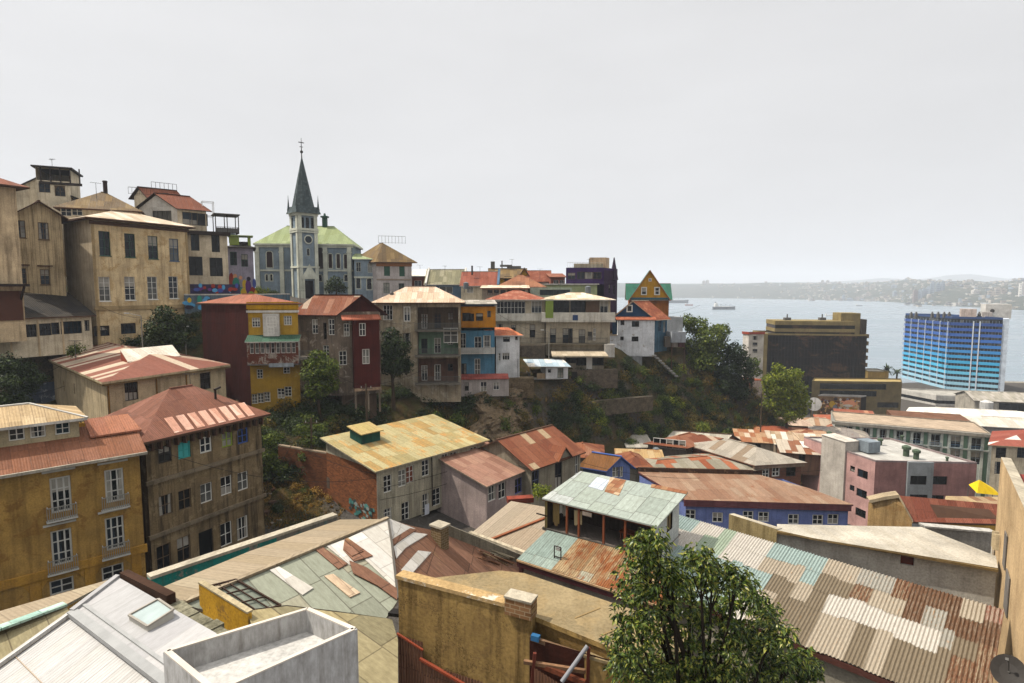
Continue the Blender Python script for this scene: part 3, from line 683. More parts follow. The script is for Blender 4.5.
# hip roof house behind the big beige one
h = House('hip_roof_house', 'cream house under a brown pyramid-like roof behind the big beige block', 'house', (60, 207.5, 86), (138, None), 9., yaw=28, zb=52)
h.wall('R', CRM, [(66, 208.5+3, 1.3, 1.3), (77, 208+3, 1.3, 1.3)], cols=2, rows=2).rest(CRM); h.hip(3.2, .7, BRN_T, side=BRW)
b = MB(); q = h.ridge[1]+Z*-.3; b.tube(q, q+Z*1.9, .3, .3, DW); b.tube(q+Z*1.9, q+Z*2.1, .4, .3, DW); h.add('chimney', b)
b = MB(); q = h.ridge[1]+h.u*3; railing(b, (q, q+h.u*3.5), 1.1, DW); h.add('railing', b); h.end()
# slice of a house at the left picture edge
h = House('edge_house', 'tan plaster house cut by the picture border, red eave and a dark bracketed balcony', 'house', (-40, 180, 64), (15.5, None), 8., yaw=60, zb=44)
h.wall('R', OCH).rest(OCH); h.hip(1.6, 1., RED_T, side=BRW)
b = MB(); q = h.face_pt('R', h.lu-3, 50.4); n_ = Vector((h.u.y, -h.u.x, 0)); b.box(q, h.u*3.2, n_*1.3, Z*.3, DW)
for k in (.3, 2.7): b.beam(q+h.u*k+n_*1.2, q+h.u*k-Z*1.6, .18, .2, DW)
h.add('balcony', b); b = MB(); b.box(h.face_pt('R', h.lu-2.6, 46.5, .02), h.u*2.4, n_*.12, Z*3.4, paint('#4a2a1c')); h.add('door', b); h.end()
# gabled boarded house
h = House('gabled_house', 'beige boarded gable house with slim shuttered windows, joined to the big beige block', 'house', (16, 212, 75), (61, None), 10., yaw=46, zb=44)
h.wall('R', BOARD, [(20.5, 229, 1.0, 2.2), (43.5, 231, 1.1, 2.2), (21.5, 276, 1.0, 2.0), (45, 277, 1.0, 2.0)], cols=2, rows=3, fm=W_BR, sill=True).rest(BOARD)
h.gable(1.6, .7, PALE_T, BOARD, axis='w', side=BRW)
b = MB()
for px, py in ((21.5, 265.5), (45, 266.5)): t, z = h.on('R', px, py); b.box(h.face_pt('R', t-.8, z, 0), h.u*1.6, Vector((h.u.y, -h.u.x, 0))*.3, Z*.15, BRW)
h.add('window_hood', b); h.end()
# big beige block
h = House('beige_block', 'big weathered beige block with tall windows in two rows and low arches at its foot', 'apartment house', (90, 217.5, 78), (187, None), 9., yaw=61, yl=146, zb=40)
bw = [dict(pane=pane_mat(0)), {}, dict(fm=W_BL), dict(fm=W_BL)]
up = [(104.7, 243.5), (130, 245.5), (153, 247.5), (174, 250)]; dn = [(104.7, 289), (130, 288.5), (152.5, 288), (173.5, 287.5)]
PL = plaster('#d0b88e', '#5a442a', .5, peel='#ac9268', peel_amt=.45)
h.wall('R', PL, [(a, b_, 1.4, 3.3, dict(fm=(W_GN if i < 3 else W_BL), cols=2, rows=3, sill=True)) for i, (a, b_) in enumerate(up)]+[(a, b_, 1.4, 3.3, dict(cols=2, rows=4, sill=True)) for a, b_ in dn]+[(102, 331, 1.9, 1.4, dict(arch=True, fm=W_DK, cols=4, rows=2)), (128.5, 328.5, 2.0, 1.5, dict(arch=True, fm=W_DK, cols=4, rows=2))])
h.wall('L', plaster('#b8a88e', '#54462f', .45)).rest(PL); h.hip(1.7, .9, PALE_T, side=BRW, t=.22)
h.bandp('string_course', 'R', 130, 307.5, .55, .18, plaster('#a58e66', '#4a3a26', .4)); h.bandp('cornice', 'R', 130, 225.5, .5, .15, BRW)
for t in (.05, h.lu-.35): b = MB(); b.box(h.face_pt('R', t, 40, .06), h.u*.3, h.w*.05, Z*(h.z-40.3), plaster('#a58e66', '#4a3a26', .4)); h.add('corner_pilaster', b)
h.end()
# annex with black roof
h = House('annex_house', 'low cream annex under a sagging black roof, propped over a dark stone wall', 'house', (8, 318.5, 68), (91, None), 6.2, yaw=63, yl=150, zb=41.9)
h.wall('R', CRM, [(26, 331, 2.2, 1.55, dict(cols=5)), (45.5, 329.5, 1.3, 1.5), (55.5, 328.5, .9, 1.5), (71.5, 327.5, 2.4, 1.6, dict(cols=5)), (87, 325.5, .6, 1.4, dict(cols=1))], cols=3, rows=2, fm=W_DK).rest(CRM)
h.shed(3.0, .45, BLK_T, side=BRW, high='K')
for t in (0., 2.8, 5.4): b = MB(); b.box(h.face_pt('R', t, h.zb, .05), h.u*.2, h.w*.04, Z*(h.z-h.zb-.3), OCH); h.add('corner_board', b)
h.end()
sb = MB(); a = P(2, 395, 68.5); c = P(92, 360, 77); n_ = (c-a); n_.z = 0; n_.normalize(); nn = Vector((n_.y, -n_.x, 0))
sb.wall((a.x, a.y), (c.x, c.y), 32., 41.9, [], rock('#6b5d4a', '#2c251e')); sb.box((a.x, a.y, 32.), n_*(c-a).length, -nn*2., Z*9.85, rock('#6b5d4a', '#2c251e'))
sb.wall((a.x+nn.x*.03+n_.x*1., a.y+nn.y*.03+n_.y*1.), (a.x+nn.x*.03+n_.x*8.5, a.y+nn.y*.03+n_.y*8.5), 34, 38.4, [], plaster('#4a5260', '#1f2937', .9, peel='#8a8e92', peel_amt=.3))
single('retaining_wall', sb, 'dark stone retaining wall under the black-roofed annex, sprayed blue and white below', 'wall', None, (a.x, a.y, 33.))
# cream corner building with roof terrace
h = House('corner_building', 'cream corner building with dark cornice, roof terrace pergola and red-roofed gable wing', 'apartment house', (176, 231.5, 92), (227, None), 9., yaw=33, zb=46.5)
CRB = plaster('#c8b99e', '#5a4a36', .4)
h.wall('R', CRB, [(195, 241.5, 1.2, 2.9), (215.6, 242.8, 1.2, 3.0), (195.6, 266, 2.0, 3.0), (216.3, 267, 1.9, 3.0)], cols=2, rows=2, fm=W_DK, pane=pane_mat(4)).rest(CRB); h.flat(.15, DG, DG)
h.band('cornice', 'R', h.z-.35, h.z+.25, .45, DW)
g_ = House('', '', '', (177, 206.8, 95), (206, None), (139, None), yaw=42, yl=172, zb=59, root=h.root)
g_.wall('L', WHI, [(162, 217, 3.4, 2.0, dict(cols=4, rows=1, fm=W_DK))]).wall('R', CRB, [(190, 218.5, 2.2, 2.0, dict(fm=W_DK, cols=2, rows=1)), (200, 219.5, 2.4, 2.0, dict(fm=W_DK, cols=2, rows=1))]).rest(CRB)
g_.gable(2.2, .5, RED_T, WHI, axis='u', side=DW, name='upper_roof'); g_.end('upper_wall')
g_ = House('', '', '', (148, 195.5, 104), (181, None), (134, None), yaw=42, yl=172, zb=62, root=h.root)
g_.rest(CRM); g_.gable(1.5, .5, RED_T, CRM, axis='u', side=DW, name='back_roof')
b = MB(); q = g_.ridge[1]-Z*.4; railing(b, (q-g_.u*4, q), 1.5, DW, .6, .05); g_.add('railing', b); g_.end('back_wall')
b = MB(); q = h.pt(5.6, .3, h.z+.15); 
for i in (0, 1.7, 3.4):
    for j in (0, 3.4): b.box(q+h.u*i+h.w*j, h.u*.13, h.w*.13, Z*3.1, DW)
b.slab([q+Z*3.15+h.u*x+h.w*y for x, y in ((-.2, -.2), (3.7, -.2), (3.7, 3.8), (-.2, 3.8))], .16, DG); railing(b, (q+Vector((0, 0, 0)), q+h.u*3.5, q+h.u*3.5+h.w*3.5), 1.0, DW, .25); b.box(q+h.u*.1+Z*.1, h.u*3.3, h.w*.06, Z*.75, DG); h.add('pergola', b)
b = MB(); q = h.pt(4.2, 4.5, h.z+3.2); wf = paint('#c4c4c2')
for x in (0, 1.7):
    for y in (0, 1.7): b.box(q+h.u*x+h.w*y, h.u*.1, h.w*.1, Z*2.4, wf)
for zz in (0, 2.35):
    for x in (0, 1.7): b.box(q+h.u*x+Z*zz, h.u*.09, h.w*1.8, Z*.09, wf); b.box(q+h.w*x+Z*zz, h.u*1.8, h.w*.09, Z*.09, wf)
b.box(q-h.u*2.4, h.u*2.3, h.w*2, Z*1.3, CRM); h.add('rooftop_frame', b)
h.end()
# lavender house with mural
h = House('mural_house', 'pale lavender house with a many-coloured mural of dancing figures below green roof room', 'house', (227, 247, 104), (253, None), 8., yaw=22, yl=115, zb=48)
LAV = plaster('#9a93a0', '#4d4a55', .35)
h.wall('R', LAV, [(233.5, 258.5, 1.1, 2.4), (244.5, 260.5, 1.1, 2.2)], cols=2, rows=2, fm=W_GN).rest(LAV); h.hip(.9, .5, BLK_T, side=DW)
b = MB(); q = h.pt(.4, .8, h.z+.2); b.box(q, h.u*1.6, h.w*3, Z*2., paint('#7c8a3c')); b.box(q+h.u*3., h.u*.5, h.w*3, Z*2., paint('#7c8a3c')); b.slab([q+Z*2+h.u*x+h.w*y for x, y in ((-.3, -.3), (3.9, -.3), (3.9, 3.3), (-.3, 3.3))], .15, paint('#8a9a5a')); b.box(q+h.u*1.6+h.w*.4, h.u*1.4, h.w*.2, Z*.9, DW); h.add('roof_room', b)
b = MB(); mm = random.Random(5); t0 = .2
n_ = Vector((h.u.y, -h.u.x, 0))
def blob(mb, A, d, s, z, rx, rz, m, out, n=9, ph=0):
    n_ = Vector((d.y, -d.x, 0)); mb.poly([A+d*(s+rx*math.cos(2*math.pi*k/n+ph))+n_*out+Z*(z-A.z+rz*math.sin(2*math.pi*k/n+ph)) for k in range(n)], m)
MURC = [paint(c, .8) for c in ('#8a2f24', '#c2a12c', '#2f7d6c', '#3c4a8a', '#c46a2a', '#5a2c6a', '#c98f6a', '#2c2430', '#4c8ab0', '#7c9a3c')]
A_ = h.C.copy()
for k, (s, z, rx, rz, c) in enumerate([(.5, 51.4, .5, 1.7, 0), (1.1, 52.4, .35, .5, 6), (1.2, 51, .6, 1.3, 2), (1.6, 49.6, .9, 1.1, 2), (.6, 49.4, .6, .9, 4), (2.4, 49.5, .5, .9, 1), (2.6, 51, .4, .9, 1), (3.2, 50.6, .5, 1.3, 5), (3.3, 52, .35, .4, 7), (3.9, 49.6, .5, 1., 0), (4.2, 51.2, .3, .9, 3), (3.6, 49.2, .5, .6, 9), (2., 52.2, .3, .35, 6), (4.4, 49.3, .3, .7, 1)]):
    blob(b, A_, h.u, s*1.0, z, rx, rz, MURC[c], .02+.003*k)
h.add('mural', b); h.end()
# graffiti wall below the street
def strip_wall(name, pts, z0, z1, th, m, label, cat='wall', cap=None, group=None):
    b = MB()
    for a, c in zip(pts, pts[1:]):
        a, c = Vector((a[0], a[1], 0)), Vector((c[0], c[1], 0)); d = (c-a).normalized(); n = Vector((d.y, -d.x, 0))
        b.box(a-n*th+Z*z0, (c-a), n*th, Z*(z1-z0), m)
        if cap: b.box(a-n*(th+.06)+Z*z1, (c-a), n*(th+.12), Z*.18, cap)
    return single(name, b, label, cat, group, (pts[0][0], pts[0][1], z0)), b
p0, p1, p2 = P(184, 292, 88), P(248, 292, 93), P(290, 296, 104)
sw, _ = strip_wall('street_wall', [p0, p1, p2], 45.5, 49.2, .4, plaster('#5d6a72', '#2a3238', .6, peel='#48606e', peel_amt=.6), 'long terrace wall painted blue with murals below the hill street', cap=WHI)
b = MB(); d = Vector(((p1-p0).x, (p1-p0).y, 0)).normalized(); A_ = Vector((p0.x, p0.y, 47))
for k in range(26):
    blob(b, A_, d, mm.uniform(.3, 9.8), mm.uniform(46.2, 48.6), mm.uniform(.25, .7), mm.uniform(.25, .7), MURC[mm.choice((8, 8, 3, 2, 1, 7, 8))], .02+.003*k)
part('mural', b, sw)
b = MB(); A_ = Vector((p0.x, p0.y, 49))+Vector((d.y, -d.x, 0))*-1.2
b.box(A_+Z*.4, d*8., Vector((-d.y, d.x, 0))*.25, Z*1.5, plaster('#3b3450', '#1a1824', .5))
for k in range(22): blob(b, A_, d, mm.uniform(.4, 7.6), mm.uniform(49.7, 50.7), mm.uniform(.2, .5), mm.uniform(.2, .45), MURC[mm.choice((3, 5, 5, 7, 8, 0))], .02+.003*k)
single('painted_street_parapet', b, 'low purple and black painted parapet along the hill street before the cream corner building', 'wall')
# ------------------------------------------------------------------ the church
CW = plaster('#7d8b94', '#545c5f', .35); TR = plaster('#c4c5b4', '#77786a', .25); CL = plaster('#5f6a68', '#454e4c', .3)
GRN = tin([('#7f8a62', 3), ('#869068', 2), ('#788258', 2)], (1.1, 3.5), .3, .02, ('#6a7848', '#8b9a68'), .2, .25)
SLT = tin([('#3a4648', 2), ('#445052', 2), ('#343e40', 1)], (.5, .5), .3, .04, ('#4c5a60', '#3c4a50'), .4, .5, corr=False)
YC = 130
h = House('church', 'grey-blue church with cream trim, green roof and a slate spire topped by a cross', 'church', (256, 243.5, YC), (352, None), 13., yaw=6, zb=46.5)
wv = dict(arch=True, am=CW, fm=TR, fw=.22, cols=1, rows=1, pane=pane_mat(0))
dk = flat('#2b1d1a', .4)
h.wall('R', CW, [(269.4, 259.5, 1.7, 4.0, dict(wv, pane=dk)), (266.6, 277.5, .9, 1.8, wv), (271.2, 277.5, .9, 1.8, wv), (320, 258, 1.7, 5.2, dict(wv, pane=dk)), (330.2, 261, 1.2, 3.6, dict(wv, pane=dk)), (338.2, 261, 1.2, 3.6, dict(wv, pane=dk)), (345.7, 261.5, 1.2, 3.6, dict(wv, pane=dk)), (320, 278, 1.2, 1.8, wv), (346, 278, 1.2, 1.8, wv)], depth=.4).rest(CW)
h.hip(4.6, .5, GRN, side=TR, inset=5.5, t=.35)
h.band('string_course', 'R', h.z-6.1, h.z-5.7, .15, TR); h.band('base_wall', 'R', 46.5, 48., .1, CL); h.band('cornice', 'R', h.z-.8, h.z-.37, .25, TR)
for px in (257.5, 282, 325.5, 349.5):
    t, z = h.on('R', px, 260); b = MB(); n_ = Vector((h.u.y, -h.u.x, 0)); b.box(h.face_pt('R', t-.45, 46.5, 0), h.u*.9, n_*.5, Z*(h.z-47.2), TR); b.box(h.face_pt('R', t-.55, h.z-2, 0), h.u*1.1, n_*.6, Z*.3, TR); h.add('buttress', b)
for a, c in ((.26, 3.2), (.80, 3.2)):
    q = h.ridge[0].lerp(h.ridge[1], a)-Z*.2; b = MB(); b.cbox(q, 1.0, .9, 2.2, W_GN); b.cbox(q+Z*2.2, 1.6, 1.4, .35, W_GN); b.tube(q+Z*2.5, q+Z*3.2, .35, .2, W_GN); h.add('roof_ventilator', b)
tw = h  # tower in front
n_ = Vector((h.u.y, -h.u.x, 0))
tC = P(299, 260, YC-4.5); ty = 44; tu, tv = yawv(ty), yawv(ty+90); tC.z = 46.5
wR = to_px(tu, P(299, 260, YC-4.5), 318); wD = wR*.85; zt = HC+(290-214)*(YC-4.5)/FPX; zm = HC+(290-231)*(YC-4.5)/FPX
A, B_, D_, E_ = tC, tC+tu*wR, tC+tu*wR+tv*wD, tC+tv*wD
b = MB(); X2 = lambda v: (v.x, v.y)
zz = lambda py: HC+(290-py)*(YC-4.5)/FPX
c1 = wR/2
ops = [(c1+o-.38, c1+o+.38, zz(229.5), zz(218)) for o in (-1.15, 0, 1.15)]+[(c1-.35, c1+.35, zz(256), zz(248.5))]+[(c1-1.0, c1+1.0, 46.6, zz(280.5))]
b.wall(X2(A), X2(B_), 46.5, zt, ops, CW, .35); b.wall(X2(E_), X2(A), 46.5, zt, [(wD/2+o-.38, wD/2+o+.38, zz(229.5), zz(218)) for o in (-1., .9)], CW, .35); b.wall(X2(B_), X2(D_), 46.5, zt, [], CW); b.wall(X2(D_), X2(E_), 46.5, zt, [], CW)
h.add('tower', b)
for o in (-1.15, 0, 1.15): q = A+tu*(c1+o); add_window(h.root, (q.x, q.y, zz(223.7)), tu, .8, zz(218)-zz(229.5), 1, 5, W_DK, .08, pane_mat(4), arch=True, name='louvre')
for o in (-1., .9): q = E_-tv*(wD/2+o); add_window(h.root, (q.x, q.y, zz(223.7)), -tv, .8, zz(218)-zz(229.5), 1, 5, W_DK, .08, pane_mat(4), arch=True, name='louvre')
q = A+tu*c1; add_window(h.root, (q.x, q.y, (zz(256)+zz(248.5))/2), tu, .7, zz(248.5)-zz(256), 1, 1, TR, .1, pane_mat(0), arch=True)
b = MB(); b.box(q-tu*1.+tv*.2+Z*.1, tu*2., tv*.1, Z*(zz(280.5)-46.6), flat('#1d1a1c')); h.add('door', b)
b = MB(); nt = Vector((tu.y, -tu.x, 0))
for s in (0, wR-.75): b.box(A+tu*s, tu*.75, nt*.22, Z*(zt-46.5), TR)
for s in (0, wD-.75): b.box(E_-tv*s, -tv*.75, -tu*.22, Z*(zt-46.5), TR)
for zc, hh in ((zt-.5, .9), (zm, .5), (zz(268), .4), (zz(233), .3)): b.box(A+Z*(zc-A.z)-tu*.3+nt*.3, tu*(wR+.5), -nt*.25, Z*hh, TR); b.box(A+Z*(zc-A.z)-tu*.3+nt*.05, -tu*.02+tu*.3, tv*(wD+.2), Z*hh, TR)
b.poly([A+tu*(c1-2)+nt*.35+Z*(zz(279)-46.5), A+tu*(c1+2)+nt*.35+Z*(zz(279)-46.5), A+tu*c1+nt*.35+Z*(zz(264)-46.5)], TR)
for s in (-1.5, 1.15): b.box(A+tu*(c1+s), tu*.35, nt*.4, Z*(zz(279)-46.5), TR)
h.add('tower_trim', b)
b = MB(); cc = A+tu*c1+nt*.25+Z*(zz(239.7)-46.5)
b.poly([cc+tu*.75*math.cos(k*math.pi/8)+Z*.75*math.sin(k*math.pi/8) for k in range(16)], flat('#2a3036')); b.poly([cc-nt*.02+tu*.98*math.cos(k*math.pi/8)+Z*.98*math.sin(k*math.pi/8) for k in range(16)], TR); h.add('clock', b)
b = MB(); ctr = (A+D_)/2; ctr.z = 0; tip = ctr+Z*zz(156); ov = .7
base = [A-tu*ov-tv*ov, B_+tu*ov-tv*ov, D_+tu*ov+tv*ov, E_-tu*ov+tv*ov]; base = [Vector((p.x, p.y, zt)) for p in base]
mid = [Vector((ctr.x+(p.x-ctr.x)*.78, ctr.y+(p.y-ctr.y)*.78, zt+1.5)) for p in base]
oct1 = []
for i in range(4):
    p, q_ = mid[i], mid[(i+1) % 4]; oct1 += [p.lerp(q_, .28), p.lerp(q_, .72)]
for i in range(4): b.poly((base[i], base[(i+1) % 4], mid[(i+1) % 4], mid[i]), SLT)
for i in range(4): b.poly((mid[i], mid[(i+1) % 4], mid[(i+1) % 4]*.9+ctr*.1+Z*(zt+1.7)*.1, mid[i]*.9+ctr*.1+Z*(zt+1.7)*.1), SLT)
for i in range(8):
    o0 = Vector((oct1[i].x, oct1[i].y, zt+1.2)); o1 = Vector((oct1[(i+1) % 8].x, oct1[(i+1) % 8].y, zt+1.2)); b.poly((o0, o1, tip), SLT)
b.poly(base[::-1], TR); h.add('spire', b)
for p in base:
    b = MB(); q = Vector((ctr.x+(p.x-ctr.x)*.84, ctr.y+(p.y-ctr.y)*.84, zt+.1)); b.cbox(q, .45, .45, 1.0, SLT, ty); b.tube(q+Z*1.0, q+Z*3.4, .26, .05, SLT, 6); b.tube(q+Z*3.3, q+Z*3.9, .06, .03, SLT, 6); h.add('pinnacle', b)
b = MB(); b.tube(tip-Z*1.2, tip+Z*3.6, .14, .05, DW, 6); b.tube(tip+Z*.5, tip+Z*.9, .32, .32, DW, 8); b.box(tip+Z*2.6-tu*.6, tu*1.2, tv*.12, Z*.16, DW); b.box(tip+Z*1.7-tu*.35, tu*.7, tv*.12, Z*.12, DW); h.add('cross', b)
h.end()
h = House('church_annex', 'small grey annex with green lean-to roof and arched windows beside the church', 'house', (354, 259, YC-1), (376.5, None), 7., yaw=14, zb=46.5)
h.wall('R', CW, [(358.5, 267, 1.0, 2.1, dict(rows=2)), (370, 268, 1.0, 2.1, dict(rows=2)), (358.3, 283, 1.3, 2.8, wv), (369.3, 284, 1.4, 2.8, wv)], fm=TR).rest(CW); h.shed(1.6, .4, GRN, side=TR); h.band('string_course', 'R', h.z-4.2, h.z-3.8, .12, TR); h.end()
h = House('hip_roof_house', 'pinkish white house with green shutters under a brown hip roof beside the church', 'house', (376.5, 262, 129), (411.5, None), 9., yaw=16, yl=140, zb=46.5)
LW = plaster('#b5aca6', '#6f655f', .35); GS_ = paint('#2f5040', .7)
h.wall('R', LW, [(387, 270, 1.3, 2.6, dict(pane=GS_, fm=GS_)), (402, 270.5, 1.2, 2.6, dict(pane=GS_, fm=GS_)), (386.5, 288, 1.3, 2.3, dict(fm=GS_)), (401.5, 288.5, 1.2, 2.3, dict(fm=GS_))]).rest(LW)
h.hip(4.4, .8, BRN_T, side=BRW); h.band('cornice', 'R', h.z-.9, h.z-.15, .1, paint('#8a5a34')); h.bandp('string_course', 'R', 390, 279.5, .3, .08, paint('#8a7a6a'))
b = MB(); q = h.ridge[0]; railing(b, (q-h.u*1, q+h.u*5), 1.6, DW, .7, .05); h.add('roof_railing', b); h.end()
# ================================================================== SMALL ROOFS ALONG THE SKYLINE
def simple(name, label, cat, C, px, dep, yaw, zb, m, roof, rm, wins=(), rise=1.5, o=.4, yl=None, axis=None, side=None, **kw):
    h = House(name, label, cat, C, (px, None) if isinstance(px, (int, float)) and px > 0 else -px, dep, yaw=yaw, yl=yl, zb=zb)
    h.wall('R', m, wins, **kw).rest(m)
    if roof == 'hip': h.hip(rise, o, rm, side=side, axis=axis)
    elif roof == 'gable': h.gable(rise, o, rm, m, axis=axis or 'u', side=side)
    elif roof == 'shed': h.shed(rise, o, rm, side=side)
    elif roof == 'flat': h.flat(.3, rm, m)
    return h
BLU = plaster('#51687c', '#2c3a48', .5); YEL = plaster('#a88328', '#5a4216', .4)
h = simple('skyline_house', 'brown house with pale flat tin roofs right of the pinkish hip-roofed house', 'house', (411, 276, 134), 433, 8, 3, 42, plaster('#7a4a36', '#3a2418', .4), 'shed', WHITE_T, [(418, 284, 1.6, 1.5)], 1.8); h.end()
h = simple('skyline_house', 'blue-walled house under a grey-green gable roof with raised end walls', 'house', (425, 283.5, 128), 463, 8, -2, 42, BLU, 'gable', tin([('#77735a', 2), ('#6a6750', 2), ('#827d66', 1)], (.9, 2.), .3, .15), [(432, 289, 1.6, 1.3), (446, 290, 3., 1.4)], 3.2, .3, side=WHI)
for e in (h.C, h.Rr): b = MB(); b.slab((e-h.w*.5+Z*.1, e+h.w*4+Z*3.6, e+h.w*4+Z*3.6+h.u*.4, e-h.w*.5+Z*.1+h.u*.4), .6, WHI); h.add('end_parapet', b)
h.end()
h = simple('skyline_house', 'house with an even brick-red roof slope between grey gable and yellow attic', 'house', (461, 285, 126), 497, 8, -2, 42, CRM, 'gable', tin([('#77402f', 2), ('#7d4534', 2), ('#703c2d', 1)], (.9, 2.4), .3, .05), [(470, 290, 1.4, 1.3)], 3., .3, side=WHI)
b = MB()
for e in (h.Rr,): b.slab((e-h.w*.5+Z*.1, e+h.w*4+Z*3.6, e+h.w*4+Z*3.6+h.u*.5, e-h.w*.5+Z*.1+h.u*.5), .7, BLU)
q = h.ridge[0].lerp(h.ridge[1], .3)-h.w*2-Z*.8; b.tube(q, q+Z*2, .2, .2, DW, 6); h.add('end_parapet', b); h.end()
h = simple('attic_house', 'yellow attic house with roof gear and a small dormer behind the red slopes', 'house', (490, 277, 142), 526, 8, 2, 42, YEL, 'gable', BRN_T, [(508, 279, 1.8, 1.3), (518, 279, 1.3, 1.5)], 2.2, .5, fm=W_DK)
b = MB(); q = h.ridge[0]+Z*.1; b.cbox(q+h.u*1.2, 1., 1., 1.6, DG); b.cbox(q+h.u*4.5+Z*.3, 3., .8, .5, DG); b.cbox(q+h.u*3.5, .3, .3, 1.8, DG); b.cbox(q+h.u*6.5, 3.5, .6, .5, DG); h.add('roof_gear', b)
b = MB(); c = h.Rr; b.poly((c-h.u*1.6-h.w*.2+Z*0, c+h.u*.6-h.w*.2, c-h.u*.4-h.w*.2+Z*2.), YEL); b.slab((c-h.u*1.9-h.w*.6-Z*.1, c-h.u*.4-h.w*.6+Z*2.3, c-h.u*.4+h.w*4+Z*2.3, c-h.u*1.9+h.w*4-Z*.1), .2, BRW); b.slab((c-h.u*.4-h.w*.6+Z*2.3, c+h.u*1-h.w*.6-Z*.1, c+h.u*1+h.w*4-Z*.1, c-h.u*.4+h.w*4+Z*2.3), .2, BRW); h.add('dormer', b); h.end()
h = simple('skyline_house', 'house with a broad brownish hip roof just below the yellow attic', 'house', (497, 287, 120), 545, 9, 0, 40, CRM, 'hip', tin([('#7a5038', 3), ('#84583e', 2), ('#6f4a34', 1)], (.9, 2), .3, .2), [], 2.6); h.end()
h = simple('skyline_house', 'house with plain salmon tiled roof just before the purple building', 'house', (524, 281, 140), 551, 8, 0, 42, WHI, 'gable', tiles('#77422f', '#6e3d2d', '#8a5c48'), [], 2.6, .3); h.end()
h = simple('skyline_house', 'little stepped red and white house squeezed against the purple building', 'house', (551, 277, 136), 565, 6, 4, 42, plaster('#8a5648', '#4a2c24', .4), 'shed', RED_T, [(556, 283, 1.2, 1.4), (562, 283, 1., 1.4)], 1.); h.end()
h = simple('low_house', 'low house with red eave line and long dull window band behind the tiled terrace row', 'house', (482, 288, 113), 528, 7, 0, 40, plaster('#8e8574', '#4c4438', .4), 'shed', PALE_T, [(490+i*6.5, 292.5, 1., 1.) for i in range(6)], .6, side=RED_T, fm=W_DK); h.end()
h = simple('low_house', 'low pale green flat house with strip windows below the purple building', 'house', (530, 289, 114), 572, 6, 0, 40, plaster('#8d9a8c', '#55605a', .4), 'flat', GREY_T, [(548, 292.5, 3.2, 1.1), (562, 292.5, 3.2, 1.1)], fm=W_DK, cols=4, rows=1); h.end()
# purple building
PUR = plaster('#3d2856', '#22182e', .4); LIM = plaster('#98a077', '#6b6f55', .35)
h = House('purple_building', 'purple building with cream roof terrace and pale green lower wall', 'apartment house', (604, 270, 124), (617.5, None), (566, None), yaw=62, yl=178, zb=41)
h.wall('L', PUR, [(571.5, 276, 1.6, 1.4), (581, 275.5, 1.7, 1.6), (589, 275.5, 1.9, 1.5), (597, 275.5, 1.9, 1.5)], z0=51.2, cols=2, rows=1, fm=W_BR); h.wall('R', plaster('#332138', '#1c121e', .5), [(609.5, 289, 1.0, 2.0), (614, 290, 1., 2.)], fm=W_DK).rest(PUR); h.flat(.5, GREY_T, PUR)
n_ = Vector((-h.w.y, h.w.x, 0)); n_ = n_ if n_.y < 0 else -n_
b = MB(); a_, c_ = h.L-h.w*-4.5, h.C+h.w*1.5; a_ = h.L+h.w*4.6; b.box(Vector((c_.x, c_.y, 41)), a_-c_, n_*.9, Z*10.1, LIM); b.box(Vector((c_.x, c_.y, 51.1))-h.w*.4, (a_-c_)*1.03, n_*1.2, Z*.25, WHI); h.add('green_lower_wall', b)
b = MB(); b.box(h.C+Z*.5+h.w*.6+h.u*.5, h.w*6., h.u*3, Z*.9, plaster('#b0a68c')); railing(b, (h.C+Z*.5+h.w*.3, h.L+Z*.5-h.w*.3), 1.1, WHI, .5); b.cbox(h.C+Z*.5+h.w*3.5+h.u*2, .8, .8, 2., DG); h.add('roof_terrace', b)
b = MB(); q = h.C+h.u*1.2+Z*.4; b.box(q, h.u*2.2, h.w*3.5, Z*2.3, plaster('#c0a88a')); h.add('stair_house', b)
b = MB(); q = h.pt(h.lu-2.2, .1, h.z-2.); b.tube(q, q+Z*5., 1.0, .1, paint('#2a1c30'), 8); h.add('corner_turret', b); h.end()
# green roofed yellow gable house
ORG = plaster('#9a5a1c', '#54300f', .45); YG = plaster('#b8871c', '#6a4c12', .35); TEAL = tin([('#22503f', 2), ('#275747', 2), ('#1f483a', 1)], (1., 2.5), .3, .05, ('#2c5446', '#3f6a5a'), .3, .3)
h = House('gable_house', 'ochre-yellow gable house with turquoise roof wings and small white windows, last before the sea', 'house', (629, 297.5, 140), (669, None), 10., yaw=0, yl=80, zb=40)
h.wall('R', ORG).rest(ORG); h.gable(3.4, .8, TEAL, ORG, axis='u', side=WHI)
q = h.C+h.u*(h.lu*.51)-h.w*1.0; hw, ht = 4.5, 6.3
b = MB(); b.poly((q-h.u*hw, q+h.u*hw, q+Z*ht), YG); n_ = Vector((h.u.y, -h.u.x, 0)); b.box(q-h.u*hw+Z*-.35, h.u*2*hw, h.w*.8, Z*.33, paint('#2c5a6a'))
h.add('front_gable', b)
b = MB(); ba = h.w*5.5
for s in (-1, 1): b.slab((q+h.u*s*(hw+.5)-Z*.6-h.w*.4, q+Z*(ht+.25)-h.w*.4, q+Z*(ht+.25)+ba, q+h.u*s*(hw+.5)-Z*.6+ba), .22, TEAL if s > 0 else TEAL, paint('#a35a3a'))
h.add('gable_roof', b)
for px in (643, 656):
    t, z = h.on('R', px, 291); c = h.face_pt('R', t, z, 1.0); add_window(h.root, c, h.u, 1.35, 1.9, 1, 2, WHITE(), .2, inset=-.1)
c = q+Z*4.2; add_window(h.root, c, h.u, .7, .7, 2, 2, WHITE(), .1, inset=-.1)
h.end()
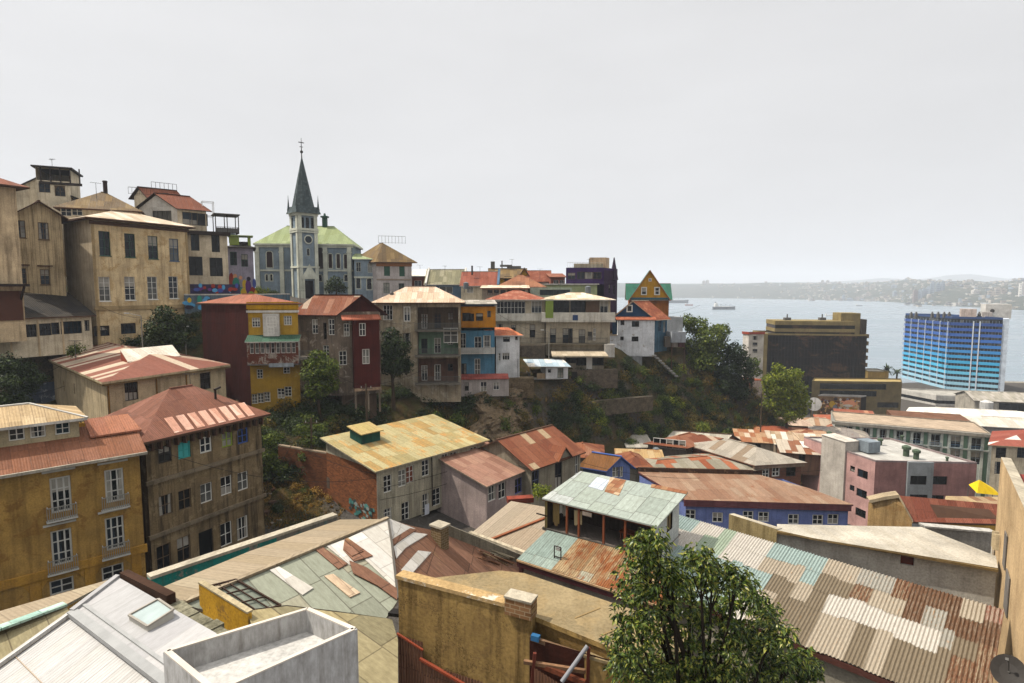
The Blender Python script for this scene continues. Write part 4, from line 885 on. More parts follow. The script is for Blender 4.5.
# ------------------------------------------------------------------ tiled terrace pair
TER = plaster('#a89c86', '#4a4232', .45); TERW = plaster('#c8c2b4', '#6a6252', .4)
h = House('terrace_house', 'cream terrace house with a faded red tile roof and a long band of paned windows', 'house', (489, 299.5, 106), (545, None), 9., yaw=1, zb=38)
h.wall('R', TER, [(511, 307.5, 5.2, 2.3, dict(cols=8, rows=2)), (536.5, 307, 1.9, 2.2, dict(cols=3, rows=2)), (500, 327, .9, 1.0, dict(fm=W_DK)), (513.5, 328, .8, 1.1, dict(fm=W_DK)), (532.5, 331, 1.0, 2.4, dict(fm=W_DK, cols=1))], sill=False).rest(TER)
h.hip(1.7, .7, tiles('#8a4e3a', '#7d4534', '#a57d66'), side=WHI)
h.bandp('parapet_band', 'R', 515, 317, 1.3, .35, TERW); h.bandp('string_course', 'R', 515, 321.5, .3, .4, plaster('#8a826e')); h.end()
h = House('terrace_house', 'cream terrace house with pale roof, glazed gallery over a white parapet and dark ground-floor doors', 'house', (546, 299.5, 105.5), (610.5, None), 9., yaw=-1, zb=38)
WG = paint('#b3b6b8', .5)
h.wall('R', TER, [(560.5, 307.5, 3.3, 2.5, dict(cols=6, rows=2, fm=W_DK)), (578, 307.5, 2.8, 2.5, dict(cols=4, rows=2, fm=W_DK)), (592.5, 308, 2.6, 2.5, dict(cols=3, rows=1, fm=W_BR, pane=paint('#5b4636'))), (604, 307.5, 1.5, 2.5, dict(cols=2, rows=1)), (553, 336, 1., 2.7, W4) if 0 else (553, 336, 1.1, 2.7, dict(fm=W_DK, cols=1)), (566, 336, 1.2, 2.8, dict(fm=W_DK)), (570.5, 336, .8, 2.8, dict(fm=W_DK, cols=1)), (582, 337, 1.2, 2.7, dict(fm=W_DK)), (590, 336, .8, 1.6, dict(fm=W_DK)), (594.5, 334.5, .5, 2.2, {})]).rest(TER)
h.hip(1.25, .9, PALE_T, side=WHI)
h.bandp('gallery_parapet', 'R', 580, 316.5, 1.5, .8, TERW); h.bandp('string_course', 'R', 580, 321, .3, .9, plaster('#b8b2a4'))
b = MB(); t, z = h.on('R', 549.5, 309); b.box(h.face_pt('R', t-.75, z-1.6, .85), h.u*1.4, h.w*.6, Z*3.4, paint('#6f7f34')); h.add('green_panel', b)
b = MB(); t, z = h.on('R', 575, 317); b.box(h.face_pt('R', t-.5, z-.7, .86), h.u*.95, h.w*.04, Z*1.1, paint('#22375a')); h.add('hanging_cloth', b)
b = MB(); A0 = h.face_pt('R', -9, h.zb+3.6, .9)
q = h.face_pt('R', -10.5, 40.4, 1.5); b.box(q-Z*.25, h.u*21.5, h.w*1.6, Z*.25, plaster('#6a6354')); railing(b, (q, q+h.u*21.5), 1.0, DW, .22); h.add('balcony', b)
b = MB(); q = h.face_pt('R', h.lu-1.2, 38, 2.0); b.box(q, h.u*1.8, h.w*1.9, Z*2.3, WHI); h.add('white_porch', b); h.end()
# terraced wall, low strip and hut beneath
rw = rock('#6a5f50', '#352d26')
b = MB(); a = P(497, 346, 103); c = P(545, 346, 103); b.box((a.x, a.y, 35.), (c.x-a.x, 0, 0), (0, 1.5, 0), (0, 0, 5.2), rw); single('retaining_wall', b, 'mottled stone wall below the terrace balcony, left of the tall lamp pole', 'wall')
STUC = plaster('#847a68', '#40382c', .5)
h = House('low_flat_house', 'low house with an overhanging pale slab roof and dark openings under the terrace balcony', 'house', (561, 355.5, 101), (604, None), 5., yaw=-1, zb=36)
h.wall('R', STUC, [(571, 359, 1.9, 1.5), (581.5, 360, 1.9, 2.0), (597.5, 360, 2.2, 2.0)], cols=2, rows=1, fm=W_DK, pane=pane_mat(4)).rest(STUC); b = MB(); b.slab([h.C-h.u*1.6-h.w*1.3+Z*.1, h.Rr+h.u*.6-h.w*1.3+Z*.1, h.Rr+h.u*.6+h.w*5+Z*.6, h.C-h.u*1.6+h.w*5+Z*.6], .25, tin([('#9a8d78', 1), ('#a89b86', 1)], (1., 3), .3, .1), plaster('#b5a78e')); h.add('roof', b)
t, z = h.on('R', 589.3, 360); b = MB(); b.box(h.face_pt('R', t-.5, 36.2, .08), h.u*1.0, h.w*.05, Z*2.6, paint('#b0aca4')); h.add('door', b); h.end()
b = MB(); a = P(573, 368, 99.8); b.wall((a.x, a.y), (a.x+7.8, a.y), 33, 36.2, [], rw); b.box((a.x, a.y+.02, 33), (7.8, 0, 0), (0, 2, 0), (0, 0, 3.15), rw); single('retaining_wall', b, 'rough stone wall under the low slab-roofed house, beside a dark arch', 'wall')
b = MB(); a = P(568.5, 379, 99.7); b.box((a.x, a.y, 34), (2, 0, 0), (0, .5, 0), (0, 0, 2.2), rw); b.box((a.x+.3, a.y-.03, 34), (1.2, 0, 0), (0, .1, 0), (0, 0, 1.9), DARK); single('stone_arch', b, 'dark cellar opening in stone right of the little white hut', 'cellar door')
h = House('white_hut', 'little white hut with bright sheet roof and open porch on the cliff edge', 'hut', (546, 366.5, 96), (568, None), 4., yaw=2, yl=100, zb=35.2)
HW = plaster('#d0d0d0', '#6f6a64', .35); h.wall('R', HW, [(549.5, 371, .5, .6, dict(cols=1, rows=1, fm=W_DK)), (560.5, 373, 1.0, 1.7, dict(fm=W_GN))]).rest(HW); b = MB(); b.slab([h.C-h.u*3-h.w*.5+Z*.1, h.Rr+h.u*.4-h.w*.5+Z*.02, h.Rr+h.u*.2+h.w*4.3+Z*.75, h.C-h.u*3+h.w*4.3+Z*.75], .1, tin([('#a9b4ba', 1), ('#c9c4b8', 2), ('#8fa0aa', 1)], (1., 3), .25, .05), WHI); h.add('roof', b)
b = MB(); q = h.C-h.u*2.7; 
for k in (0, 2.5): b.box(Vector((q.x, q.y, 35.2))+h.u*k, h.u*.12, h.w*.12, Z*2.3, DG)
b.box(Vector((q.x, q.y, 35.1)), h.u*5.2, h.w*4., Z*.15, plaster('#8f8a80')); b.box(Vector((q.x, q.y, 35.25)), h.u*.12, h.w*3.6, Z*.9, DG); b.box(Vector((q.x, q.y, 35.25))+h.u*1.2, h.u*1.4, h.w*.1, Z*.9, plaster('#9a8468')); h.add('porch', b); h.end()
# blue gable house with white front
NVY = plaster('#23405e', '#142636', .35); TIL = tiles('#8f5036', '#7d442f', '#a56e50')
h = House('blue_gable_house', 'dark blue gable house with orange tiles and a stepped white front above the bushes', 'house', (655, 318, 119), (667.5, None), (612.5, None), yaw=42, yl=177, zb=37.2)
h.wall('R', plaster('#3c5a6c', '#1c2c3a', .4), [(660, 326, 1.2, 2.4, dict(cols=3)), (664.5, 327, 1., 2.4)], fm=W_BL).wall('L', NVY).rest(NVY)
h.gable(3.5, .5, TIL, NVY, axis='u', side=plaster('#b8a890'))
n_ = Vector((-h.w.y, h.w.x, 0)); n_ = n_ if n_.y < 0 else -n_
t, z = h.on('L', 629.5, 308.5); c = h.face_pt('L', t, z, 0); add_window(h.root, c, -h.w, 1.25, 1.5, 1, 1, WHITE(), .22, inset=-.08)
A, B_ = h.L, h.C; d = -h.w; WF = plaster('#d2d4d6', '#77736c', .35, peel='#9a958c', peel_amt=.2)
b = MB(); q0 = h.on('L', 617, 330)[0]; o0 = A+d*q0+n_*1.4; o1 = B_+n_*1.4+d*-.3
def wpx(px, py): q = on_plane(px, py, o0, n_); return (q-o0).dot(d), q.z
ops = []
for (px, py, w_, hh) in ((622.5, 322.5, .8, 1.1), (635.5, 324, 1.5, 1.2), (635, 339, 1.4, 1.0), (622, 338.5, .7, .8), (614, 336.5, .5, .5)):
    t, z = wpx(px, py)
    if t > .3: ops.append((t-w_/2, t+w_/2, z-hh/2, z+hh/2)); c = o0+d*t; add_window(h.root, (c.x, c.y, z), d, w_, hh, 2, 1, W_DK, pane=pane_mat(4))
b.wall(X2(o0), X2(o1), 36.5, h.z-.3, ops, WF); b.wall(X2(o0-n_*1.4), X2(o0), 36.5, h.z-.3, [], WF); b.wall(X2(o1), X2(o1-n_*1.4), 36.5, h.z-.3, [], WF)
h.add('white_front', b)
b = MB(); b.slab((o0+n_*.3-d*.4+Z*-.25, o1+n_*.3+d*.3+Z*-.25, o1-n_*1.4+d*.3+Z*.3, o0-n_*1.4-d*.4+Z*.3), .15, TIL); h.add('front_roof', b)
b = MB(); q = o0-d*2.4; b.box(Vector((q.x, q.y, 36.5)), d*2.38, -n_*3, Z*4.4, WF); b.slab([q+Z*(40.9-q.z)+d*x-n_*y for x, y in ((-.2, -.2), (2.3, -.2), (2.3, 3.2), (-.2, 3.2))], .15, plaster('#b5a288')); h.add('side_block', b)
b = MB(); b.box(Vector((o0.x, o0.y, 34.5))+d*1., d*4., -n_*1.5, Z*2.1, plaster('#8a8c8e', '#4c4a46', .5)); h.add('plinth', b)
b = MB(); q = h.Rr.lerp(h.C, .3)
for k in range(3): b.box(Vector((q.x+k*1.4, q.y-1.5, 38.2)), (1.2, 0, 0), (0, 1.2, 0), (0, 0, 2.2), plaster(('#6a6258', '#8a8278', '#5a3a3a')[k], '#2c2824', .5))
h.add('side_rooms', b); h.end()
GRY = plaster('#94989c', '#5a5c5e', .4)
h = simple('sea_view_shack', 'small pale shack with horizontal boards right of the blue gable house', 'hut', (668, 318.5, 124), 683, 4, 4, 38, plaster('#a4a6a6', '#6a6a68', .3, boards=.0), 'flat', GREY_T, [], yl=100); h.end()
h = simple('stilt_room', 'grey box room on posts hanging over the slope under the pale shack', 'hut', (672, 333.5, 119), 686, 3.5, 4, 39.2, GRY, 'flat', GREY_T, [], yl=100)
b = MB()
for t in (.1, h.lu-.2):
    q = h.face_pt('R', t, 33.5, -.3); b.box(q, h.u*.15, h.w*.15, Z*5.7, BRW)
h.add('stilt', b); h.end()
b = MB(); a = P(680, 395-15, 118); 
for k in range(9): b.box((a.x-6+k*.62, a.y-1.5+k*.2, 36.6-k*.55), (.7, 0, 0), (0, 1.4, 0), (0, 0, .25), plaster('#8d8a84'))
single('stair', b, 'weathered concrete steps descending the slope below the blue gable house', 'steps')
# ------------------------------------------------------------------ colourful houses at the cliff edge
# balcony house
BAL = plaster('#988a72', '#3b3226', .55, peel='#9a917f', peel_amt=.45)
h = House('balcony_house', 'grey-brown house with pale roof and three storeys of deep open balconies at the cliff edge', 'house', (376, 302.5, 84), (460, None), 9., yaw=4, zb=33.5)
ZN = []
cols_ = (438, 5.9)
zs_ = [(318.5, 3.3), (343.5, 3.4), (370.5, 3.6)]
holes = [(438, py, 5.9, hh) for py, hh in zs_]
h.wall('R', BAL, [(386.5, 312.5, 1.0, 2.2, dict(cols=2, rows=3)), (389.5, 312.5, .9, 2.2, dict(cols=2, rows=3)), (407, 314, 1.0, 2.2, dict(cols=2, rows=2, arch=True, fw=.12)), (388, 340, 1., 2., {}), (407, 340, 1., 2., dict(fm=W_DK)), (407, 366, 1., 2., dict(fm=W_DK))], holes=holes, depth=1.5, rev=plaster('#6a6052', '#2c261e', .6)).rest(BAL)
GRNW = plaster('#6f8a72', '#3c4a3c', .5)
for (py, hh), m in zip(zs_, (plaster('#5d5242', '#2a241c', .7, boards=.4), GRNW, plaster('#6a4c3c', '#2f221a', .6))):
    t, z = h.on('R', 438, py); b = MB(); q = h.face_pt('R', t-2.95, z-hh/2, -1.45); ops = [(.4, 1.3, z-hh/2+.1, z+.6), (2.3, 3.3, z-hh/2+.1, z+.7), (4.3, 5.1, z-.3, z+.8)]
    e = q+h.u*5.9; b.wall(X2(q), X2(e), z-hh/2, z+hh/2, ops, m, .12); h.add('back_wall', b)
    for o in ops:
        c = q+h.u*((o[0]+o[1])/2); add_window(h.root, (c.x, c.y, (o[2]+o[3])/2), h.u, o[1]-o[0], o[3]-o[2], 2, 2, rng.choice((WHITE(), W_DK)), .08)
    b = MB(); q = h.face_pt('R', t-3.3, z-hh/2-.22, .9); b.box(q, h.u*6.6, h.w*.95, Z*.22, plaster('#6d675c', '#34302a', .5)); railing(b, (q+Z*.22+h.w*.06, q+h.u*6.5+Z*.22+h.w*.06), 1.0, DG, .16, .04); h.add('balcony', b)
t, z = h.on('R', 438, 318.5); b = MB()
for k in range(13): q = h.face_pt('R', t-2.9+k*.48, z-.4, -.1); b.box(q, h.u*.05, h.w*.05, Z*2., BRW)
for k in range(4): q = h.face_pt('R', t-2.9, z-.4+k*.5, -.08); b.box(q, h.u*5.8, h.w*.04, Z*.05, BRW)
h.add('lattice', b)
t, z = h.on('R', 450.5, 336); b = MB()
for x in (-1., 0., 1.): b.box(h.face_pt('R', t+x, z-1., .02), h.u*.08, h.w*.06, Z*2.2, WHITE())
for y in (-1, .1, 1.1): b.box(h.face_pt('R', t-1, z+y, .04), h.u*2.08, h.w*.05, Z*.08, WHITE())
b.box(h.face_pt('R', t-1, z-1., -.05), h.u*2.1, h.w*.02, Z*2.2, pane_mat(3)); h.add('glazed_bay', b)
h.hip(2.3, .7, tin([('#b39d86', 3), ('#a68f78', 2), ('#bda996', 2)], (.8, 2.4), .3, .15, ('#8a6c50', '#9c8468'), .4), side=BRW, inset=4.5)
b = MB(); q = h.C+h.u*2.+h.w*2+Z*.9; b.tube(q, q+Z*.5, .35, .3, DG); b.tube(q+Z*.5, q+Z*.8, .3, .05, DG); h.add('roof_vent', b); h.end()
# orange and blue house
OY = plaster('#b5781c', '#6a4210', .4); LB = plaster('#4a7890', '#28424f', .5)
h = House('orange_blue_house', 'narrow house, orange top storey over bright blue storeys with white balconies', 'house', (459, 304.5, 90), (494.5, None), 7., yaw=5, zb=34.2)
h.wall('R', LB, [(478, 345, 1.1, 2.6, dict(cols=2, rows=3)), (487, 344, 1.2, 2.7, dict(cols=2, rows=3)), (463, 342, .9, 2.8, {}), (464, 374-3, .8, 2.4, dict(fm=W_DK)), (477.5, 367, .9, 2.6, dict(pane=pane_mat(3)))], z1=43.7)
h.wall('L', plaster('#8a7c64', '#40382c', .5)).rest(LB)
b = MB(); n_ = Vector((h.u.y, -h.u.x, 0)); q0 = h.face_pt('R', .3, 0, .5); q1 = h.face_pt('R', h.lu+.15, 0, .5); zb_, zt_ = 44.2, h.z-.3
def wp2(px, py): q = on_plane(px, py, Vector((q0.x, q0.y, 0)), n_); return (q-Vector((q0.x, q0.y, q.z))).dot(h.u), q.z
ops = []
for (px, py, w_, hh) in ((466.5, 317, 1.3, 1.3), (471.5, 317.5, .8, 1.2), (479.5, 317, 1.1, 1.2), (489, 314, .6, 1.0)):
    t, z = wp2(px, py); ops.append((t-w_/2, t+w_/2, z-hh/2, z+hh/2)); c = q0+h.u*t; add_window(h.root, (c.x, c.y, z), h.u, w_, hh, 1, 1, W_DK, pane=pane_mat(4))
b.wall(X2(q0), X2(q1), zb_, zt_, ops, OY); b.wall(X2(q1), X2(q1-n_*2.5), zb_, zt_, [], OY); b.wall(X2(q0-n_*2), X2(q0), zb_, zt_, [], plaster('#9a8468')); b.poly((Vector((q0.x, q0.y, zb_)), Vector((q1.x, q1.y, zb_)), Vector((q1.x, q1.y, zb_))-n_*2, Vector((q0.x, q0.y, zb_))-n_*2)[::-1], DG); h.add('top_storey', b)
b = MB(); b.slab([q+Z*.1 for q in (h.C-h.u*.4-h.w*.9, h.Rr+h.u*.4-h.w*.9, h.Rr+h.u*.4+h.w*7+Z*.5, h.C-h.u*.4+h.w*7+Z*.5)], .22, GREY_T, paint('#3c4248')); h.add('roof', b)
for py in (349.5,):
    t, z = h.on('R', 476, py); b = MB(); q = h.face_pt('R', .1, z-.6, 1.0); b.box(q, h.u*(h.lu-.1), h.w*1., Z*.15, WHI); b.box(q+Z*.15, h.u*(h.lu-.1), h.w*.07, Z*.85, plaster('#a8a8a2', '#6a6862', .3)); b.box(q+Z*.15+h.u*(h.lu-.2), h.u*.07, h.w*1., Z*.85, WHI); h.add('balcony', b)
b = MB(); q = h.face_pt('R', -.2, 34., 1.7); e = q+h.u*7.8; b.wall(X2(q), X2(e), 33.6, 36.3, [(1., 1.6, 34.5, 35.8), (3.4, 4.4, 34.4, 35.9), (5.4, 6.3, 34.6, 35.8)], plaster('#a39a94', '#5c5450', .45), .15); b.wall(X2(e), X2(e+h.w*2), 33.6, 36.3, [], plaster('#a39a94', '#5c5450', .45)); b.wall(X2(q+h.w*2), X2(q), 33.6, 36.3, [], plaster('#a39a94', '#5c5450', .45))
for (s, zc, w_, hh) in ((1.3, 35.15, .6, 1.3), (3.9, 35.15, 1., 1.5), (5.85, 35.2, .9, 1.2)): c = q+h.u*s; add_window(h.root, (c.x, c.y, zc), h.u, w_, hh, 2, 2, rng.choice((W_DK, WHITE())), .06)
h.add('bottom_storey', b); b = MB(); b.slab((q+Z*(36.4-q.z)-h.w*.2, e+Z*(36.4-e.z)-h.w*.2, e+h.w*1.7+Z*(36.9-e.z), q+h.w*1.7+Z*(36.9-q.z)), .12, tin([('#7d3c34', 1), ('#8a463c', 1)], (.9, 2), .25, .2)); h.add('bottom_roof', b); h.end()
# small white house
h = House('white_house', 'small white cubic house with an orange tin roof beside the blue storeys', 'house', (496, 335.5, 94), (519.5, None), 4.5, yaw=6, yl=118, zb=33.5)
SW = plaster('#d4d4d2', '#77736a', .3); h.wall('R', SW, [(506.5, 339.5, 1.1, .8, dict(fm=W_DK, rows=1)), (506, 356.5, 1.2, 1.2, dict(cols=3, rows=1)), (499.5, 357, .4, 1.3, dict(cols=1)), (516.5, 338, .4, .7, dict(cols=1, fm=W_DK))]).wall('L', plaster('#4c463c', '#221e1a', .5)).rest(SW)
h.shed(1.0, .45, tin([('#a8603c', 2), ('#b06a46', 2), ('#9a5434', 1)], (.9, 2.2), .25, .15), side=WHI)
b = MB(); q = h.face_pt('R', h.lu-.25, 33.6, .06); b.tube(q, q+Z*5.2, .05, .05, DG, 6); h.add('drainpipe', b); h.end()
b = MB(); a = P(503, 378, 93); b.box((a.x, a.y, 32.5), (5, .3, 0), (0, 2.5, 0), (0, 0, 3.2), rock('#7d6c52', '#3c3226')); single('retaining_wall', b, 'crumbling tan masonry under the small white cubic house', 'wall')
# red gabled house on stilts
GRW = plaster('#6a5d50', '#2f2822', .6, peel='#8a7e70', peel_amt=.35); REDW = plaster('#4c1c15', '#2c0e0a', .55, boards=.3)
h = House('red_bay_house', 'grey house with a rust roof, dark red gable and red bay standing on stilts', 'house', (337, 312, 76), (380, None), (297, None), yaw=24, yl=164, zb=36)
h.wall('L', GRW, [(314.8, 326.5, .9, 1.9), (331.3, 327, .9, 2.1), (326, 351, .9, 1.5)], holes=[(325, 331, .5, 2.2)]).wall('R', GRW, [(346.7, 330, .75, 1.7), (343, 358, 1.0, 1.9)]).rest(GRW)
h.gable(2.2, .55, tin([('#75452f', 3), ('#6d3f2b', 3), ('#855a44', 1), ('#9a8774', .7)], (.9, 2.4), .25, .35), plaster('#3c1712', '#1c0b08', .5), axis='w', side=plaster('#40201a'))
n_ = Vector((h.u.y, -h.u.x, 0)); t0 = h.on('R', 352, 330)[0]; t1 = h.on('R', 378, 330)[0]
b = MB(); a_ = h.face_pt('R', t0, 0, .9); c_ = h.face_pt('R', t1, 0, .9); zt_ = h.z-1.1; ops = []
for (px, py, w_, hh) in ((362.5, 329.5, .85, 1.7), (366, 356.5, .95, 2.0)):
    q = on_plane(px, py, Vector((a_.x, a_.y, 0)), n_); t = (Vector((q.x, q.y, 0))-a_).dot(h.u); z = q.z; ops.append((t-w_/2, t+w_/2, z-hh/2, z+hh/2)); c = a_+h.u*t; add_window(h.root, (c.x, c.y, z), h.u, w_, hh, 2, 2, WHITE(), .09)
b.wall(X2(a_), X2(c_), 37., zt_, ops, REDW); b.wall(X2(c_), X2(c_-n_*.9), 37., zt_, [], REDW); b.wall(X2(a_-n_*.9), X2(a_), 37., zt_, [], REDW); b.box(a_+Z*36.6+n_*.04, (c_-a_), -n_*1., Z*.39, plaster('#a58a70')); h.add('red_bay', b)
b = MB(); q = h.face_pt('R', t0-1.4, zt_+.15, 1.2); e = h.face_pt('R', t1+.2, zt_+.15, 1.2); b.slab((q, e, e-n_*1.3+Z*.6, q-n_*1.3+Z*.6), .14, tin([('#8d4e38', 1), ('#9a5a44', 1)], (.9, 2), .25, .2)); h.add('bay_roof', b)
b = MB()
for t in (t0+.05, (t0+t1)/2, t1-.2): q = h.face_pt('R', t, 33.6, .8); b.box(q, h.u*.22, -n_*.22, Z*3.0, plaster('#8a7a68'))
h.add('stilt', b); b = MB(); q = h.face_pt('R', t0-1.5, 32.5, -.4); b.box(q, h.u*(t1-t0+1.2), -n_*3, Z*3.6, plaster('#5a4a3c', '#2a221a', .6)); h.add('basement', b); h.end()
# yellow house with the dark red flank
YW = plaster('#a5822a', '#6a4c10', .4, peel='#a0925c', peel_amt=.2)
h = House('yellow_red_house', 'tall yellow house with white gallery windows and a windowless dark red tin flank', 'house', (247.5, 303.5, 74), (297.5, None), (201, None), yaw=9, yl=158, zb=33.6)
h.wall('R', YW, [(256, 322.5, 1.0, 1.2, dict(cols=3)), (287.7, 320.5, 1.0, 1.2, dict(cols=3)), (259.8, 374, .75, 1.2, {}), (286.5, 369, .85, 1.2, {}), (254.5, 399, .9, 1.3, {}), (260.5, 398, .9, 1.3, {}), (266.8, 397, .9, 1.3, {}), (281, 393.5, .9, 1.3, {}), (288, 391.5, .9, 1.3, {})], cols=2, rows=3)
h.wall('L', tin([('#3c1610', 3), ('#421a13', 2), ('#36140e', 2)], (.85, 3), .28, .1, ('#30100c', '#5c2a1e'), .5, .3)).rest(YW)
h.hip(1.2, .35, tin([('#8d5844', 2), ('#85523f', 2)], (.9, 2.4), .25, .12), side=BRW)
n_ = Vector((h.u.y, -h.u.x, 0))
h.bandp('parapet', 'R', 272, 305.5, .9, .12, plaster('#a87f16', '#6a4c10', .4)); h.bandp('string_course', 'R', 272, 311.5, .28, .16, WHI)
def pbox(name, pxa, pya, pxb, pyb, out, dep, m, label=None):
    ta, za = h.on('R', pxa, pya); tb, zb_ = h.on('R', pxb, pyb); b = MB(); q = h.face_pt('R', min(ta, tb), min(za, zb_), out); b.box(q, h.u*abs(tb-ta), -n_*dep, Z*abs(za-zb_), m); return h.add(name, b, label)
pbox('white_bay', 264.5, 336, 279.5, 313.5, .55, .6, WHI); ta, za = h.on('R', 272.5, 321.5); add_window(h.root, h.face_pt('R', ta, za, .57), h.u, 1.2, 1.3, 3, 3, WHITE(), .07, inset=0); ta, za = h.on('R', 272, 330.5); add_window(h.root, h.face_pt('R', ta, za, .57), h.u, .8, .9, 2, 2, WHITE(), .07, inset=0)
b = MB(); t, z = h.on('R', 272, 337.5); q = h.face_pt('R', -.1, z+.35, .1); e = h.face_pt('R', h.lu+.35, z+.35, .1); b.slab((q+n_*1.5-Z*.75, e+n_*1.5-Z*.75, e, q), .1, tin([('#33503f', 1), ('#3a5846', 1), ('#2e4a3a', 1)], (.9, 2), .25, .15), WHI); h.add('gallery_awning', b)
ga = h.on('R', 272, 353)[1]; gb = h.on('R', 272, 341.5)[1]
b = MB(); q = h.face_pt('R', 0, 0, 1.1); e = h.face_pt('R', h.lu+.15, 0, 1.1); ops = []
for k in range(10):
    s = .35+k*.63
    if s+.55 > h.lu: break
    ops.append((s, s+.5, ga+.05, gb-.05)); c = q+h.u*(s+.25); add_window(h.root, (c.x, c.y, (ga+gb)/2), h.u, .5, gb-ga-.12, 1, 2, WHITE(), .06, pane=pane_mat(3 if k not in (3, 4) else 4))
b.wall(X2(q), X2(e), ga-1.3, gb+.2, ops, plaster('#6a3a2a', '#33190f', .5, peel='#8f8478', peel_amt=.5), .1); b.wall(X2(e), X2(e-n_*1.1), ga-1.3, gb+.2, [], WHI); b.wall(X2(q-n_*1.1), X2(q), ga-1.3, gb+.2, [], BRW); b.box(Vector((q.x, q.y, ga-1.45)), (e-q), -n_*1.1, Z*.15, DG); h.add('gallery', b)
b = MB(); q = h.face_pt('R', 2.6, ga-1.7, 1.2); b.box(q, h.u*3.0, -n_*1., Z*.5, plaster('#9aa0a4')); h.add('white_ledge', b)
b = MB(); q = h.face_pt('R', h.lu-.2, ga-.9, 1.0); b.box(q, h.u*2.4, -n_*3.5, Z*.2, plaster('#7c7468')); railing(b, (q+Z*.2+n_*-.05, q+h.u*2.35+Z*.2+n_*-.05, q+h.u*2.35+Z*.2-n_*3.4), 1., DG, .16, .03); b.box(q+h.u*2.2+n_*-.2-Z*5, h.u*.15, -n_*.15, Z*5, BRW); h.add('side_balcony', b)
b = MB()
for t in (.5, 2.6, 4.6, 6.0): q = h.face_pt('R', t, 28, .4); b.box(q, h.u*.2, -n_*.2, Z*5.6, plaster('#7a6a54'))
q = h.face_pt('R', -.3, 33.2, 1.1); b.box(q, h.u*(h.lu+2), -n_*1.6, Z*.35, plaster('#55504a')); h.add('support_deck', b); h.end()
# ================================================================== HOUSES IN THE VALLEY
# yellow house, cut by the picture border
YO = plaster('#9a793e', '#4a3416', .5, peel='#7a5a2a', peel_amt=.4); YT = plaster('#a07830', '#5a3c14', .4); BRN = plaster('#5a4020', '#2c1e10', .5)
h = House('yellow_house', 'ochre-yellow house with tall white balconet windows and a red roof, cut by the picture border', 'apartment house', (-60, 483.8, 36.5), (139, 451.2), 8., zb=24.5)
GW = paint('#a8a69e', .55)
tw_ = dict(cols=3, rows=3, fm=GW, fw=.12, pane=pane_mat(4))
h.wall('R', YO, [(61, 494.5, 1.2, 2.6, tw_), (114.6, 485.5, 1.2, 2.55, tw_), (62, 547, 1.2, 2.6, tw_), (115, 533, 1.2, 2.55, tw_), (62, 586, 1.4, 1.1, dict(cols=2, rows=2, fm=GW, fw=.1)), (113, 572, 1.4, 1.1, dict(cols=2, rows=2, fm=GW, fw=.1))], depth=.25).rest(YO)
n_ = Vector((h.u.y, -h.u.x, 0))
for px, py in ((61, 503), (114.6, 493), (62, 555.5), (115, 541)):
    t, z = h.on('R', px, py); b = MB(); q = h.face_pt('R', t-.85, z-1.1, .34); railing(b, (q, q+h.u*1.7), .95, paint('#7d7b74', .6), .13, .03)
    for k in (.02, 1.66): b.box(q+h.u*k, h.u*.05, -n_*.34, Z*.06, GW); b.box(q+h.u*k+Z*.92, h.u*.05, -n_*.34, Z*.06, GW)
    b.box(q-Z*.14-h.u*.05, h.u*1.8, -n_*.36, Z*.12, GW); h.add('balconet', b)
    b = MB(); q = h.face_pt('R', t-.95, z+2.35, .08); b.box(q, h.u*1.9, -n_*.1, Z*.14, GW); h.add('window_head', b)
t0, z0 = h.on('R', 62, 569.5)
h.band('string_course', 'R', z0-.32, z0+.3, .16, YT)
for px in (-20, 35.5, 91, 138): t, z = h.on('R', px, 590); b = MB(); b.box(h.face_pt('R', t-.32, 24.5, .1), h.u*.64, -n_*.12, Z*(z0-.32-24.5), YT); h.add('pilaster', b)
for a_, c_ in ((-20, 35.5), (35.5, 91), (91, 138)):
    b = MB(); ta = h.on('R', a_, 590)[0]+.34; tb = h.on('R', c_, 590)[0]-.34
    for k in range(7):
        f0, f1 = k/7, (k+1)/7; za = z0-.36-1.4*(2*f0-1)**4*.5; zb_ = z0-.36-1.4*(2*f1-1)**4*.5
        b.poly((h.face_pt('R', ta+(tb-ta)*f0, za, .07), h.face_pt('R', ta+(tb-ta)*f1, zb_, .07), h.face_pt('R', ta+(tb-ta)*f1, z0-.33, .07), h.face_pt('R', ta+(tb-ta)*f0, z0-.33, .07)), YT)
    h.add('arch_spandrel', b)
RO = tin([('#704832', 3), ('#754d38', 3), ('#69432f', 2)], (1.0, 2.6), .16, .16, ('#5c2c18', '#7a4024'), .5, .4)
b = MB(); o = .45; c0 = h.C-h.u*o-h.w*o; c1 = h.Rr+h.u*o-h.w*o; up = h.w*4.4+Z*1.75
b.slab((c0, c1, c1+up, c0+up), .16, RO, plaster('#7d6a56')); h.add('roof', b)
b = MB(); b.box(c0-Z*.2-n_*-.02, (c1-c0), n_*.16, Z*.2, plaster('#a39a8a')); h.add('gutter', b)
CRA = plaster('#a59879', '#5f5238', .4); a0 = h.pt(.3, 2.7, h.z+.9); a1 = a0+h.u*(to_px(h.u, a0, 80)); Lq = (a1-a0).length
b = MB(); ops = []
zt_ = h.z+2.75
for k in range(8):
    s = Lq-.55-k*1.15-(.3 if k % 2 else 0)-(k//2)*.35
    if s < .8: break
    ops.append((s-.9, s, h.z+1.6, h.z+2.5)); c = a0+h.u*(s-.45); add_window(h.root, (c.x, c.y, h.z+2.05), h.u, .88, .88, 2, 2, WHITE(), .07)
b.wall(X2(a0), X2(a1), h.z-.1, zt_, ops, CRA); b.wall(X2(a1), X2(a1+h.w*5), h.z-.1, zt_, [], CRA); b.wall(X2(a0+h.w*5), X2(a0), h.z-.1, zt_, [], CRA); h.add('attic', b)
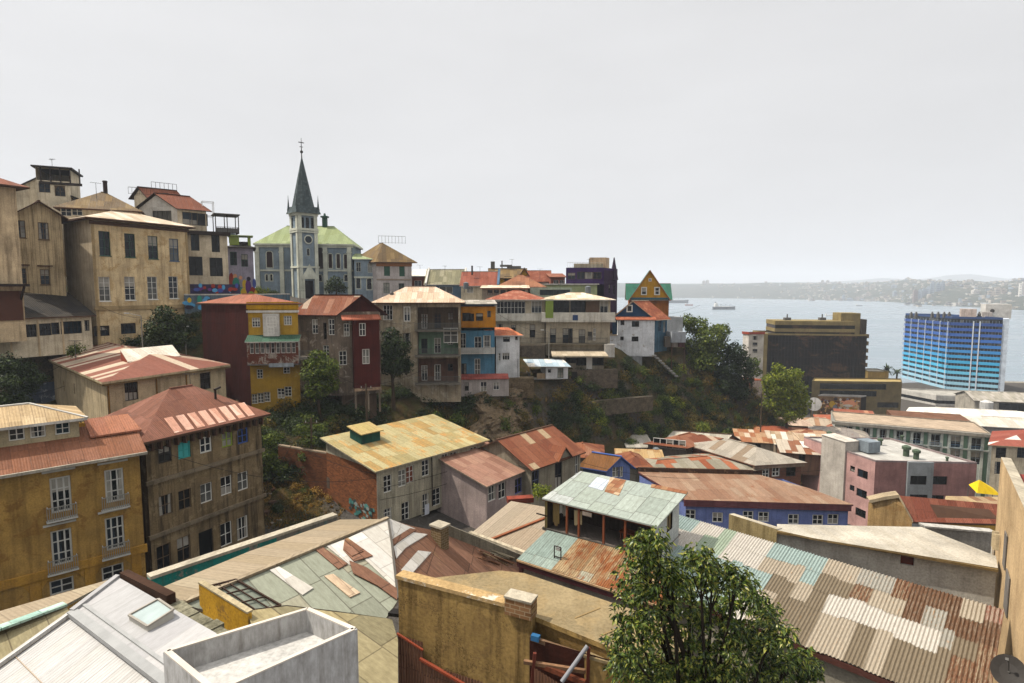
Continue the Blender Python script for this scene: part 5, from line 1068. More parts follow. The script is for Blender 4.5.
b = MB(); PT2 = tin([('#a08a68', 3), ('#957f5e', 2), ('#ab9675', 1)], (.7, 3.), .18, .1, ('#7a5c3c', '#8f7048'), .5, .3)
e = [a0-h.u*.5-h.w*.5, a1+h.u*.5-h.w*.5, a1+h.u*.5+h.w*5.5, a0-h.u*.5+h.w*5.5]; e = [Vector((p.x, p.y, zt_)) for p in e]; r0 = (e[0]+e[3])/2+h.u*2+Z*1.1; r1 = (e[1]+e[2])/2-h.u*3.2+Z*1.1
for f in ((e[0], e[1], r1, r0), (e[1], e[2], r1), (e[2], e[3], r0, r1), (e[3], e[0], r0)): b.poly(f, PT2)
for i in range(4): b.poly((e[i]-Z*.2, e[(i+1) % 4]-Z*.2, e[(i+1) % 4], e[i]), WHI)
b.beam(r0, r1, .25, .1, WHI); b.beam(e[1], r1, .2, .1, WHI); h.add('attic_roof', b)
b = MB(); q = a1+h.u*.6+h.w*.3; q.z = h.z+1.35; b.slab((q-h.w*.9-Z*.1, q-h.w*.9+h.u*3.4-Z*.1, q+h.u*3.0+h.w*2.2+Z*.75, q+h.w*2.2+Z*.75), .14, tin([('#8d5c44', 1), ('#875640', 1)], (1., 3.), .16, .1)); h.add('lean_to_roof', b)
h.end()
# brown house
BW_ = plaster('#766448', '#1e1710', .8, peel='#7d6c50', peel_amt=.42)
h = House('brown_house', 'soot-stained brown three-storey house with a rust and white striped hip roof', 'apartment house', (145, 440, 46), (260.5, None), 10., yaw=63, yl=143, zb=24.5)
TQ = paint('#2f8f8a', .6)
top = [(165, 454), (184.6, 450.), (206, 444.6), (227.4, 439.2), (243, 435.8)]; midr = [(165.8, 505), (185, 499.5), (206.5, 492.8), (226.4, 485.4), (243, 481)]; bot = [(164, 557.5), (184, 549), (226.4, 534), (242.6, 528)]
tf = [W_DK, TQ, WHITE(), paint('#7a8a2c', .6), paint('#2f4a86', .6)]
wins = [(a, c, 1.15, 1.45, dict(fm=tf[i], fw=.12, cols=2, rows=2, pane=(paint('#3a9a98', .5) if i == 1 else None))) for i, (a, c) in enumerate(top)]
wins += [(a, c, 1.15, 1.75, dict(cols=2, rows=2, pane=pane_mat(3 if i in (2, 4) else 4), fm=(W_BR if i < 2 else WHITE()))) for i, (a, c) in enumerate(midr)]
wins += [(a, c, 1.2, 2.2, dict(cols=2, rows=2, fm=(W_BR if i < 2 else WHITE()), pane=pane_mat(4))) for i, (a, c) in enumerate(bot)]
h.wall('R', BW_, wins+[(206.5, 546.5, 1.4, 3.0, dict(fm=W_DK, cols=1, rows=1, pane=pane_mat(4)))], depth=.3).rest(BW_)
SRT = tin([('#6d4636', 4), ('#734c3d', 3), ('#643f30', 2)], (.9, 2.2), .16, .3, ('#5e2e1a', '#7a4226'), .5, .35)
h.hip(3.0, .75, SRT, side=BRW, inset=5.2, t=.2)
PNK = tin([('#c49a86', 3), ('#b98a74', 2), ('#cfae9c', 1)], (.7, 2.6), .16, .1, ('#96604a', '#a8705a'), .5, .25)
c = h.rc; f0, f1 = c[0], c[1]; r0, r1 = h.ridge; un = (r0-f0)
b = MB(); up_ = h.w*1.9+Z*(3.0*1.9/((h.lw+1.5)/2)); off = Z*.045
for k in range(11):
    s = 3.0+k*1.03; q = f0+h.u*s+h.w*.25+Z*.12+off
    if s > h.lu-.2: break
    b.slab((q, q+h.u*.72, q+h.u*.72+up_, q+up_), .03, PNK)
h.add('pale_sheets', b)
b = MB(); q = r0.lerp(f1, .45)+h.w*.2+Z*-.3; b.tube(q, q+Z*1.3, .11, .11, DW, 8); b.beam(q+Z*1.3-h.u*.1, q+Z*1.45+h.u*.55, .2, .16, DW); h.add('stove_pipe', b)
h.bandp('string_course', 'R', 204, 467, .32, .2, plaster('#7a6c58', '#2c241a', .5)); h.bandp('string_course', 'R', 204, 517.5, .32, .2, plaster('#7a6c58', '#2c241a', .5)); h.band('cornice', 'R', h.z-.35, h.z-.16, .3, BRW)
b = MB()
for k in range(16): q = h.face_pt('R', .25+k*(h.lu-.5)/15, h.z-.95, .02); b.box(q, h.u*.16, -(-h.w)*-.3, Z*.6, BRW)
for k in range(16): q = h.face_pt('R', .25+k*(h.lu-.5)/15, h.z-.95, .0); b.box(q, h.u*.16, Vector((h.u.y, -h.u.x, 0))*.5, Z*.6, BRW)
h.add('eave_brackets', b); h.end()
# striped roof house
ST = plaster('#a8987a', '#4a3e28', .5); STR = tin([('#724638', 7), ('#a89884', 3)], (1.05, 60), .16, .06, ('#6a3522', '#8a523a'), .4, .1)
h = House('striped_roof_house', 'beige stucco house with a low red and white striped hip roof and tilted white skylight', 'house', (106, 381, 55), (225, None), (40, None), yaw=67, yl=137, zb=28)
h.wall('R', ST, [(131.5, 391, 1.35, 1.9, dict(fm=W_DK, cols=3, rows=1, pane=pane_mat(4))), (205.5, 381, 1.35, 1.9, dict(fm=W_DK, pane=pane_mat(4)))]).wall('L', ST, [(64, 386, .6, 1.2, dict(cols=1)), (74.5, 389, .6, 1.2, dict(cols=1))]).rest(ST)
h.hip(1.5, .5, STR, side=plaster('#a89878'), t=.22)
h.band('gutter', 'R', h.z-.42, h.z-.22, .42, plaster('#6e5c3e')); h.band('gutter', 'L', h.z-.42, h.z-.22, .42, plaster('#6e5c3e'))
for px in (106.5, 157, 187): t, z = h.on('R', px, 400); b = MB(); q = h.face_pt('R', max(t, .12), 30, .08); b.tube(q, q+Z*(h.z-30.4), .07, .07, plaster('#7a5a2c'), 8); h.add('drainpipe', b)
b = MB(); q = P(128, 362, 62); q.z = h.z+1.0; qa = h.u*6.2; qw = h.w*2.8
b.slab((q, q+qa, q+qa+qw+Z*1.1, q+qw+Z*1.1), .12, tin([('#c9c1b2', 1), ('#bdb4a4', 1)], (1., 3), .2, .06)); b.poly((q-Z*.1, q+qw+Z*1.0, q+qw-Z*.5, q-Z*.8), paint('#7d3a28')); b.poly((q-Z*.1, q+qa-Z*.1, q+qa-Z*.8, q-Z*.8), paint('#8f5a44')); h.add('skylight', b)
h.end()
b = MB(); q = P(80, 420, 50); b.cbox(q+Z*-.6, 2.6, .5, .35, YT, 30); b.tube(q-Z*.5+Vector((.1, 0, 0)), q+Z*.9, .04, .04, DW, 6); dd = Vector((-.5, -.85, .25)).normalized(); b.tube(q+Z*.45+Vector((-.35, 0, 0)), q+Z*.45+Vector((-.35, 0, 0))+dd*.08, .5, .5, DW, 16); b.beam(q+Z*.45, q+Z*.45+dd*.4, .04, .04, DW)
single('satellite_dish', b, 'dark satellite dish on a mast against the striped-roof house', 'satellite dish', None, q-Z*.6)
# pale roofed house with brick flank
GT = tin([('#948a64', 3), ('#9a906a', 3), ('#8a7e56', 2), ('#8f7648', 1)], (.85, 2.2), .16, .52, ('#9a6a38', '#a8844c'), .5, .35)
GWL = plaster('#aca48e', '#4a4436', .5, boards=.22)
h = House('brick_flank_house', 'long grey weatherboard house with a yellow-green tin roof and bare brick flank', 'house', (376.5, 470, 55), (484.5, None), 9.2, yaw=48.6, yl=138, zb=26.5)
wr = dict(cols=2, rows=3)
C7 = lambda x, y: (250+x/3.94, 400+y/3.94)
w7 = [(543, 330, 1.0, 1.75), (600, 308, 1.0, 1.75), (631, 293, 1.0, 1.75, dict(pane=paint('#6a3c2c'))), (692, 268, 1.0, 1.75), (769, 243, 1.05, 1.75), (803, 236, 1.05, 1.75), (882, 215, 1.1, 1.75), (543, 452, 1.0, 1.3), (613, 438, 1.0, 1.9), (692, 412, .95, 2.4), (735, 382, 1.2, 1.9), (787, 362, 1.05, 1.8), (880, 335, 1.1, 1.8)]
h.wall('R', GWL, [C7(x[0], x[1])+tuple(x[2:]) for x in w7], **wr).wall('L', brick('#7d4a2a', '#5a341e', '#5c4632')).rest(GWL)
h.shed(1.6, .45, GT, side=plaster('#9a9078'), high='K')
sw_ = MB()
bk = brick('#6d4026', '#4f2e1c', '#5c4632'); 
n_ = Vector((h.u.y, -h.u.x, 0)); t, z = h.on('R', C7(716, 300)[0], 480); b = MB(); q = h.face_pt('R', t, 27, .07); b.tube(q, q+Z*(h.z-27.2), .06, .06, DW, 6); h.add('drainpipe', b)
b = MB(); b.box(h.face_pt('R', .0, 26.5, .03), h.u*.22, -n_*.05, Z*(h.z-26.6), plaster('#a39c8a')); h.add('corner_board', b)
b = MB(); q = h.pt(2.2, 5.8, h.z+.75); TG = plaster('#1f4a40', '#0e211d', .5); b.box(q, h.u*2.4, h.w*2.2, Z*1.5, TG)
b.slab([q+Z*1.45+h.u*x+h.w*y+Z*(.0 if y < 1 else .5) for x, y in ((-.25, -.35), (2.65, -.35), (2.65, 2.4), (-.25, 2.4))], .1, tin([('#9a8a58', 1), ('#a08c5c', 1)], (.8, 2), .2, .3)); b.box(q-Z*.3-h.w*.25-h.u*.1, h.u*2.7, h.w*.3, Z*.5, TG); h.add('roof_lantern', b)
b = MB(); mur = random.Random(3)
A_ = h.L.copy(); d_ = -h.w
for k in range(40): blob(b, Vector((A_.x, A_.y, 27)), d_, mur.uniform(4.4, 8.8), mur.uniform(27., 28.6), mur.uniform(.1, .4), mur.uniform(.1, .3), (paint('#3a6a64'), paint('#4a7a74'), paint('#7d8580'), paint('#2a3a3a'))[k % 4], .02+.002*k, mur.choice((4, 5, 7)), mur.random()*3)
h.add('graffiti', b)
b = MB(); t, z = h.on('L', C7(305, 325)[0], C7(305, 325)[1]); q = h.face_pt('L', t-.5, z-.6, .02); b.box(q, -h.w*1.0, -(Vector((-h.w.y, h.w.x, 0)))*.05, Z*1.2, plaster('#5a4c40')); h.add('patched_opening', b)
b = MB(); t, z = h.on('R', C7(692, 430)[0], C7(692, 430)[1]); b.box(h.face_pt('R', t-.3, z-.5, .2), h.u*.6, n_*.03, Z*1.1, paint('#b9bcc4')); h.add('hanging_cloth', b)
h.end()
a = h.L; bw2 = MB(); e_ = a+Vector((-6.5, 3.2, 0)); bw2.box(Vector((a.x, a.y, 26.5)), Vector((e_.x-a.x, e_.y-a.y, 0)), Vector((.15, .35, 0)), Z*(a.z-26.5-.2), bk); bw2.box(Vector((a.x, a.y, a.z-.2)), Vector((e_.x-a.x, e_.y-a.y, 0)), Vector((.15, .4, 0)), Z*.15, plaster('#8a7a66'))
single('brick_wall', bw2, 'old brick yard wall running left from the brick flank among creepers', 'wall')
# houses beyond it
PKW = plaster('#9a8a84', '#54484a', .4)
h = House('pink_house', 'low pinkish house under a faded salmon tin lean-to roof beside the grey weatherboard house', 'house', (486.5, 485, 57), (531, None), 8., yaw=52, yl=140, zb=24.5)
C8 = lambda x, y: (430+x/4.876, 380+y/4.876)
h.wall('R', PKW, [C8(303, 553)+(1.3, 1.6), C8(352, 540)+(1.2, 1.7), C8(440, 512)+(1.9, 1.7, dict(cols=3, fm=paint('#5a5f9a')))], cols=2, rows=2).rest(PKW); h.shed(1.9, .4, tin([('#866454', 3), ('#8d6c5a', 2), ('#7d5a4a', 1)], (.8, 2.6), .16, .22), side=plaster('#8a7a6a')); h.end()
h = House('rust_roof_house', 'pale stone house with a long rusty patched roof and a tiny front gable dormer', 'house', (531, 467, 61), (580.5, None), 9., yaw=47, yl=140, zb=24)
SWL = plaster('#857d6c', '#3c362c', .55)
h.wall('R', SWL, [C8(515, 490)+(1.2, 2.2, dict(fm=paint('#5a5f7a'))), C8(627, 465)+(1.3, 3.0, dict(fm=W_DK, pane=pane_mat(4))), C8(715, 415)+(.7, 2.2)], cols=2, rows=2).rest(SWL)
h.gable(2.3, .45, tin([('#70422c', 4), ('#784a34', 3), ('#988468', 1), ('#683a26', 2)], (1., 2.8), .16, .3), SWL, axis='u', side=BRW)
b = MB(); t = h.on('R', C8(640, 390)[0], C8(640, 390)[1])[0]; q = h.face_pt('R', t, h.z, .5); b.poly((q-h.u*1., q+h.u*1., q+Z*1.1), SWL); b.slab((q-h.u*1.3-Z*.15+n_*.2, q+Z*1.25+n_*.2, q+Z*1.25+h.w*2.2, q-h.u*1.3-Z*.15+h.w*2.2), .12, RUST_T, BRW); b.slab((q+Z*1.25+n_*.2, q+h.u*1.3-Z*.15+n_*.2, q+h.u*1.3-Z*.15+h.w*2.2, q+Z*1.25+h.w*2.2), .12, RUST_T, BRW); h.add('dormer', b)
b = MB(); q = h.face_pt('R', t-1, 25.2, .9); b.box(q, h.u*2, h.w*.9, Z*.15, DW); railing(b, (q, q+h.u*2), 1., DW, .2); h.add('balcony', b); h.end()
PBL = plaster('#6070a0', '#26325a', .35)
h = House('blue_gable_cottage', 'small periwinkle blue gable cottage with a brown tin roof', 'house', (606.5, 468, 70), (630, None), (583, None), yaw=18, yl=150, zb=21.5)
h.wall('R', PBL, [(616, 471.5, 1.0, 1.5, dict(rows=2)), (621, 471.5, .6, 1.5, dict(rows=2))]).wall('L', plaster('#4a5a80', '#26304a', .4)).rest(PBL); h.gable(1.35, .4, tin([('#6e4a28', 3), ('#77522e', 2), ('#64421f', 1)], (.9, 2.5), .18, .25), PBL, axis='w', side=paint('#3d5a96')); h.end()
h = House('rust_roof_shed', 'low rusty roofed shed behind the periwinkle cottage at the cliff foot', 'shed', (562, 456, 76), (602, None), 6, yaw=-8, zb=22); h.rest(SWL).hip(1.1, .4, RUST_T, side=BRW); h.end()
h = House('rust_roof_shed', 'small brown roofed shed between the periwinkle cottage and the colonnaded house', 'shed', (628, 467, 80), (650, None), 6, yaw=5, zb=19); h.rest(SWL).hip(1.0, .4, RUST_T, side=BRW); h.end()
h = House('yard_shed', 'narrow shed with tan lean-to roof in the yard before the colonnade', 'shed', (618, 461, 88), (664, None), 4, yaw=-6, zb=20); h.rest(plaster('#7a6648', '#3a2e20', .5)).shed(.8, .3, tin([('#9a8058', 2), ('#8a6a44', 1), ('#a08a66', 1)], (1., 3.), .2, .25)); h.end()
# colonnaded house
C5 = lambda x, y: (560+x/3.413, 410+y/3.413)
h = House('colonnade_house', 'long rusty-roofed house with pale posts and dark openings below the cliff', 'house', (686, 447.5, 93), (719, None), (648, None), yaw=38, yl=155, zb=19.8)
DWL = plaster('#5a5046', '#26211b', .5); h.wall('L', DWL, [C5(x, 122-(430-x)*.1)+(1.2, 1.6, dict(fm=WHITE(), pane=pane_mat(4), cols=1, rows=1)) for x in (330, 352, 374, 396, 416)]).wall('R', DWL, [C5(458, 138)+(1.2, 1.9, dict(cols=2, rows=2)), C5(492, 128)+(1., 1.2)]).rest(DWL)
h.hip(1.2, .5, tin([('#74462f', 4), ('#7c503a', 3), ('#a08c78', 1.2), ('#6a3c28', 2)], (1.4, 3.), .2, .3), side=BRW); h.end()
h = House('orange_gable_house', 'house with a pale grey tin roof and a weathered orange gable end below the cliff', 'house', (721.5, 443, 99), (737, None), (668, None), yaw=35, yl=163, zb=19.5)
OGB = plaster('#96582c', '#40240f', .5); h.wall('R', OGB, [(729, 449, 2.4, 2.0, dict(fm=W_DK, pane=pane_mat(4)))]).rest(OGB); h.gable(1.2, .5, tin([('#a09a8c', 2), ('#b0aa9c', 2), ('#8f897c', 1)], (1., 3.5), .2, .1), OGB, axis='w', side=BRW); h.end()
h = House('grey_shed', 'grey corrugated lean-to at the end of the colonnaded house', 'shed', (628, 447, 97), (652, None), 5, yaw=0, zb=20); h.wall('R', DWL, [(634, 452, 1., 1.4), (644, 452, 1., 1.4)]).rest(DWL).shed(.8, .4, GREY_T); h.end()
# long layered cornice building
DCB = plaster('#4a3628', '#1e150e', .6, peel='#6e5540', peel_amt=.3)
h = House('cornice_building', 'long dark building with layered wooden cornices under a grey and rust roof', 'building', (650, 478, 80), (757, None), 9, yaw=14, yl=118, zb=15.5)
h.wall('R', DCB).rest(DCB); h.hip(1.1, .6, tin([('#857f70', 4), ('#787262', 3), ('#8a5236', 1.6), ('#7a4228', 1)], (1.2, 3.2), .2, .28), side=BRW)
for k, (dz, o) in enumerate(((.5, .5), (1.05, .32), (1.7, .42), (2.5, .2))): h.band('cornice', 'R', h.z-dz-.22, h.z-dz, o, plaster(('#5a4636', '#6e5a48', '#45352a', '#5f4a3a')[k], '#1e150e', .5))
h.end()
h = House('brick_facade_house', 'house with a grey hip roof over a red-brown brick facade with ornate white windows', 'house', (755, 464.5, 84), (801.5, None), 13, yaw=10, yl=120, zb=15)
BF = brick('#6a3a2a', '#54301f', '#6a5c50'); h.wall('R', BF, [(766, 472, 1.2, 1.9, dict(fw=.16)), (776, 470, 1.3, 2.0, dict(fw=.16)), (791, 470, 1.6, 2.0, dict(fm=W_DK, pane=pane_mat(4)))]).rest(BF); h.hip(1.6, .5, tin([('#8f887c', 4), ('#857e72', 3), ('#7a6a58', 1)], (1.2, 3.), .2, .1), side=plaster('#7a5a48'))
h.band('cornice', 'R', h.z-.6, h.z-.2, .35, plaster('#8a7462')); h.end()
# blue long house
BLP = plaster('#6976a8', '#3c4870', .4); MAU = plaster('#6a3e42', '#3a2024', .35)
h = House('blue_house', 'bright blue house with mauve fascia, small white windows and a wide brown tin roof', 'house', (686, 499, 70), (848.6, None), 10, yaw=-4.7, yl=112, zb=15)
BX = lambda x, y: (560+x/3.413, 410+y/3.413)
h.wall('R', BLP, [BX(x, y)+(1.3, 1.3) for x, y in ((445, 357), (538, 367), (642, 362), (695, 365), (797, 373), (880, 375), (932, 373))], cols=2, rows=2, fw=.12, z1=h.z-.75).rest(BLP)
h.band('fascia', 'R', h.z-.85, h.z-.02, .25, MAU)
BRT = tin([('#7f6450', 4), ('#846a56', 3), ('#785a46', 2), ('#88725e', 1)], (.9, 3.), .2, .42, ('#5f3822', '#7d4c2e'))
b = MB(); c = [h.C-h.w*.3-h.u*.3, h.Rr-h.w*.3+h.u*.3, Pz(846, 498, h.z), Pz(786, 474, h.z+.6), Pz(684, 492, h.z)]
c[2] = h.Rr+h.w*6+h.u*.3; c[3] = h.D-h.u*3+Z*.5; c[4] = h.L+Z*.5-h.u*.2
b.slab([c[0], c[1], c[2], c[3], c[4]], .2, BRT, MAU); h.add('roof', b)
b = MB(); b.box(h.L+Z*.2, (h.D-h.L)*.8, h.w*.35, Z*.9, DCB); h.add('back_parapet', b); h.end()
# dark back wall line above the blue roof
# shanty roofs towards the square
SH = [(738, 441, 108, 8, 6, -15, [('#9a7a5c', 2), ('#8a5a3c', 2), ('#b0a08c', 1)]), (757, 437, 114, 10, 7, -20, [('#8a4a30', 3), ('#a07050', 1)]), (776, 444, 103, 9, 6, -18, [('#a08c74', 2), ('#8f7a60', 1), ('#c0b8aa', 1)]), (790, 437, 112, 9, 6, -22, [('#7a4a34', 2), ('#9a7c62', 2)]), (782, 452, 96, 9, 5, -16, [('#a59a8a', 2), ('#7a5038', 1)]),
 (806, 447, 100, 7, 6, -20, [('#8f8578', 2), ('#a49a8c', 1)]), (812, 434, 116, 10, 7, -24, [('#8c8478', 2), ('#77706a', 2)]), (830, 430, 122, 9, 6, -24, [('#7d4630', 3), ('#8c5a42', 1)]), (798, 424, 128, 9, 6, -20, [('#9a8c7a', 2), ('#8a6a50', 1)]), (818, 421, 132, 9, 7, -22, [('#8a4c34', 3), ('#a07a60', 1)]), (838, 417, 140, 8, 6, -22, [('#7a4432', 3), ('#946a50', 1)]), (772, 424, 126, 8, 5, -15, [('#b09a86', 1), ('#a08a78', 1)])]
SHL = ['rusty patched roof nearest the cliff foot in the huddle of low roofs', 'mostly rust-red low roof directly under the slope end', 'pale tan and white patched roof in the middle of the huddle', 'brown and tan roof behind the patched one near the light green tree', 'grey tin roof with one rusty corner beside the pink building', 'small plain grey roof tucked against the pink building flank', 'darker grey roof in front of the light green tree', 'solid rust-red roof left of the green and white building', 'tan roof under the light green tree', 'rust and tan roof below the portrait mural', 'dark rust roof at the foot of the portrait mural', 'pale pinkish roof left of the light green tree trunk']
for (px, py, Y, wd, dp, yw, pal), lb in zip(SH, SHL):
    h = House('low_house', 'low house, '+lb, 'house', (px, py, Y), wd, dp, yaw=yw, zb=P(px, py, Y).z-3.6, group='huddle of low tin-roofed houses')
    wm = plaster(rng.choice(('#8a7a68', '#7a5a48', '#a09484', '#6a6258')), '#3a3228', .5); h.wall('R', wm, [(px+8, py+9, 1., 1.2), (px+20, py+6, 1., 1.2)], fm=W_DK).rest(wm)
    if rng.random() < .5: h.shed(.9, .4, tin(pal, (1., 2.4), .2, .3), side=BRW)
    else: h.hip(1.1, .4, tin(pal, (1., 2.4), .2, .3), side=BRW)
    h.end()
b = MB(); q = P(803, 452, 97); b.slab([q+Vector((0, 0, .8)), q+Vector((6.5, -1.6, .8)), q+Vector((7.2, 1.2, 1.2)), q+Vector((.7, 2.8, 1.2))], .15, WHITE_T, DG)
for x, y in ((.5, .4), (6, -1), (6.6, .9), (1, 2.3)): b.box(q+Vector((x, y, -1.9)), (.12, 0, 0), (0, .12, 0), (0, 0, 2.75), DG)
single('tin_canopy', b, 'white sheet canopy on posts beside the pink building', 'canopy')
h = House('peach_house', 'little peach-orange house half hidden by the light green tree', 'house', (751, 381, 138), (762, None), 6, yaw=15, yl=130, zb=14); pm_ = plaster('#b0664a', '#6a3a28', .3); h.wall('R', plaster('#a59488')).rest(pm_).flat(.3, GREY_T, pm_); h.end()
# ================================================================== TOWN BY THE WATER (right)
PKF = plaster('#966f6a', '#4f3436', .3); PKL = plaster('#b58f88', '#6a4a48', .25); GRC = plaster('#8f9394', '#55585a', .3); WCO = plaster('#b5ada2', '#6f685e', .35)  # pink walls: sunlit flank paler, front darker, the side light painted in
h = House('pink_building', 'pink flat-roofed building with grey window bay, white stair block and roof vents', 'apartment building', (875.4, 462, 84), (977, None), (804, None), yaw=-4, yl=104, zb=10)
dw = dict(fm=W_DK, pane=pane_mat(4), cols=2, rows=1)
h.wall('R', PKF, [(939, 480.5, 2.3, 1.3, dw), (936, 500.5, 2.2, 1.6, dw)]).wall('L', PKL, [(862.5, 474, 1.9, 1.25, dw), (861.5, 493.5, 1.9, 1.25, dw), (860.5, 513, 1.9, 1.25, dw), (852.5, 469, .9, .9, dw), (852, 488, .9, .9, dw), (812, 466, .4, 1., dict(cols=1))]).rest(PKF)
h.flat(.25, plaster('#a8a59e', '#7a766e', .4), plaster('#8a7a78'))
n_ = Vector((h.u.y, -h.u.x, 0)); ta = h.on('R', 906, 480)[0]; tb = h.on('R', 931.5, 480)[0]
b = MB(); q = h.face_pt('R', ta, 0, .35); e = h.face_pt('R', tb, 0, .35); ops = []
for px, py, w_, hh in ((917, 479.6, 2.3, 1.35), (917, 499, 2.5, 1.6)):
    t, z = h.on('R', px, py); ops.append((t-ta-w_/2, t-ta+w_/2, z-hh/2, z+hh/2)); c = q+h.u*(t-ta); add_window(h.root, (c.x, c.y, z), h.u, w_, hh, 2, 1, W_DK, pane=pane_mat(4))
b.wall(X2(q), X2(e), 10, h.z+.2, ops, GRC); b.wall(X2(e), X2(e-n_*.35), 10, h.z+.2, [], GRC); b.wall(X2(q-n_*.35), X2(q), 10, h.z+.2, [], GRC); b.poly((Vector((q.x, q.y, h.z+.2)), Vector((e.x, e.y, h.z+.2)), Vector((e.x, e.y, h.z+.2))-n_*.35, Vector((q.x, q.y, h.z+.2))-n_*.35), GRC); h.add('grey_bay', b)
nl = Vector((-h.w.y, h.w.x, 0)); nl = nl if nl.x < 0 else -nl
ta = h.on('L', 822, 465)[0]; tb = h.on('L', 846, 465)[0]; b = MB(); q = h.face_pt('L', ta, 10, .3); b.box(q, -h.w*(tb-ta), -nl*2.6, Z*(h.z+1.6-10), WCO); b.box(q+Z*(h.z+1.6-10)-(-h.w)*.1+nl*.1, -h.w*(tb-ta+.2), -nl*2.8, Z*.1, plaster('#c0b8ac')); h.add('stair_block', b)
b = MB(); q = h.face_pt('L', tb-.5, h.z+.2, -2.2); b.box(q, h.w*-2.4, -nl*2.2, Z*1.7, plaster('#7d868c', '#4c5258', .4)); h.add('plant_room', b)
for px, py, s_ in ((853, 447, .8), (906, 456, 1.0), (916, 459, .9), (880, 445, .7), (829, 438, .7), (947, 461, .4), (902, 440, .5)):
    q = Pz(px, py, h.z+.02); b = MB(); gm = paint('#43503f', .7); b.tube(q, q+Z*1.1*s_, .42*s_, .42*s_, gm, 10); b.tube(q+Z*1.1*s_, q+Z*1.5*s_, .62*s_, .62*s_, gm, 10); b.tube(q+Z*1.5*s_, q+Z*1.7*s_, .62*s_, .2*s_, gm, 10); h.add('roof_vent', b)
h.end()
# green and white long building
GWW = plaster('#a9ada6', '#62665f', .3); GPN = paint('#5a7562', .7)
h = House('green_white_building', 'long two-storey building of white pilasters and green panels with balcony windows', 'building', (835, 421.5, 120), (991, 434.5), 11., zb=7)
ww = dict(cols=2, rows=2, fm=paint('#9aa4a8'), pane=pane_mat(4))
xs_ = [848, 866, 882.5, 899.5, 916, 935, 955.5, 976]
wl_ = []
for i, x in enumerate(xs_):
    y = 430+(x-835)*.095; wl_ += [(x, y+1, 1.7, 2.5, ww), (x, y+15, 1.7, 2.4, ww)]
h.wall('R', GWW, wl_, depth=.5).rest(GWW)
h.flat(.2, plaster('#a3917c', '#6f5e4c', .5), plaster('#8a7f70'))
h.band('cornice', 'R', h.z-.5, h.z+.1, .6, plaster('#8f8a80', '#57524a', .4)); h.bandp('string_course', 'R', 900, 443, .3, .3, GWW)
b = None
n_ = Vector((h.u.y, -h.u.x, 0))
for i in range(len(xs_)):
    t = h.on('R', xs_[i], 440)[0]; t2 = h.on('R', xs_[i+1], 440)[0] if i+1 < len(xs_) else h.lu+1.0
    b = MB(); m_ = (t+t2)/2; b.box(h.face_pt('R', m_-.3, 7, .02), h.u*.6, n_*.06, Z*(h.z-7.6), GPN); h.add('green_panel', b)
    for o in (-.85, .4): b = MB(); b.box(h.face_pt('R', m_+o, 7, .02), h.u*.45, n_*.3, Z*(h.z-7.6), GWW); h.add('pilaster', b)
    b = MB(); z = h.on('R', xs_[i], 430+(xs_[i]-835)*.095+5.5)[1]; q = h.face_pt('R', t-1, z-.2, .6); b.box(q, h.u*2, -n_*.6, Z*.12, GWW); railing(b, (q, q+h.u*2), .8, W_BL, .2, .03); h.add('balcony', b)
h.end()
b = MB(); q = P(893, 417, 132); b.box(q-Z*1, Vector((14, -5, 0)), Vector((3, 7, 0)), Z*1.2, plaster('#6a4a38', '#33241a', .5)); single('ridge_parapet', b, 'dark brown roof parapet rising behind the green and white building', 'parapet')
h = House('red_roof_house', 'cream corner house with a rust-red roof patched in white, beside the green and white building', 'house', (992, 444.5, 98), 22, 12, yaw=-14, yl=48, zb=8)
h.wall('R', CRM, [(1001, 453, 1.5, 1.9, dict(fm=W_DK)), (1022, 453, 1.4, 1.8, dict(fm=W_DK)), (999, 468, 1.3, 2.2, dict(fm=W_DK))]).rest(CRM); h.hip(2.0, .6, tin([('#7a3c2e', 5), ('#83483a', 3), ('#c4beb4', 1.6)], (2.2, 3.2), .2, .1, ('#5c2a20', '#7a4434')), side=plaster('#a89878')); h.end()
# yellow awning
b = MB(); q = P(984, 494, 76); yl_ = paint('#c9a80c', .7)
tp = [q+Vector(v) for v in ((-1.6, -.8, .4), (1.8, -.6, 0.), (2., 1., .5), (-1.2, 1.2, .9))]; pk = q+Vector((-.6, .2, 1.9)); pk2 = q+Vector((.7, .1, 1.1))
for a_, c_, p_ in ((tp[0], tp[1], pk), (tp[1], tp[2], pk2), (tp[2], tp[3], pk), (tp[3], tp[0], pk)): b.poly((a_, c_, p_), yl_)
b.poly((tp[1], pk2, pk), yl_); b.poly((pk, pk2, tp[2]), yl_)
for c_ in tp: b.tube(c_-Z*2.2, c_, .05, .05, DG, 6)
single('yellow_awning', b, 'bright yellow fabric awning beside the pink building', 'awning')
h = House('ochre_house', 'low ochre-walled house with a tan tin roof behind the rust roof', 'house', (942, 511, 66), 12, 6, yaw=-3, yl=50, zb=17)
h.rest(plaster('#b08a3c', '#5a4420', .4)); b = MB(); b.slab([h.C+Z*.02-h.w*.3, h.Rr+Z*.02-h.w*.3, h.D+Z*.15, h.L+Z*.15], .2, tin([('#8a7458', 3), ('#94805f', 2), ('#75543a', 1)], (.9, 2.6), .2, .3), plaster('#8a7048')); h.add('roof', b); h.end()
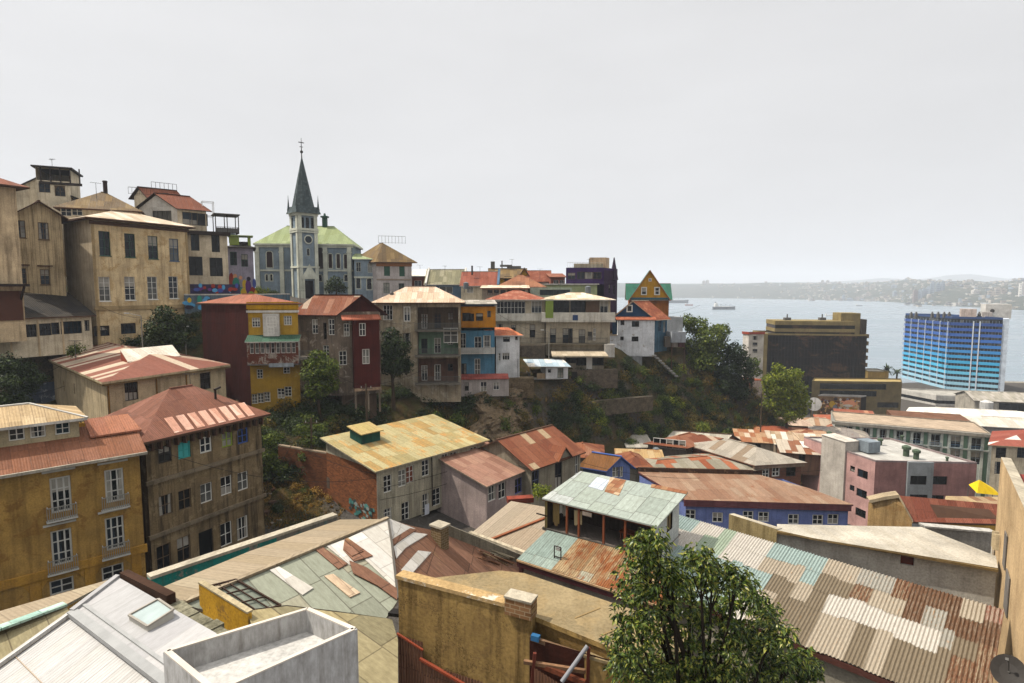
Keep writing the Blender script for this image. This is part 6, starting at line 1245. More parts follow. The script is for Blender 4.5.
# cyclopean gable house
STN = plaster('#a88a5c', '#4f3a1c', .6, peel='#8a6c44', peel_amt=.5)
h = House('tan_gable_house', 'house with a mottled tan stone gable, curved stone coping and rust-brown roof', 'house', (905, 524, 57), 13, 4, yaw=-4, yl=52, zb=16)
h.wall('R', plaster('#8a7a62', '#4a3e2e', .5), z1=h.z-.6); rr = tin([('#744030', 4), ('#7d4a38', 3), ('#683828', 2)], (.9, 3.), .18, .2)
q0 = h.L; gC = h.C; apex = P(899, 497, 59.5); b = MB()
a0 = P(868, 519, 61); a1 = P(868.5, 502, 61); a2 = P(884, 498.5, 60); a3 = P(898, 496.5, 59.3); a4 = P(904, 507, 58.7); a5 = P(912, 522, 58)
lo = [Vector((p.x, p.y, 16)) for p in (a0, a5)]
prof = [a1, a2, a3, a4, a5]; th = Vector((.3, .9, 0))
b.poly([lo[0], lo[1], a5, a4, a3, a2, a1], STN)
h.add('gable_wall', b); b = MB(); cp = plaster('#9a8a70', '#55483a', .4)
for p, q in zip(prof, prof[1:]): b.poly((p-Z*.05-th*.3, q-Z*.05-th*.3, q+Z*.3-th*.3, p+Z*.3-th*.3), cp); b.poly((p+Z*.3-th*.3, q+Z*.3-th*.3, q+Z*.3+th, p+Z*.3+th), cp); b.poly((q-Z*.05+th, p-Z*.05+th, p+Z*.3+th, q+Z*.3+th), cp)
h.add('coping', b)
b = MB(); r0 = a3+th*.4; e0 = a5+th*.1; rv = h.u*12; b.slab((e0, e0+rv, r0+rv*.98+Z*-.8, r0), .2, rr, BRW); h.add('roof', b); h.end()
# --------------------------------------------------------------- blue tower
h = House('blue_tower', 'office tower banded from dark blue at the top to pale cyan at its foot', 'tower', (951, 318.5, 275), (1003, None), (905.5, None), yaw=-39, yl=84, zb=2.6)
core = flat('#12161c', .3); h.rest(core)
NF = 13; fh = (h.z-h.zb-.6)/NF
grad = ['#8fb4c4', '#86b0c2', '#74a9c2', '#58a6c4', '#3d9cc0', '#3392bc', '#2f86b6', '#2d78b0', '#2c6aa8', '#2a5a9e', '#2a5294', '#284a8a', '#25427c']
for k in range(NF):
    z0 = h.zb+k*fh; sm_ = paint(grad[k], .35, .08); b = MB()
    for kf in ('R', 'L'):
        A, B_ = h.face(kf); d = (B_-A).normalized(); n = Vector((d.y, -d.x, 0)); L_ = (B_-A).length
        b.box(Vector((A.x, A.y, z0)), d*L_, n*.5, Z*fh*.52, sm_)
    h.add('spandrel_band', b)
    for kf in ('R', 'L'):
        A, B_ = h.face(kf); d = (B_-A).normalized(); n = Vector((d.y, -d.x, 0)); L_ = (B_-A).length; b = MB(); cu = random.Random(k*7+len(kf)); nx = 16
        for i in range(nx):
            m_ = pane_mat(cu.choice((0, 1, 0, 4, 4, 0, 3))); a_ = Vector((A.x, A.y, z0+fh*.52))+d*(L_*i/nx)+n*.05
            b.poly((a_, a_+d*(L_/nx), a_+d*(L_/nx)+Z*fh*.48, a_+Z*fh*.48), m_)
            b.box(a_-d*.08, d*.16, n*.12, Z*fh*.48, paint('#5f6c7a'))
        h.add('window_strip', b)
fw_ = paint('#b9bfc6', .5)
A, B_ = h.face('L'); d = (B_-A).normalized(); n = Vector((d.y, -d.x, 0)); L_ = (B_-A).length
for q in (.02, .17, .34, .5, .66, .81, .965): b = MB(); b.box(Vector((A.x, A.y, h.zb))+d*L_*q, d*.32, n*.6, Z*(h.z-h.zb-1.5), fw_); h.add('fin', b)
A, B_ = h.face('R'); d = (B_-A).normalized(); n = Vector((d.y, -d.x, 0)); L_ = (B_-A).length
for q in (.44, .565): b = MB(); b.box(Vector((A.x, A.y, h.zb))+d*L_*q, d*.45, n*.75, Z*(h.z-h.zb-1.), fw_); h.add('fin', b)
b = MB(); b.box(Vector((B_.x, B_.y, h.zb)), d*2.2, -n*10, Z*(h.z-h.zb+.4), plaster('#b9c2cc', '#8a929a', .2)); h.add('white_end_wall', b)
h.flat(1.0, plaster('#8a8680'), paint('#223a63', .5))
WB = plaster('#c6c3bd', '#8a8680', .2); b = MB(); q = P(985, 318, 277); b.box(Vector((q.x, q.y, h.z)), Vector((9, -4, 0)), Vector((4, 8, 0)), Z*6.8, WB); cz = Vector((q.x, q.y, h.z+3.6))+Vector((2.3, -1.15, 0)); 
b.poly([cz+Vector((.9*math.cos(k*math.pi/6)*.91, -.9*math.cos(k*math.pi/6)*.41-.02, .9*math.sin(k*math.pi/6))) for k in range(12)], DW); h.add('penthouse', b)
b = MB(); q = P(961, 318, 279); b.box(Vector((q.x, q.y, h.z)), Vector((5, -3, 0)), Vector((3, 5, 0)), Z*4.4, plaster('#b8a89e')); b.box(Vector((q.x+7, q.y-4, h.z)), Vector((3, -2, 0)), Vector((2, 3, 0)), Z*3., plaster('#a8a09a')); h.add('machine_room', b)
for px in (911, 916, 932, 938, 944, 949, 973, 979): b = MB(); q = P(px, 318, 280); q.z = h.z+.2; b.cbox(q, 1.0, 1.0, 1.9, DG); b.tube(q+Z*1.9, q+Z*2.8, .5, .3, DG, 8); h.add('roof_vent', b)
h.end()
PW = plaster('#bab6ae', '#77736a', .35); PW2 = plaster('#8f8c88', '#5c5a56', .4)
h = House('podium', 'long white-grey banded podium in front of the blue tower', 'building', (936.5, 396, 232), (1060, None), (901, None), yaw=-12, yl=104, zb=1.5)
h.rest(PW2); h.flat(.5, plaster('#9c988f', '#6a665c', .4), PW)
for k, z0 in enumerate((h.z-1.9, h.z-4.4)):
    if z0 < 1.6: continue
for kf in ('R', 'L'):
    A, B_ = h.face(kf); d = (B_-A).normalized(); n = Vector((d.y, -d.x, 0)); L_ = (B_-A).length
    for z0, z1 in ((h.z-1.7, h.z+.3), (h.z-4.6, h.z-3.1)): b = MB(); b.box(Vector((A.x, A.y, z0))-d*.4, d*(L_+.8), n*.5, Z*(z1-z0), PW); h.add('concrete_band', b)
    b = MB(); b.box(Vector((A.x, A.y, h.z-3.1)), d*L_, n*.08, Z*1.4, pane_mat(0)); h.add('window_strip', b)
h.end()
h = House('harbour_shed', 'pale harbour shed with dark doors to the right of the podium', 'shed', (975, 400, 205), 40, 14, yaw=-14, zb=1.5); h.wall('R', plaster('#a49d90'), [(1012, 408, 8, 3.4, dict(fm=W_DK, pane=pane_mat(4), cols=4, rows=1))]).rest(plaster('#a49d90')); h.gable(2.2, .5, GREY_T, plaster('#a49d90')); h.end()
b = MB(); q = P(986, 412, 190); b.tube(Vector((q.x, q.y, 2)), Vector((q.x, q.y, 13)), 1.8, 1.8, plaster('#c2c0bc'), 16); b.tube(Vector((q.x, q.y, 13)), Vector((q.x, q.y, 13.6)), 1.8, .4, plaster('#c2c0bc'), 16); single('white_tank', b, 'white cylindrical tank between the podium and the harbour shed', 'tank')
h = House('dockside_roof', 'flat dark dockside roof at the water edge right of the blue tower', 'shed', (1008, 388, 285), 40, 16, yaw=-8, zb=2); h.rest(plaster('#6a655c')).shed(1.0, .6, plaster('#8a8478')); h.end()
# white low roofs between
h = House('white_roof_hall', 'low hall with broad whitish roof between mural and podium', 'building', (905, 415, 165), 34, 14, yaw=-16, yl=50, zb=4); h.rest(PW).hip(1.6, .5, WHITE_T, side=PW); h.end()
h = House('white_roof_hall', 'wide low hall with pale roof left of the white-patched red roof', 'building', (950, 424, 140), 26, 12, yaw=-16, yl=48, zb=5); h.rest(PW2).hip(1.4, .5, tin([('#b5afa4', 3), ('#a8a296', 2)], (1.2, 3), .25, .08), side=PW); h.end()
# --------------------------------------------------------------- black glass building
BG = NT('dark_glass'); uvn = BG.uv(); nn_ = BG.noise(BG.scale(uvn, (.11, .16, 1)), 1, 6, .7, 1.2)
BG.col(BG.ramp(nn_, [(.4, c4('#0a0806')), (.55, c4('#1c140e')), (.62, c4('#4a3424')), (.7, c4('#1a120d'))])); BG.rough(.2); BG.spec(.05); BGM = BG.m  # brown patches are reflections painted into the dark glass colour
YB = plaster('#85754c', '#5f5030', .4)
h = House('black_glass_building', 'black glass office block with ochre-banded upper storey and end wall', 'office building', (767.5, 335, 212), (867, None), 16., yaw=-9, yl=86, zb=10)
h.rest(BGM); h.flat(.6, plaster('#6a6458'), YB)
n_ = Vector((h.u.y, -h.u.x, 0))
b = MB(); b.box(h.face_pt('R', -2.2, 9, .5), h.u*2.2, -n_*10, Z*(h.z-8.5), YB); h.add('end_wall', b)
b = MB()
for k in range(30): b.box(h.face_pt('R', .5+k*(h.lu-1)/29, 10, .0), h.u*.1, n_*.08, Z*(h.z-10.3), paint('#14110e'))
for k in range(8): b.box(h.face_pt('R', 0, 11+k*2.9, .0), h.u*h.lu, n_*.06, Z*.12, paint('#14110e'))
h.add('mullions', b)
b = MB(); ts = h.on('R', 776, 330)[0]; te = h.on('R', 856, 330)[0]
for k, (z0, z1, m_) in enumerate(((h.z+.5, h.z+1.2, BGM), (h.z+1.2, h.z+2.4, YB), (h.z+2.4, h.z+3.7, BGM), (h.z+3.7, h.z+5.2, YB))): b.box(h.face_pt('R', ts-(0 if m_ is BGM else .2), z0, -1.+(0 if m_ is BGM else .2)), h.u*(te-ts), -n_*12, Z*(z1-z0), m_)
h.add('banded_storey', b)
b = MB(); tq = h.on('R', 843, 325)[0]; b.box(h.face_pt('R', tq, h.z+.5, -2), h.u*6.5, -n_*8, Z*7.6, YB); b.box(h.face_pt('R', tq+6.5, h.z+.5, -1.2), h.u*(h.lu-tq-6.3), -n_*9, Z*5.4, plaster('#3c342a')); h.add('corner_block', b)
b = MB()
for k in range(9): q = h.face_pt('R', h.lu, 12+k*2.6, -.5); b.box(q, h.u*.9, -n_*9, Z*1.4, plaster('#6a5a40'))
h.add('side_balconies', b)
for px in (787, 822): b = MB(); q = P(px, 321, 216); b.cbox(q-Z*.6, 2.2, 1.6, 1.9, DG); b.tube(q+Z*1, q+Z*2.6, .25, .2, DG, 6); h.add('roof_vent', b)
h.end()
YS = plaster('#6c5d3c', '#4f4226', .4)
h = House('ochre_slab_building', 'low ochre building with two long dark window slots before the black glass block', 'office building', (902, 383, 196), 9, (812, None), yaw=58, yl=176, zb=4)
h.wall('L', YS, [(853, 386.5, 22, 2.0, dict(fm=W_DK, pane=pane_mat(4), cols=14, rows=1)), (848, 393.5, 19, 1.9, dict(fm=W_DK, pane=pane_mat(4), cols=12, rows=1)), (888, 405, 7, 1.8, dict(fm=W_DK, pane=pane_mat(4), cols=3, rows=1, arch=True))], depth=.5).rest(YS); h.flat(.4, plaster('#a08c5c', '#6a5a34', .4), YS); h.end()
h = House('ochre_wing', 'small ochre building end beside the palms', 'building', (868, 372, 205), 7, 8, yaw=-6, zb=5); h.rest(plaster('#8a7340', '#4f4020', .4)).flat(.3, GREY_T, YS); h.end()
h = House('white_block', 'white and beige apartment block with a red roof edge above the trees', 'apartment building', (749, 334, 188), (764, None), (743, None), yaw=4, yl=120, zb=8)
WK = plaster('#bdb5a8', '#77706a', .25); h.wall('R', WK, [(755, 338, 1.6, 1.3, dict(fm=W_DK, pane=pane_mat(4))), (755, 344.5, 1.6, 1.3, dict(fm=W_DK, pane=pane_mat(4))), (755, 351, 1.6, 1.3, dict(fm=W_DK, pane=pane_mat(4)))]).wall('L', plaster('#c9c2b8', '#77706a', .2)).rest(WK); h.flat(.3, GREY_T, WK); h.band('red_edge', 'R', h.z-.1, h.z+.7, .25, paint('#8a3f30')); h.band('red_edge', 'L', h.z-.1, h.z+.7, .25, paint('#8a3f30')); h.end()
# mural wall
h = House('mural_building', 'low building whose wall carries a big mosaic-like portrait mural in earth colours', 'building', (861, 397.5, 148), 2.5, (818, None), yaw=30, yl=168, zb=7)
h.wall('L', plaster('#7a6248', '#3a2c1e', .5)).wall('R', plaster('#2c2622')).rest(PW2); h.flat(.3, GREY_T, PW2)
b = MB(); A, B_ = h.face('L'); d = (B_-A).normalized(); L_ = (B_-A).length; A0 = Vector((A.x, A.y, 11)); mr = random.Random(21)
mc = [paint(c, .8) for c in ('#b08a5c', '#8a5236', '#c0a078', '#5c3a2a', '#6a6a72', '#c88a6a', '#a8862c', '#3a3438', '#b8b0a2')]
for k in range(150): blob(b, A0, d, mr.uniform(.4, L_-.5), mr.uniform(h.z-4.6, h.z-.5), mr.uniform(.15, .55), mr.uniform(.15, .5), mc[mr.randrange(9)], .02+.0015*k, mr.choice((4, 5, 6)), mr.random()*3)
blob(b, A0, d, L_*.73, h.z-1.7, 1.5, 1.0, mc[5], .3, 14); blob(b, A0, d, L_*.7, h.z-2.2, 1.2, .35, mc[8], .31, 10); blob(b, A0, d, L_*.33, h.z-2., .7, .9, mc[6], .3, 12); blob(b, A0, d, L_*.4, h.z-3., .6, .9, mc[4], .31, 12)
h.add('mural', b); h.end()
b = MB(); q = P(814, 404, 144); nn_ = Vector((-.25, -.95, .1)).normalized(); b.tube(q, q+nn_*.3, 1.5, 1.7, plaster('#c9c6c0'), 20); b.tube(q-nn_*.01, q-nn_*.8-Z*1.5, .15, .15, DG, 6); b.tube(q-nn_*.8-Z*1.4, Vector((q.x, q.y+.8, 7)), .2, .2, DG, 6); single('white_dish', b, 'white round dish antenna at the end of the portrait mural', 'dish antenna')
# ================================================================== TREES AND BUSHES
def leaves(b, blobs, n, size, m, rs, up=.35, elong=1.7, inner=.55):
    tot = sum(r[3]*r[4]*r[5] for r in blobs)**1; w = [(r[3]*r[4]*r[5])**.75 for r in blobs]; s = sum(w); w = [x/s for x in w]
    for bl, wt in zip(blobs, w):
        cx, cy, cz, rx, ry, rz = bl
        for _ in range(int(n*wt)):
            d = Vector((rs.gauss(0, 1), rs.gauss(0, 1), rs.gauss(0, 1))).normalized(); q = rs.uniform(inner, 1.08)**.7*(1+.5*mnoise.noise(Vector((d.x*2.3+cx, d.y*2.3+cy, d.z*2.3+cz))))
            p = Vector((cx+d.x*rx*q, cy+d.y*ry*q, cz+d.z*rz*q))
            nn = (d+Vector((rs.gauss(0, .6), rs.gauss(0, .6), rs.gauss(0, .6)+up))).normalized(); t = nn.orthogonal().normalized(); t = (Matrix.Rotation(rs.uniform(0, 6.28), 3, nn) @ t); u = nn.cross(t); L = size*rs.uniform(.6, 1.3); W = L/elong
            b.poly((p-t*L*.5, p+u*W*.5-t*L*.05, p+t*L*.5-nn*L*.12, p-u*W*.5-t*L*.05), m, False)
def limb_tree(name, label, base, h, blobs, nleaf, lsize, m, trunk_r=.25, group=None, seed=1, cat='tree'):
    rs = random.Random(seed); root = thing(name, label, cat, base, group); bark = flat('#3a2e22', .95); b = MB(); top = base+Vector((rs.uniform(-.3, .3), rs.uniform(-.3, .3), h))
    pts = [base-Z*.5, base.lerp(top, .5)+Vector((rs.uniform(-.3, .3), rs.uniform(-.2, .2), 0)), top]
    b.tube(pts[0], pts[1], trunk_r, trunk_r*.75, bark, 9, False); b.tube(pts[1], pts[2], trunk_r*.75, trunk_r*.5, bark, 9, False)
    for bl in blobs: c = base+Vector(bl[:3]); mid = pts[2].lerp(c, .5)-Z*.2; s0 = pts[1].lerp(pts[2], rs.uniform(.4, 1)); b.tube(s0, mid, trunk_r*.4, trunk_r*.25, bark, 6, False); b.tube(mid, c, trunk_r*.25, trunk_r*.08, bark, 6, False)
    part('trunk', b, root); b = MB(); leaves(b, [(base.x+x, base.y+y, base.z+z, a, c, d) for x, y, z, a, c, d in blobs], nleaf, lsize, m, rs); part('crown', b, root); return root
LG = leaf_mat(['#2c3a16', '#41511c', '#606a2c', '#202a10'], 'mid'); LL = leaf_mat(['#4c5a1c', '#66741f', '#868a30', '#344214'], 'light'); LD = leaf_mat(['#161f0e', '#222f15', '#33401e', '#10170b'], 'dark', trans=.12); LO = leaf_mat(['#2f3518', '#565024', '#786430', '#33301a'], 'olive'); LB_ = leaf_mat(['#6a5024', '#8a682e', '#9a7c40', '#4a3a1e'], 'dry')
def tb(px, py, Y, rpx, flat_=.8): p = P(px, py, Y); r = rpx*Y/FPX; return p, r
def px_tree(name, label, Y, base_px, blobs_px, n, ls, m, tr=.3, group=None, seed=1):
    bp = P(*base_px, Y); gz = ground_z(bp.x, bp.y); base = Vector((bp.x, bp.y, min(bp.z, gz+.2) if abs(bp.z-gz) < 6 else bp.z)); bl = []; rs = random.Random(seed)
    for px, py, rp in blobs_px: p = P(px, py, Y+rs.uniform(-.6, .6)*rp*Y/FPX); r = rp*Y/FPX; bl.append((p.x-base.x, p.y-base.y, p.z-base.z, r, r, r*.85))
    lowest = min(b_[2] for b_ in bl); return limb_tree(name, label, base, max(.8, lowest*.9), bl, n, ls, m, tr, group, seed)
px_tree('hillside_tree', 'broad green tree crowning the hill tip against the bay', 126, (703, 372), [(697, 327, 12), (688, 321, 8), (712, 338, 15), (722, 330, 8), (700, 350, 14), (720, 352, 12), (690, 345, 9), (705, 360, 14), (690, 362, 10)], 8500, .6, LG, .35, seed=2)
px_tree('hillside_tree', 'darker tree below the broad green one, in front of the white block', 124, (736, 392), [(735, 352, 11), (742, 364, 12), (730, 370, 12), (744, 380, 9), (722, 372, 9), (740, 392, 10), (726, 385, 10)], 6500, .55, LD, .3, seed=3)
px_tree('hillside_tree', 'small bright tree between white block and dark tree', 128, (752, 384), [(754, 363, 6), (757, 372, 5), (750, 372, 5)], 900, .45, LG, .2, seed=4)
px_tree('square_tree', 'light yellow-green round tree standing by the square', 118, (786, 432), [(783, 378, 11), (775, 389, 12), (793, 390, 13), (785, 398, 14), (803, 402, 9), (772, 402, 9), (796, 374, 7), (778, 368, 6), (800, 412, 7), (770, 380, 8), (780, 410, 10), (790, 415, 8)], 8500, .55, LL, .4, seed=5)
px_tree('churchyard_tree', 'dark bushy tree before the church front', 121, (336, 297), [(335, 283, 8), (341, 288, 6), (330, 288, 6)], 1300, .4, LD, .2, seed=6)
px_tree('dark_tree', 'dense dark tree between the red bay house and the balcony house', 80.5, (393, 377), [(391, 335, 9), (397, 347, 13), (388, 350, 12), (395, 363, 14), (404, 366, 9), (384, 366, 9)], 4200, .4, LD, .3, seed=7)
px_tree('dark_tree', 'dark ivy-like tree at the foot of the big beige block', 74, (164, 352), [(163, 313, 9), (172, 322, 13), (158, 328, 13), (168, 338, 15), (180, 338, 8), (150, 342, 8)], 4200, .38, LD, .3, seed=8)
px_tree('leafy_tree', 'leafy tree between the yellow house and the red bay house', 73.5, (320, 400), [(318, 358, 10), (326, 368, 13), (314, 374, 12), (330, 384, 10), (318, 388, 12), (308, 364, 6)], 3600, .36, LG, .25, seed=9)
px_tree('creeper_tree', 'thin creeper-like tree climbing beside the brown house corner', 63, (272, 482), [(270, 440, 8), (268, 455, 9), (274, 466, 9), (282, 470, 8), (268, 474, 8), (300, 430, 7), (308, 440, 8), (304, 456, 6)], 2600, .3, LG, .15, seed=10)
def palm(name, label, px, py, Y, hgt, seed):
    p = P(px, py, Y); base = Vector((p.x, p.y, p.z-hgt)); root = thing(name, label, 'palm tree', base); b = MB(); b.tube(base, p, .35, .28, flat('#4a3c2c', .95), 8); part('trunk', b, root); b = MB(); rs = random.Random(seed)
    for k in range(26):
        a = rs.uniform(0, 6.28); e = rs.uniform(-.2, 1.1); q = p.copy(); L = rs.uniform(2.6, 3.8); d = Vector((math.cos(a)*math.cos(e), math.sin(a)*math.cos(e), math.sin(e))); s = d.cross(Z).normalized()
        for i in range(5): n_ = q+d*L/5; w0, w1 = .5*(1-i/6), .5*(1-(i+1)/6); b.poly((q-s*w0-Z*.15, q+s*w0-Z*.15, n_+s*w1-Z*.15, n_-s*w1-Z*.15), LD); q = n_; d = (d-Z*.22).normalized()
    part('crown', b, root)
palm('palm', 'bushy palm between the black glass block and the blue tower', 887, 370, 215, 9, 1); palm('palm', 'thin palm just left of the blue tower foot', 897, 373, 222, 8, 2)
# bushes
def bush_mesh(seed, m, n=900, ls=.16):
    rs = random.Random(seed); b = MB(); bl = [(rs.uniform(-.5, .5), rs.uniform(-.5, .5), rs.uniform(.1, .55), rs.uniform(.4, .7), rs.uniform(.4, .7), rs.uniform(.35, .6)) for _ in range(5)]; leaves(b, bl, n, ls, m, rs, inner=.3); return b.mesh('bush')
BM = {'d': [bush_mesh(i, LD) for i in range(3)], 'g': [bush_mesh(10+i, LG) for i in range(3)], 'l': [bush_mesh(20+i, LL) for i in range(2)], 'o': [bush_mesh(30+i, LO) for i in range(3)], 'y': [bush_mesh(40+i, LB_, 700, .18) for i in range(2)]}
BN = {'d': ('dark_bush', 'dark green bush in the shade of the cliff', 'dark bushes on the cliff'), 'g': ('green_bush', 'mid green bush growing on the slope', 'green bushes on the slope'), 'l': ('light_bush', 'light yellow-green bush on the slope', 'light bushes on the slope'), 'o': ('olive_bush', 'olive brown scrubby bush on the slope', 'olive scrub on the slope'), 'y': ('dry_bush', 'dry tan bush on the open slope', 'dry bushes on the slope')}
br = random.Random(99)
def put_bush(k, q, r, lab=None):
    n, l, g = BN[k]; o = obj(n, br.choice(BM[k]), None, (q.x, q.y, q.z-.15*r)); o.scale = (r*br.uniform(.85, 1.2), r*br.uniform(.85, 1.2), r*br.uniform(.75, 1.15)); o.rotation_euler = (0, 0, br.uniform(0, 6.28)); tag(o, lab or l, 'bush', g); return o
def scatter(poly, n, kinds, r0, r1, y0=40):
    xs = [p[0] for p in poly]; ys = [p[1] for p in poly]; c = 0; tr = 0
    while c < n and tr < n*12:
        tr += 1; x, y = br.uniform(min(xs), max(xs)), br.uniform(min(ys), max(ys)); ins = False
        for i in range(len(poly)):
            (x0, y0_), (x1, y1) = poly[i], poly[i-1]
            if (y0_ > y) != (y1 > y) and x < (x1-x0)*(y-y0_)/(y1-y0_)+x0: ins = not ins
        if not ins: continue
        q = ground_hit(x, y, y0)
        if q is None: continue
        put_bush(br.choice(kinds), q, br.uniform(r0, r1)); c += 1
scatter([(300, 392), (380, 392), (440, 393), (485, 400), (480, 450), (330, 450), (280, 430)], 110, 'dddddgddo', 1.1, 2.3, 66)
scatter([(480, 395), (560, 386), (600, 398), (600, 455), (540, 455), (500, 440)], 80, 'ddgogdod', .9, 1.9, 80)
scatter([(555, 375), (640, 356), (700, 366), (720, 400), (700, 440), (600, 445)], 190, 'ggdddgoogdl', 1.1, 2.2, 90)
scatter([(690, 363), (740, 383), (790, 408), (780, 440), (700, 442)], 100, 'yoodgodg', .9, 1.9, 95)
scatter([(640, 400), (720, 395), (770, 430), (680, 440)], 40, 'oodgd', .9, 1.8, 95)
scatter([(215, 405), (300, 402), (310, 480), (262, 480)], 60, 'dgddo', .8, 1.7, 56)
scatter([(262, 474), (330, 468), (350, 505), (268, 522)], 42, 'yydyoyg', .45, .95, 52)
scatter([(110, 335), (200, 330), (200, 352), (110, 352)], 22, 'dgd', .9, 1.7, 70)
scatter([(188, 298), (215, 298), (200, 345), (188, 345)], 16, 'dod', .9, 1.6, 74)
for px, py, Y, r, k, l in ((34, 378, 66, 1.7, 'd', None), (18, 372, 65, 1.8, 'd', None), (26, 390, 65, 1.7, 'd', None), (5, 366, 62, 1.8, 'd', None), (-6, 380, 62, 1.8, 'd', None), (72, 352, 67, 1.3, 'g', 'green sapling under the corner of the black-roofed annex'), (540, 495, 47, 1.0, 'l', 'bright green shrub in front of the rust-roofed stone house'), (8, 384, 60, 1.7, 'd', None), (6, 402, 60, 1.7, 'd', None), (22, 404, 61, 1.5, 'd', None), (255, 293, 110, 1.4, 'l', 'light green hedge by the hill street before the church'), (262, 294, 108, 1.5, 'l', 'second light green hedge clump by the hill street'), (275, 294, 107, 1.3, 'g', 'small hedge clump at the end of the hill street wall')): put_bush(k, P(px, py, Y), r, l)
# dry grass on slopes and the rubble lot
b = MB(); gr = random.Random(4); gm = [leaf_mat(['#6a4c22', '#7d5f30', '#8a6c3c', '#4f3c1e'], 'straw', .8, .2), leaf_mat(['#3c3c1c', '#54502a', '#5f5a30', '#2e2f18'], 'weed', .8, .2)]
def tuft(q, s, m):
    for _ in range(5):
        a = gr.uniform(0, 6.28); w = Vector((math.cos(a), math.sin(a), 0))*s*.12; tip = q+Vector((gr.gauss(0, .4)*s, gr.gauss(0, .4)*s, s*gr.uniform(.6, 1.2))); b.poly((q-w, q+w, tip), m)
for poly, n, s in ((((690, 365), (745, 385), (795, 412), (770, 442), (690, 442)), 900, .8), (((560, 375), (700, 368), (700, 440), (580, 445)), 700, .7), (((262, 470), (345, 470), (345, 505), (262, 530)), 900, .45), (((430, 390), (560, 388), (560, 440), (440, 440)), 400, .7)):
    xs = [p[0] for p in poly]; ys = [p[1] for p in poly]
    for _ in range(n):
        q = ground_hit(gr.uniform(min(xs), max(xs)), gr.uniform(min(ys), max(ys)), 52)
        if q is not None: tuft(q, s*gr.uniform(.6, 1.3), gm[gr.random() < .35])
o = obj('dry_grass', b.mesh('dry_grass')); o['kind'] = 'stuff'
# terrace wall in the slope
b = MB(); a = P(588, 402, 97.5); c = P(653, 403, 103); b.box((a.x, a.y, a.z-2.6), (c.x-a.x, c.y-a.y, 0), (0, 1.2, 0), (0, 0, 2.6), rock('#6a6050', '#2f2920')); single('terrace_wall', b, 'old stone terrace wall set in the bushy slope', 'wall')
b = MB(); rr_ = random.Random(8); rm = [plaster('#a59a8c'), plaster('#6a4a38'), BRW]
for k in range(16):
    q = ground_hit(rr_.uniform(264, 300), rr_.uniform(488, 524), 52)
    if q is None: continue
    b.cbox(q-Z*.1, rr_.uniform(.3, 1.3), rr_.uniform(.1, .5), rr_.uniform(.15, .4), rm[k % 3], rr_.uniform(0, 180))
o = obj('rubble', b.mesh('rubble')); o['kind'] = 'stuff'

# pale rock face in the cliff
xs_ = np.arange(468, 534, 3.); ys_ = np.arange(384, 452, 2.5); grid = []
for y in ys_:
    row = []
    for x in xs_:
        q = ground_hit(x+5*math.sin(y*.2), y, 78)
        if q is None: q = P(x, y, 92)
        e = min((x-466)/14, (536-x)/16, (y-382)/8, (454-y)/14, 1.); d = (CAMP-q).normalized(); n = mnoise.fractal(q*.45, .8, 2.2, 5); row.append(q+d*(2.6*e-1.0+n*1.2))
    grid.append(row)
b = MB(); rkf = rock('#857259', '#3f3424')
for j in range(len(grid)-1):
    for i in range(len(grid[0])-1): b.poly((grid[j+1][i], grid[j+1][i+1], grid[j][i+1], grid[j][i]), rkf)
structure('rock_face', b)
# ================================================================== FOREGROUND ROOFS
def pp(pl, pts, up=0.): return [on_plane(x, y, *pl)+Z*up for x, y in pts]
def skirt(b, pts, zb, m, inset=.25, drop=.1):
    c = sum(pts, Vector((0, 0, 0)))/len(pts); q = [p+(c-p).normalized()*inset for p in pts]; area = sum(q[i].x*q[(i+1) % len(q)].y-q[(i+1) % len(q)].x*q[i].y for i in range(len(q)))
    if area < 0: q = q[::-1]
    for i in range(len(q)):
        a, d = q[i], q[(i+1) % len(q)]; b.poly((Vector((a.x, a.y, zb)), Vector((d.x, d.y, zb)), d-Z*drop, a-Z*drop), m)
def plane3(a, c, d): n = (c-a).cross(d-a).normalized(); return a, (n if n.z > 0 else -n)
GZB = 24.
T_SAND = tin([('#857864', 3), ('#7e715c', 2), ('#8b7f6a', 1)], (.85, 30), .2, .2, ('#6a5a44', '#7c6a50'), .45, .25, run=.4)
T_GREEN = tin([('#77796a', 3), ('#7c7f70', 3), ('#858270', 2), ('#6f7468', 2)], (1.15, 2.1), .2, .26, ('#6b5a3a', '#857048'), .35, .55, corr=False, run=.45)
T_WHT = tin([('#b0aca4', 3), ('#a9a49a', 2), ('#b6b2aa', 1)], (.9, 1.9), .2, .08, ('#8d7a64', '#a08c74'), .35, .3, corr=False, run=.3)
T_RST = tin([('#70503e', 4), ('#765644', 3), ('#674836', 2)], (1.0, 2.0), .2, .42, ('#54341f', '#8f7454'), .35, .6, corr=False)
T_OLV = tin([('#7d7458', 3), ('#857a5a', 2), ('#746c52', 2)], (1.3, 1.7), .2, .3, ('#6f6242', '#9a8b64'), .35, .5, corr=False)
FW = plaster('#8a8070', '#3a332a', .5)
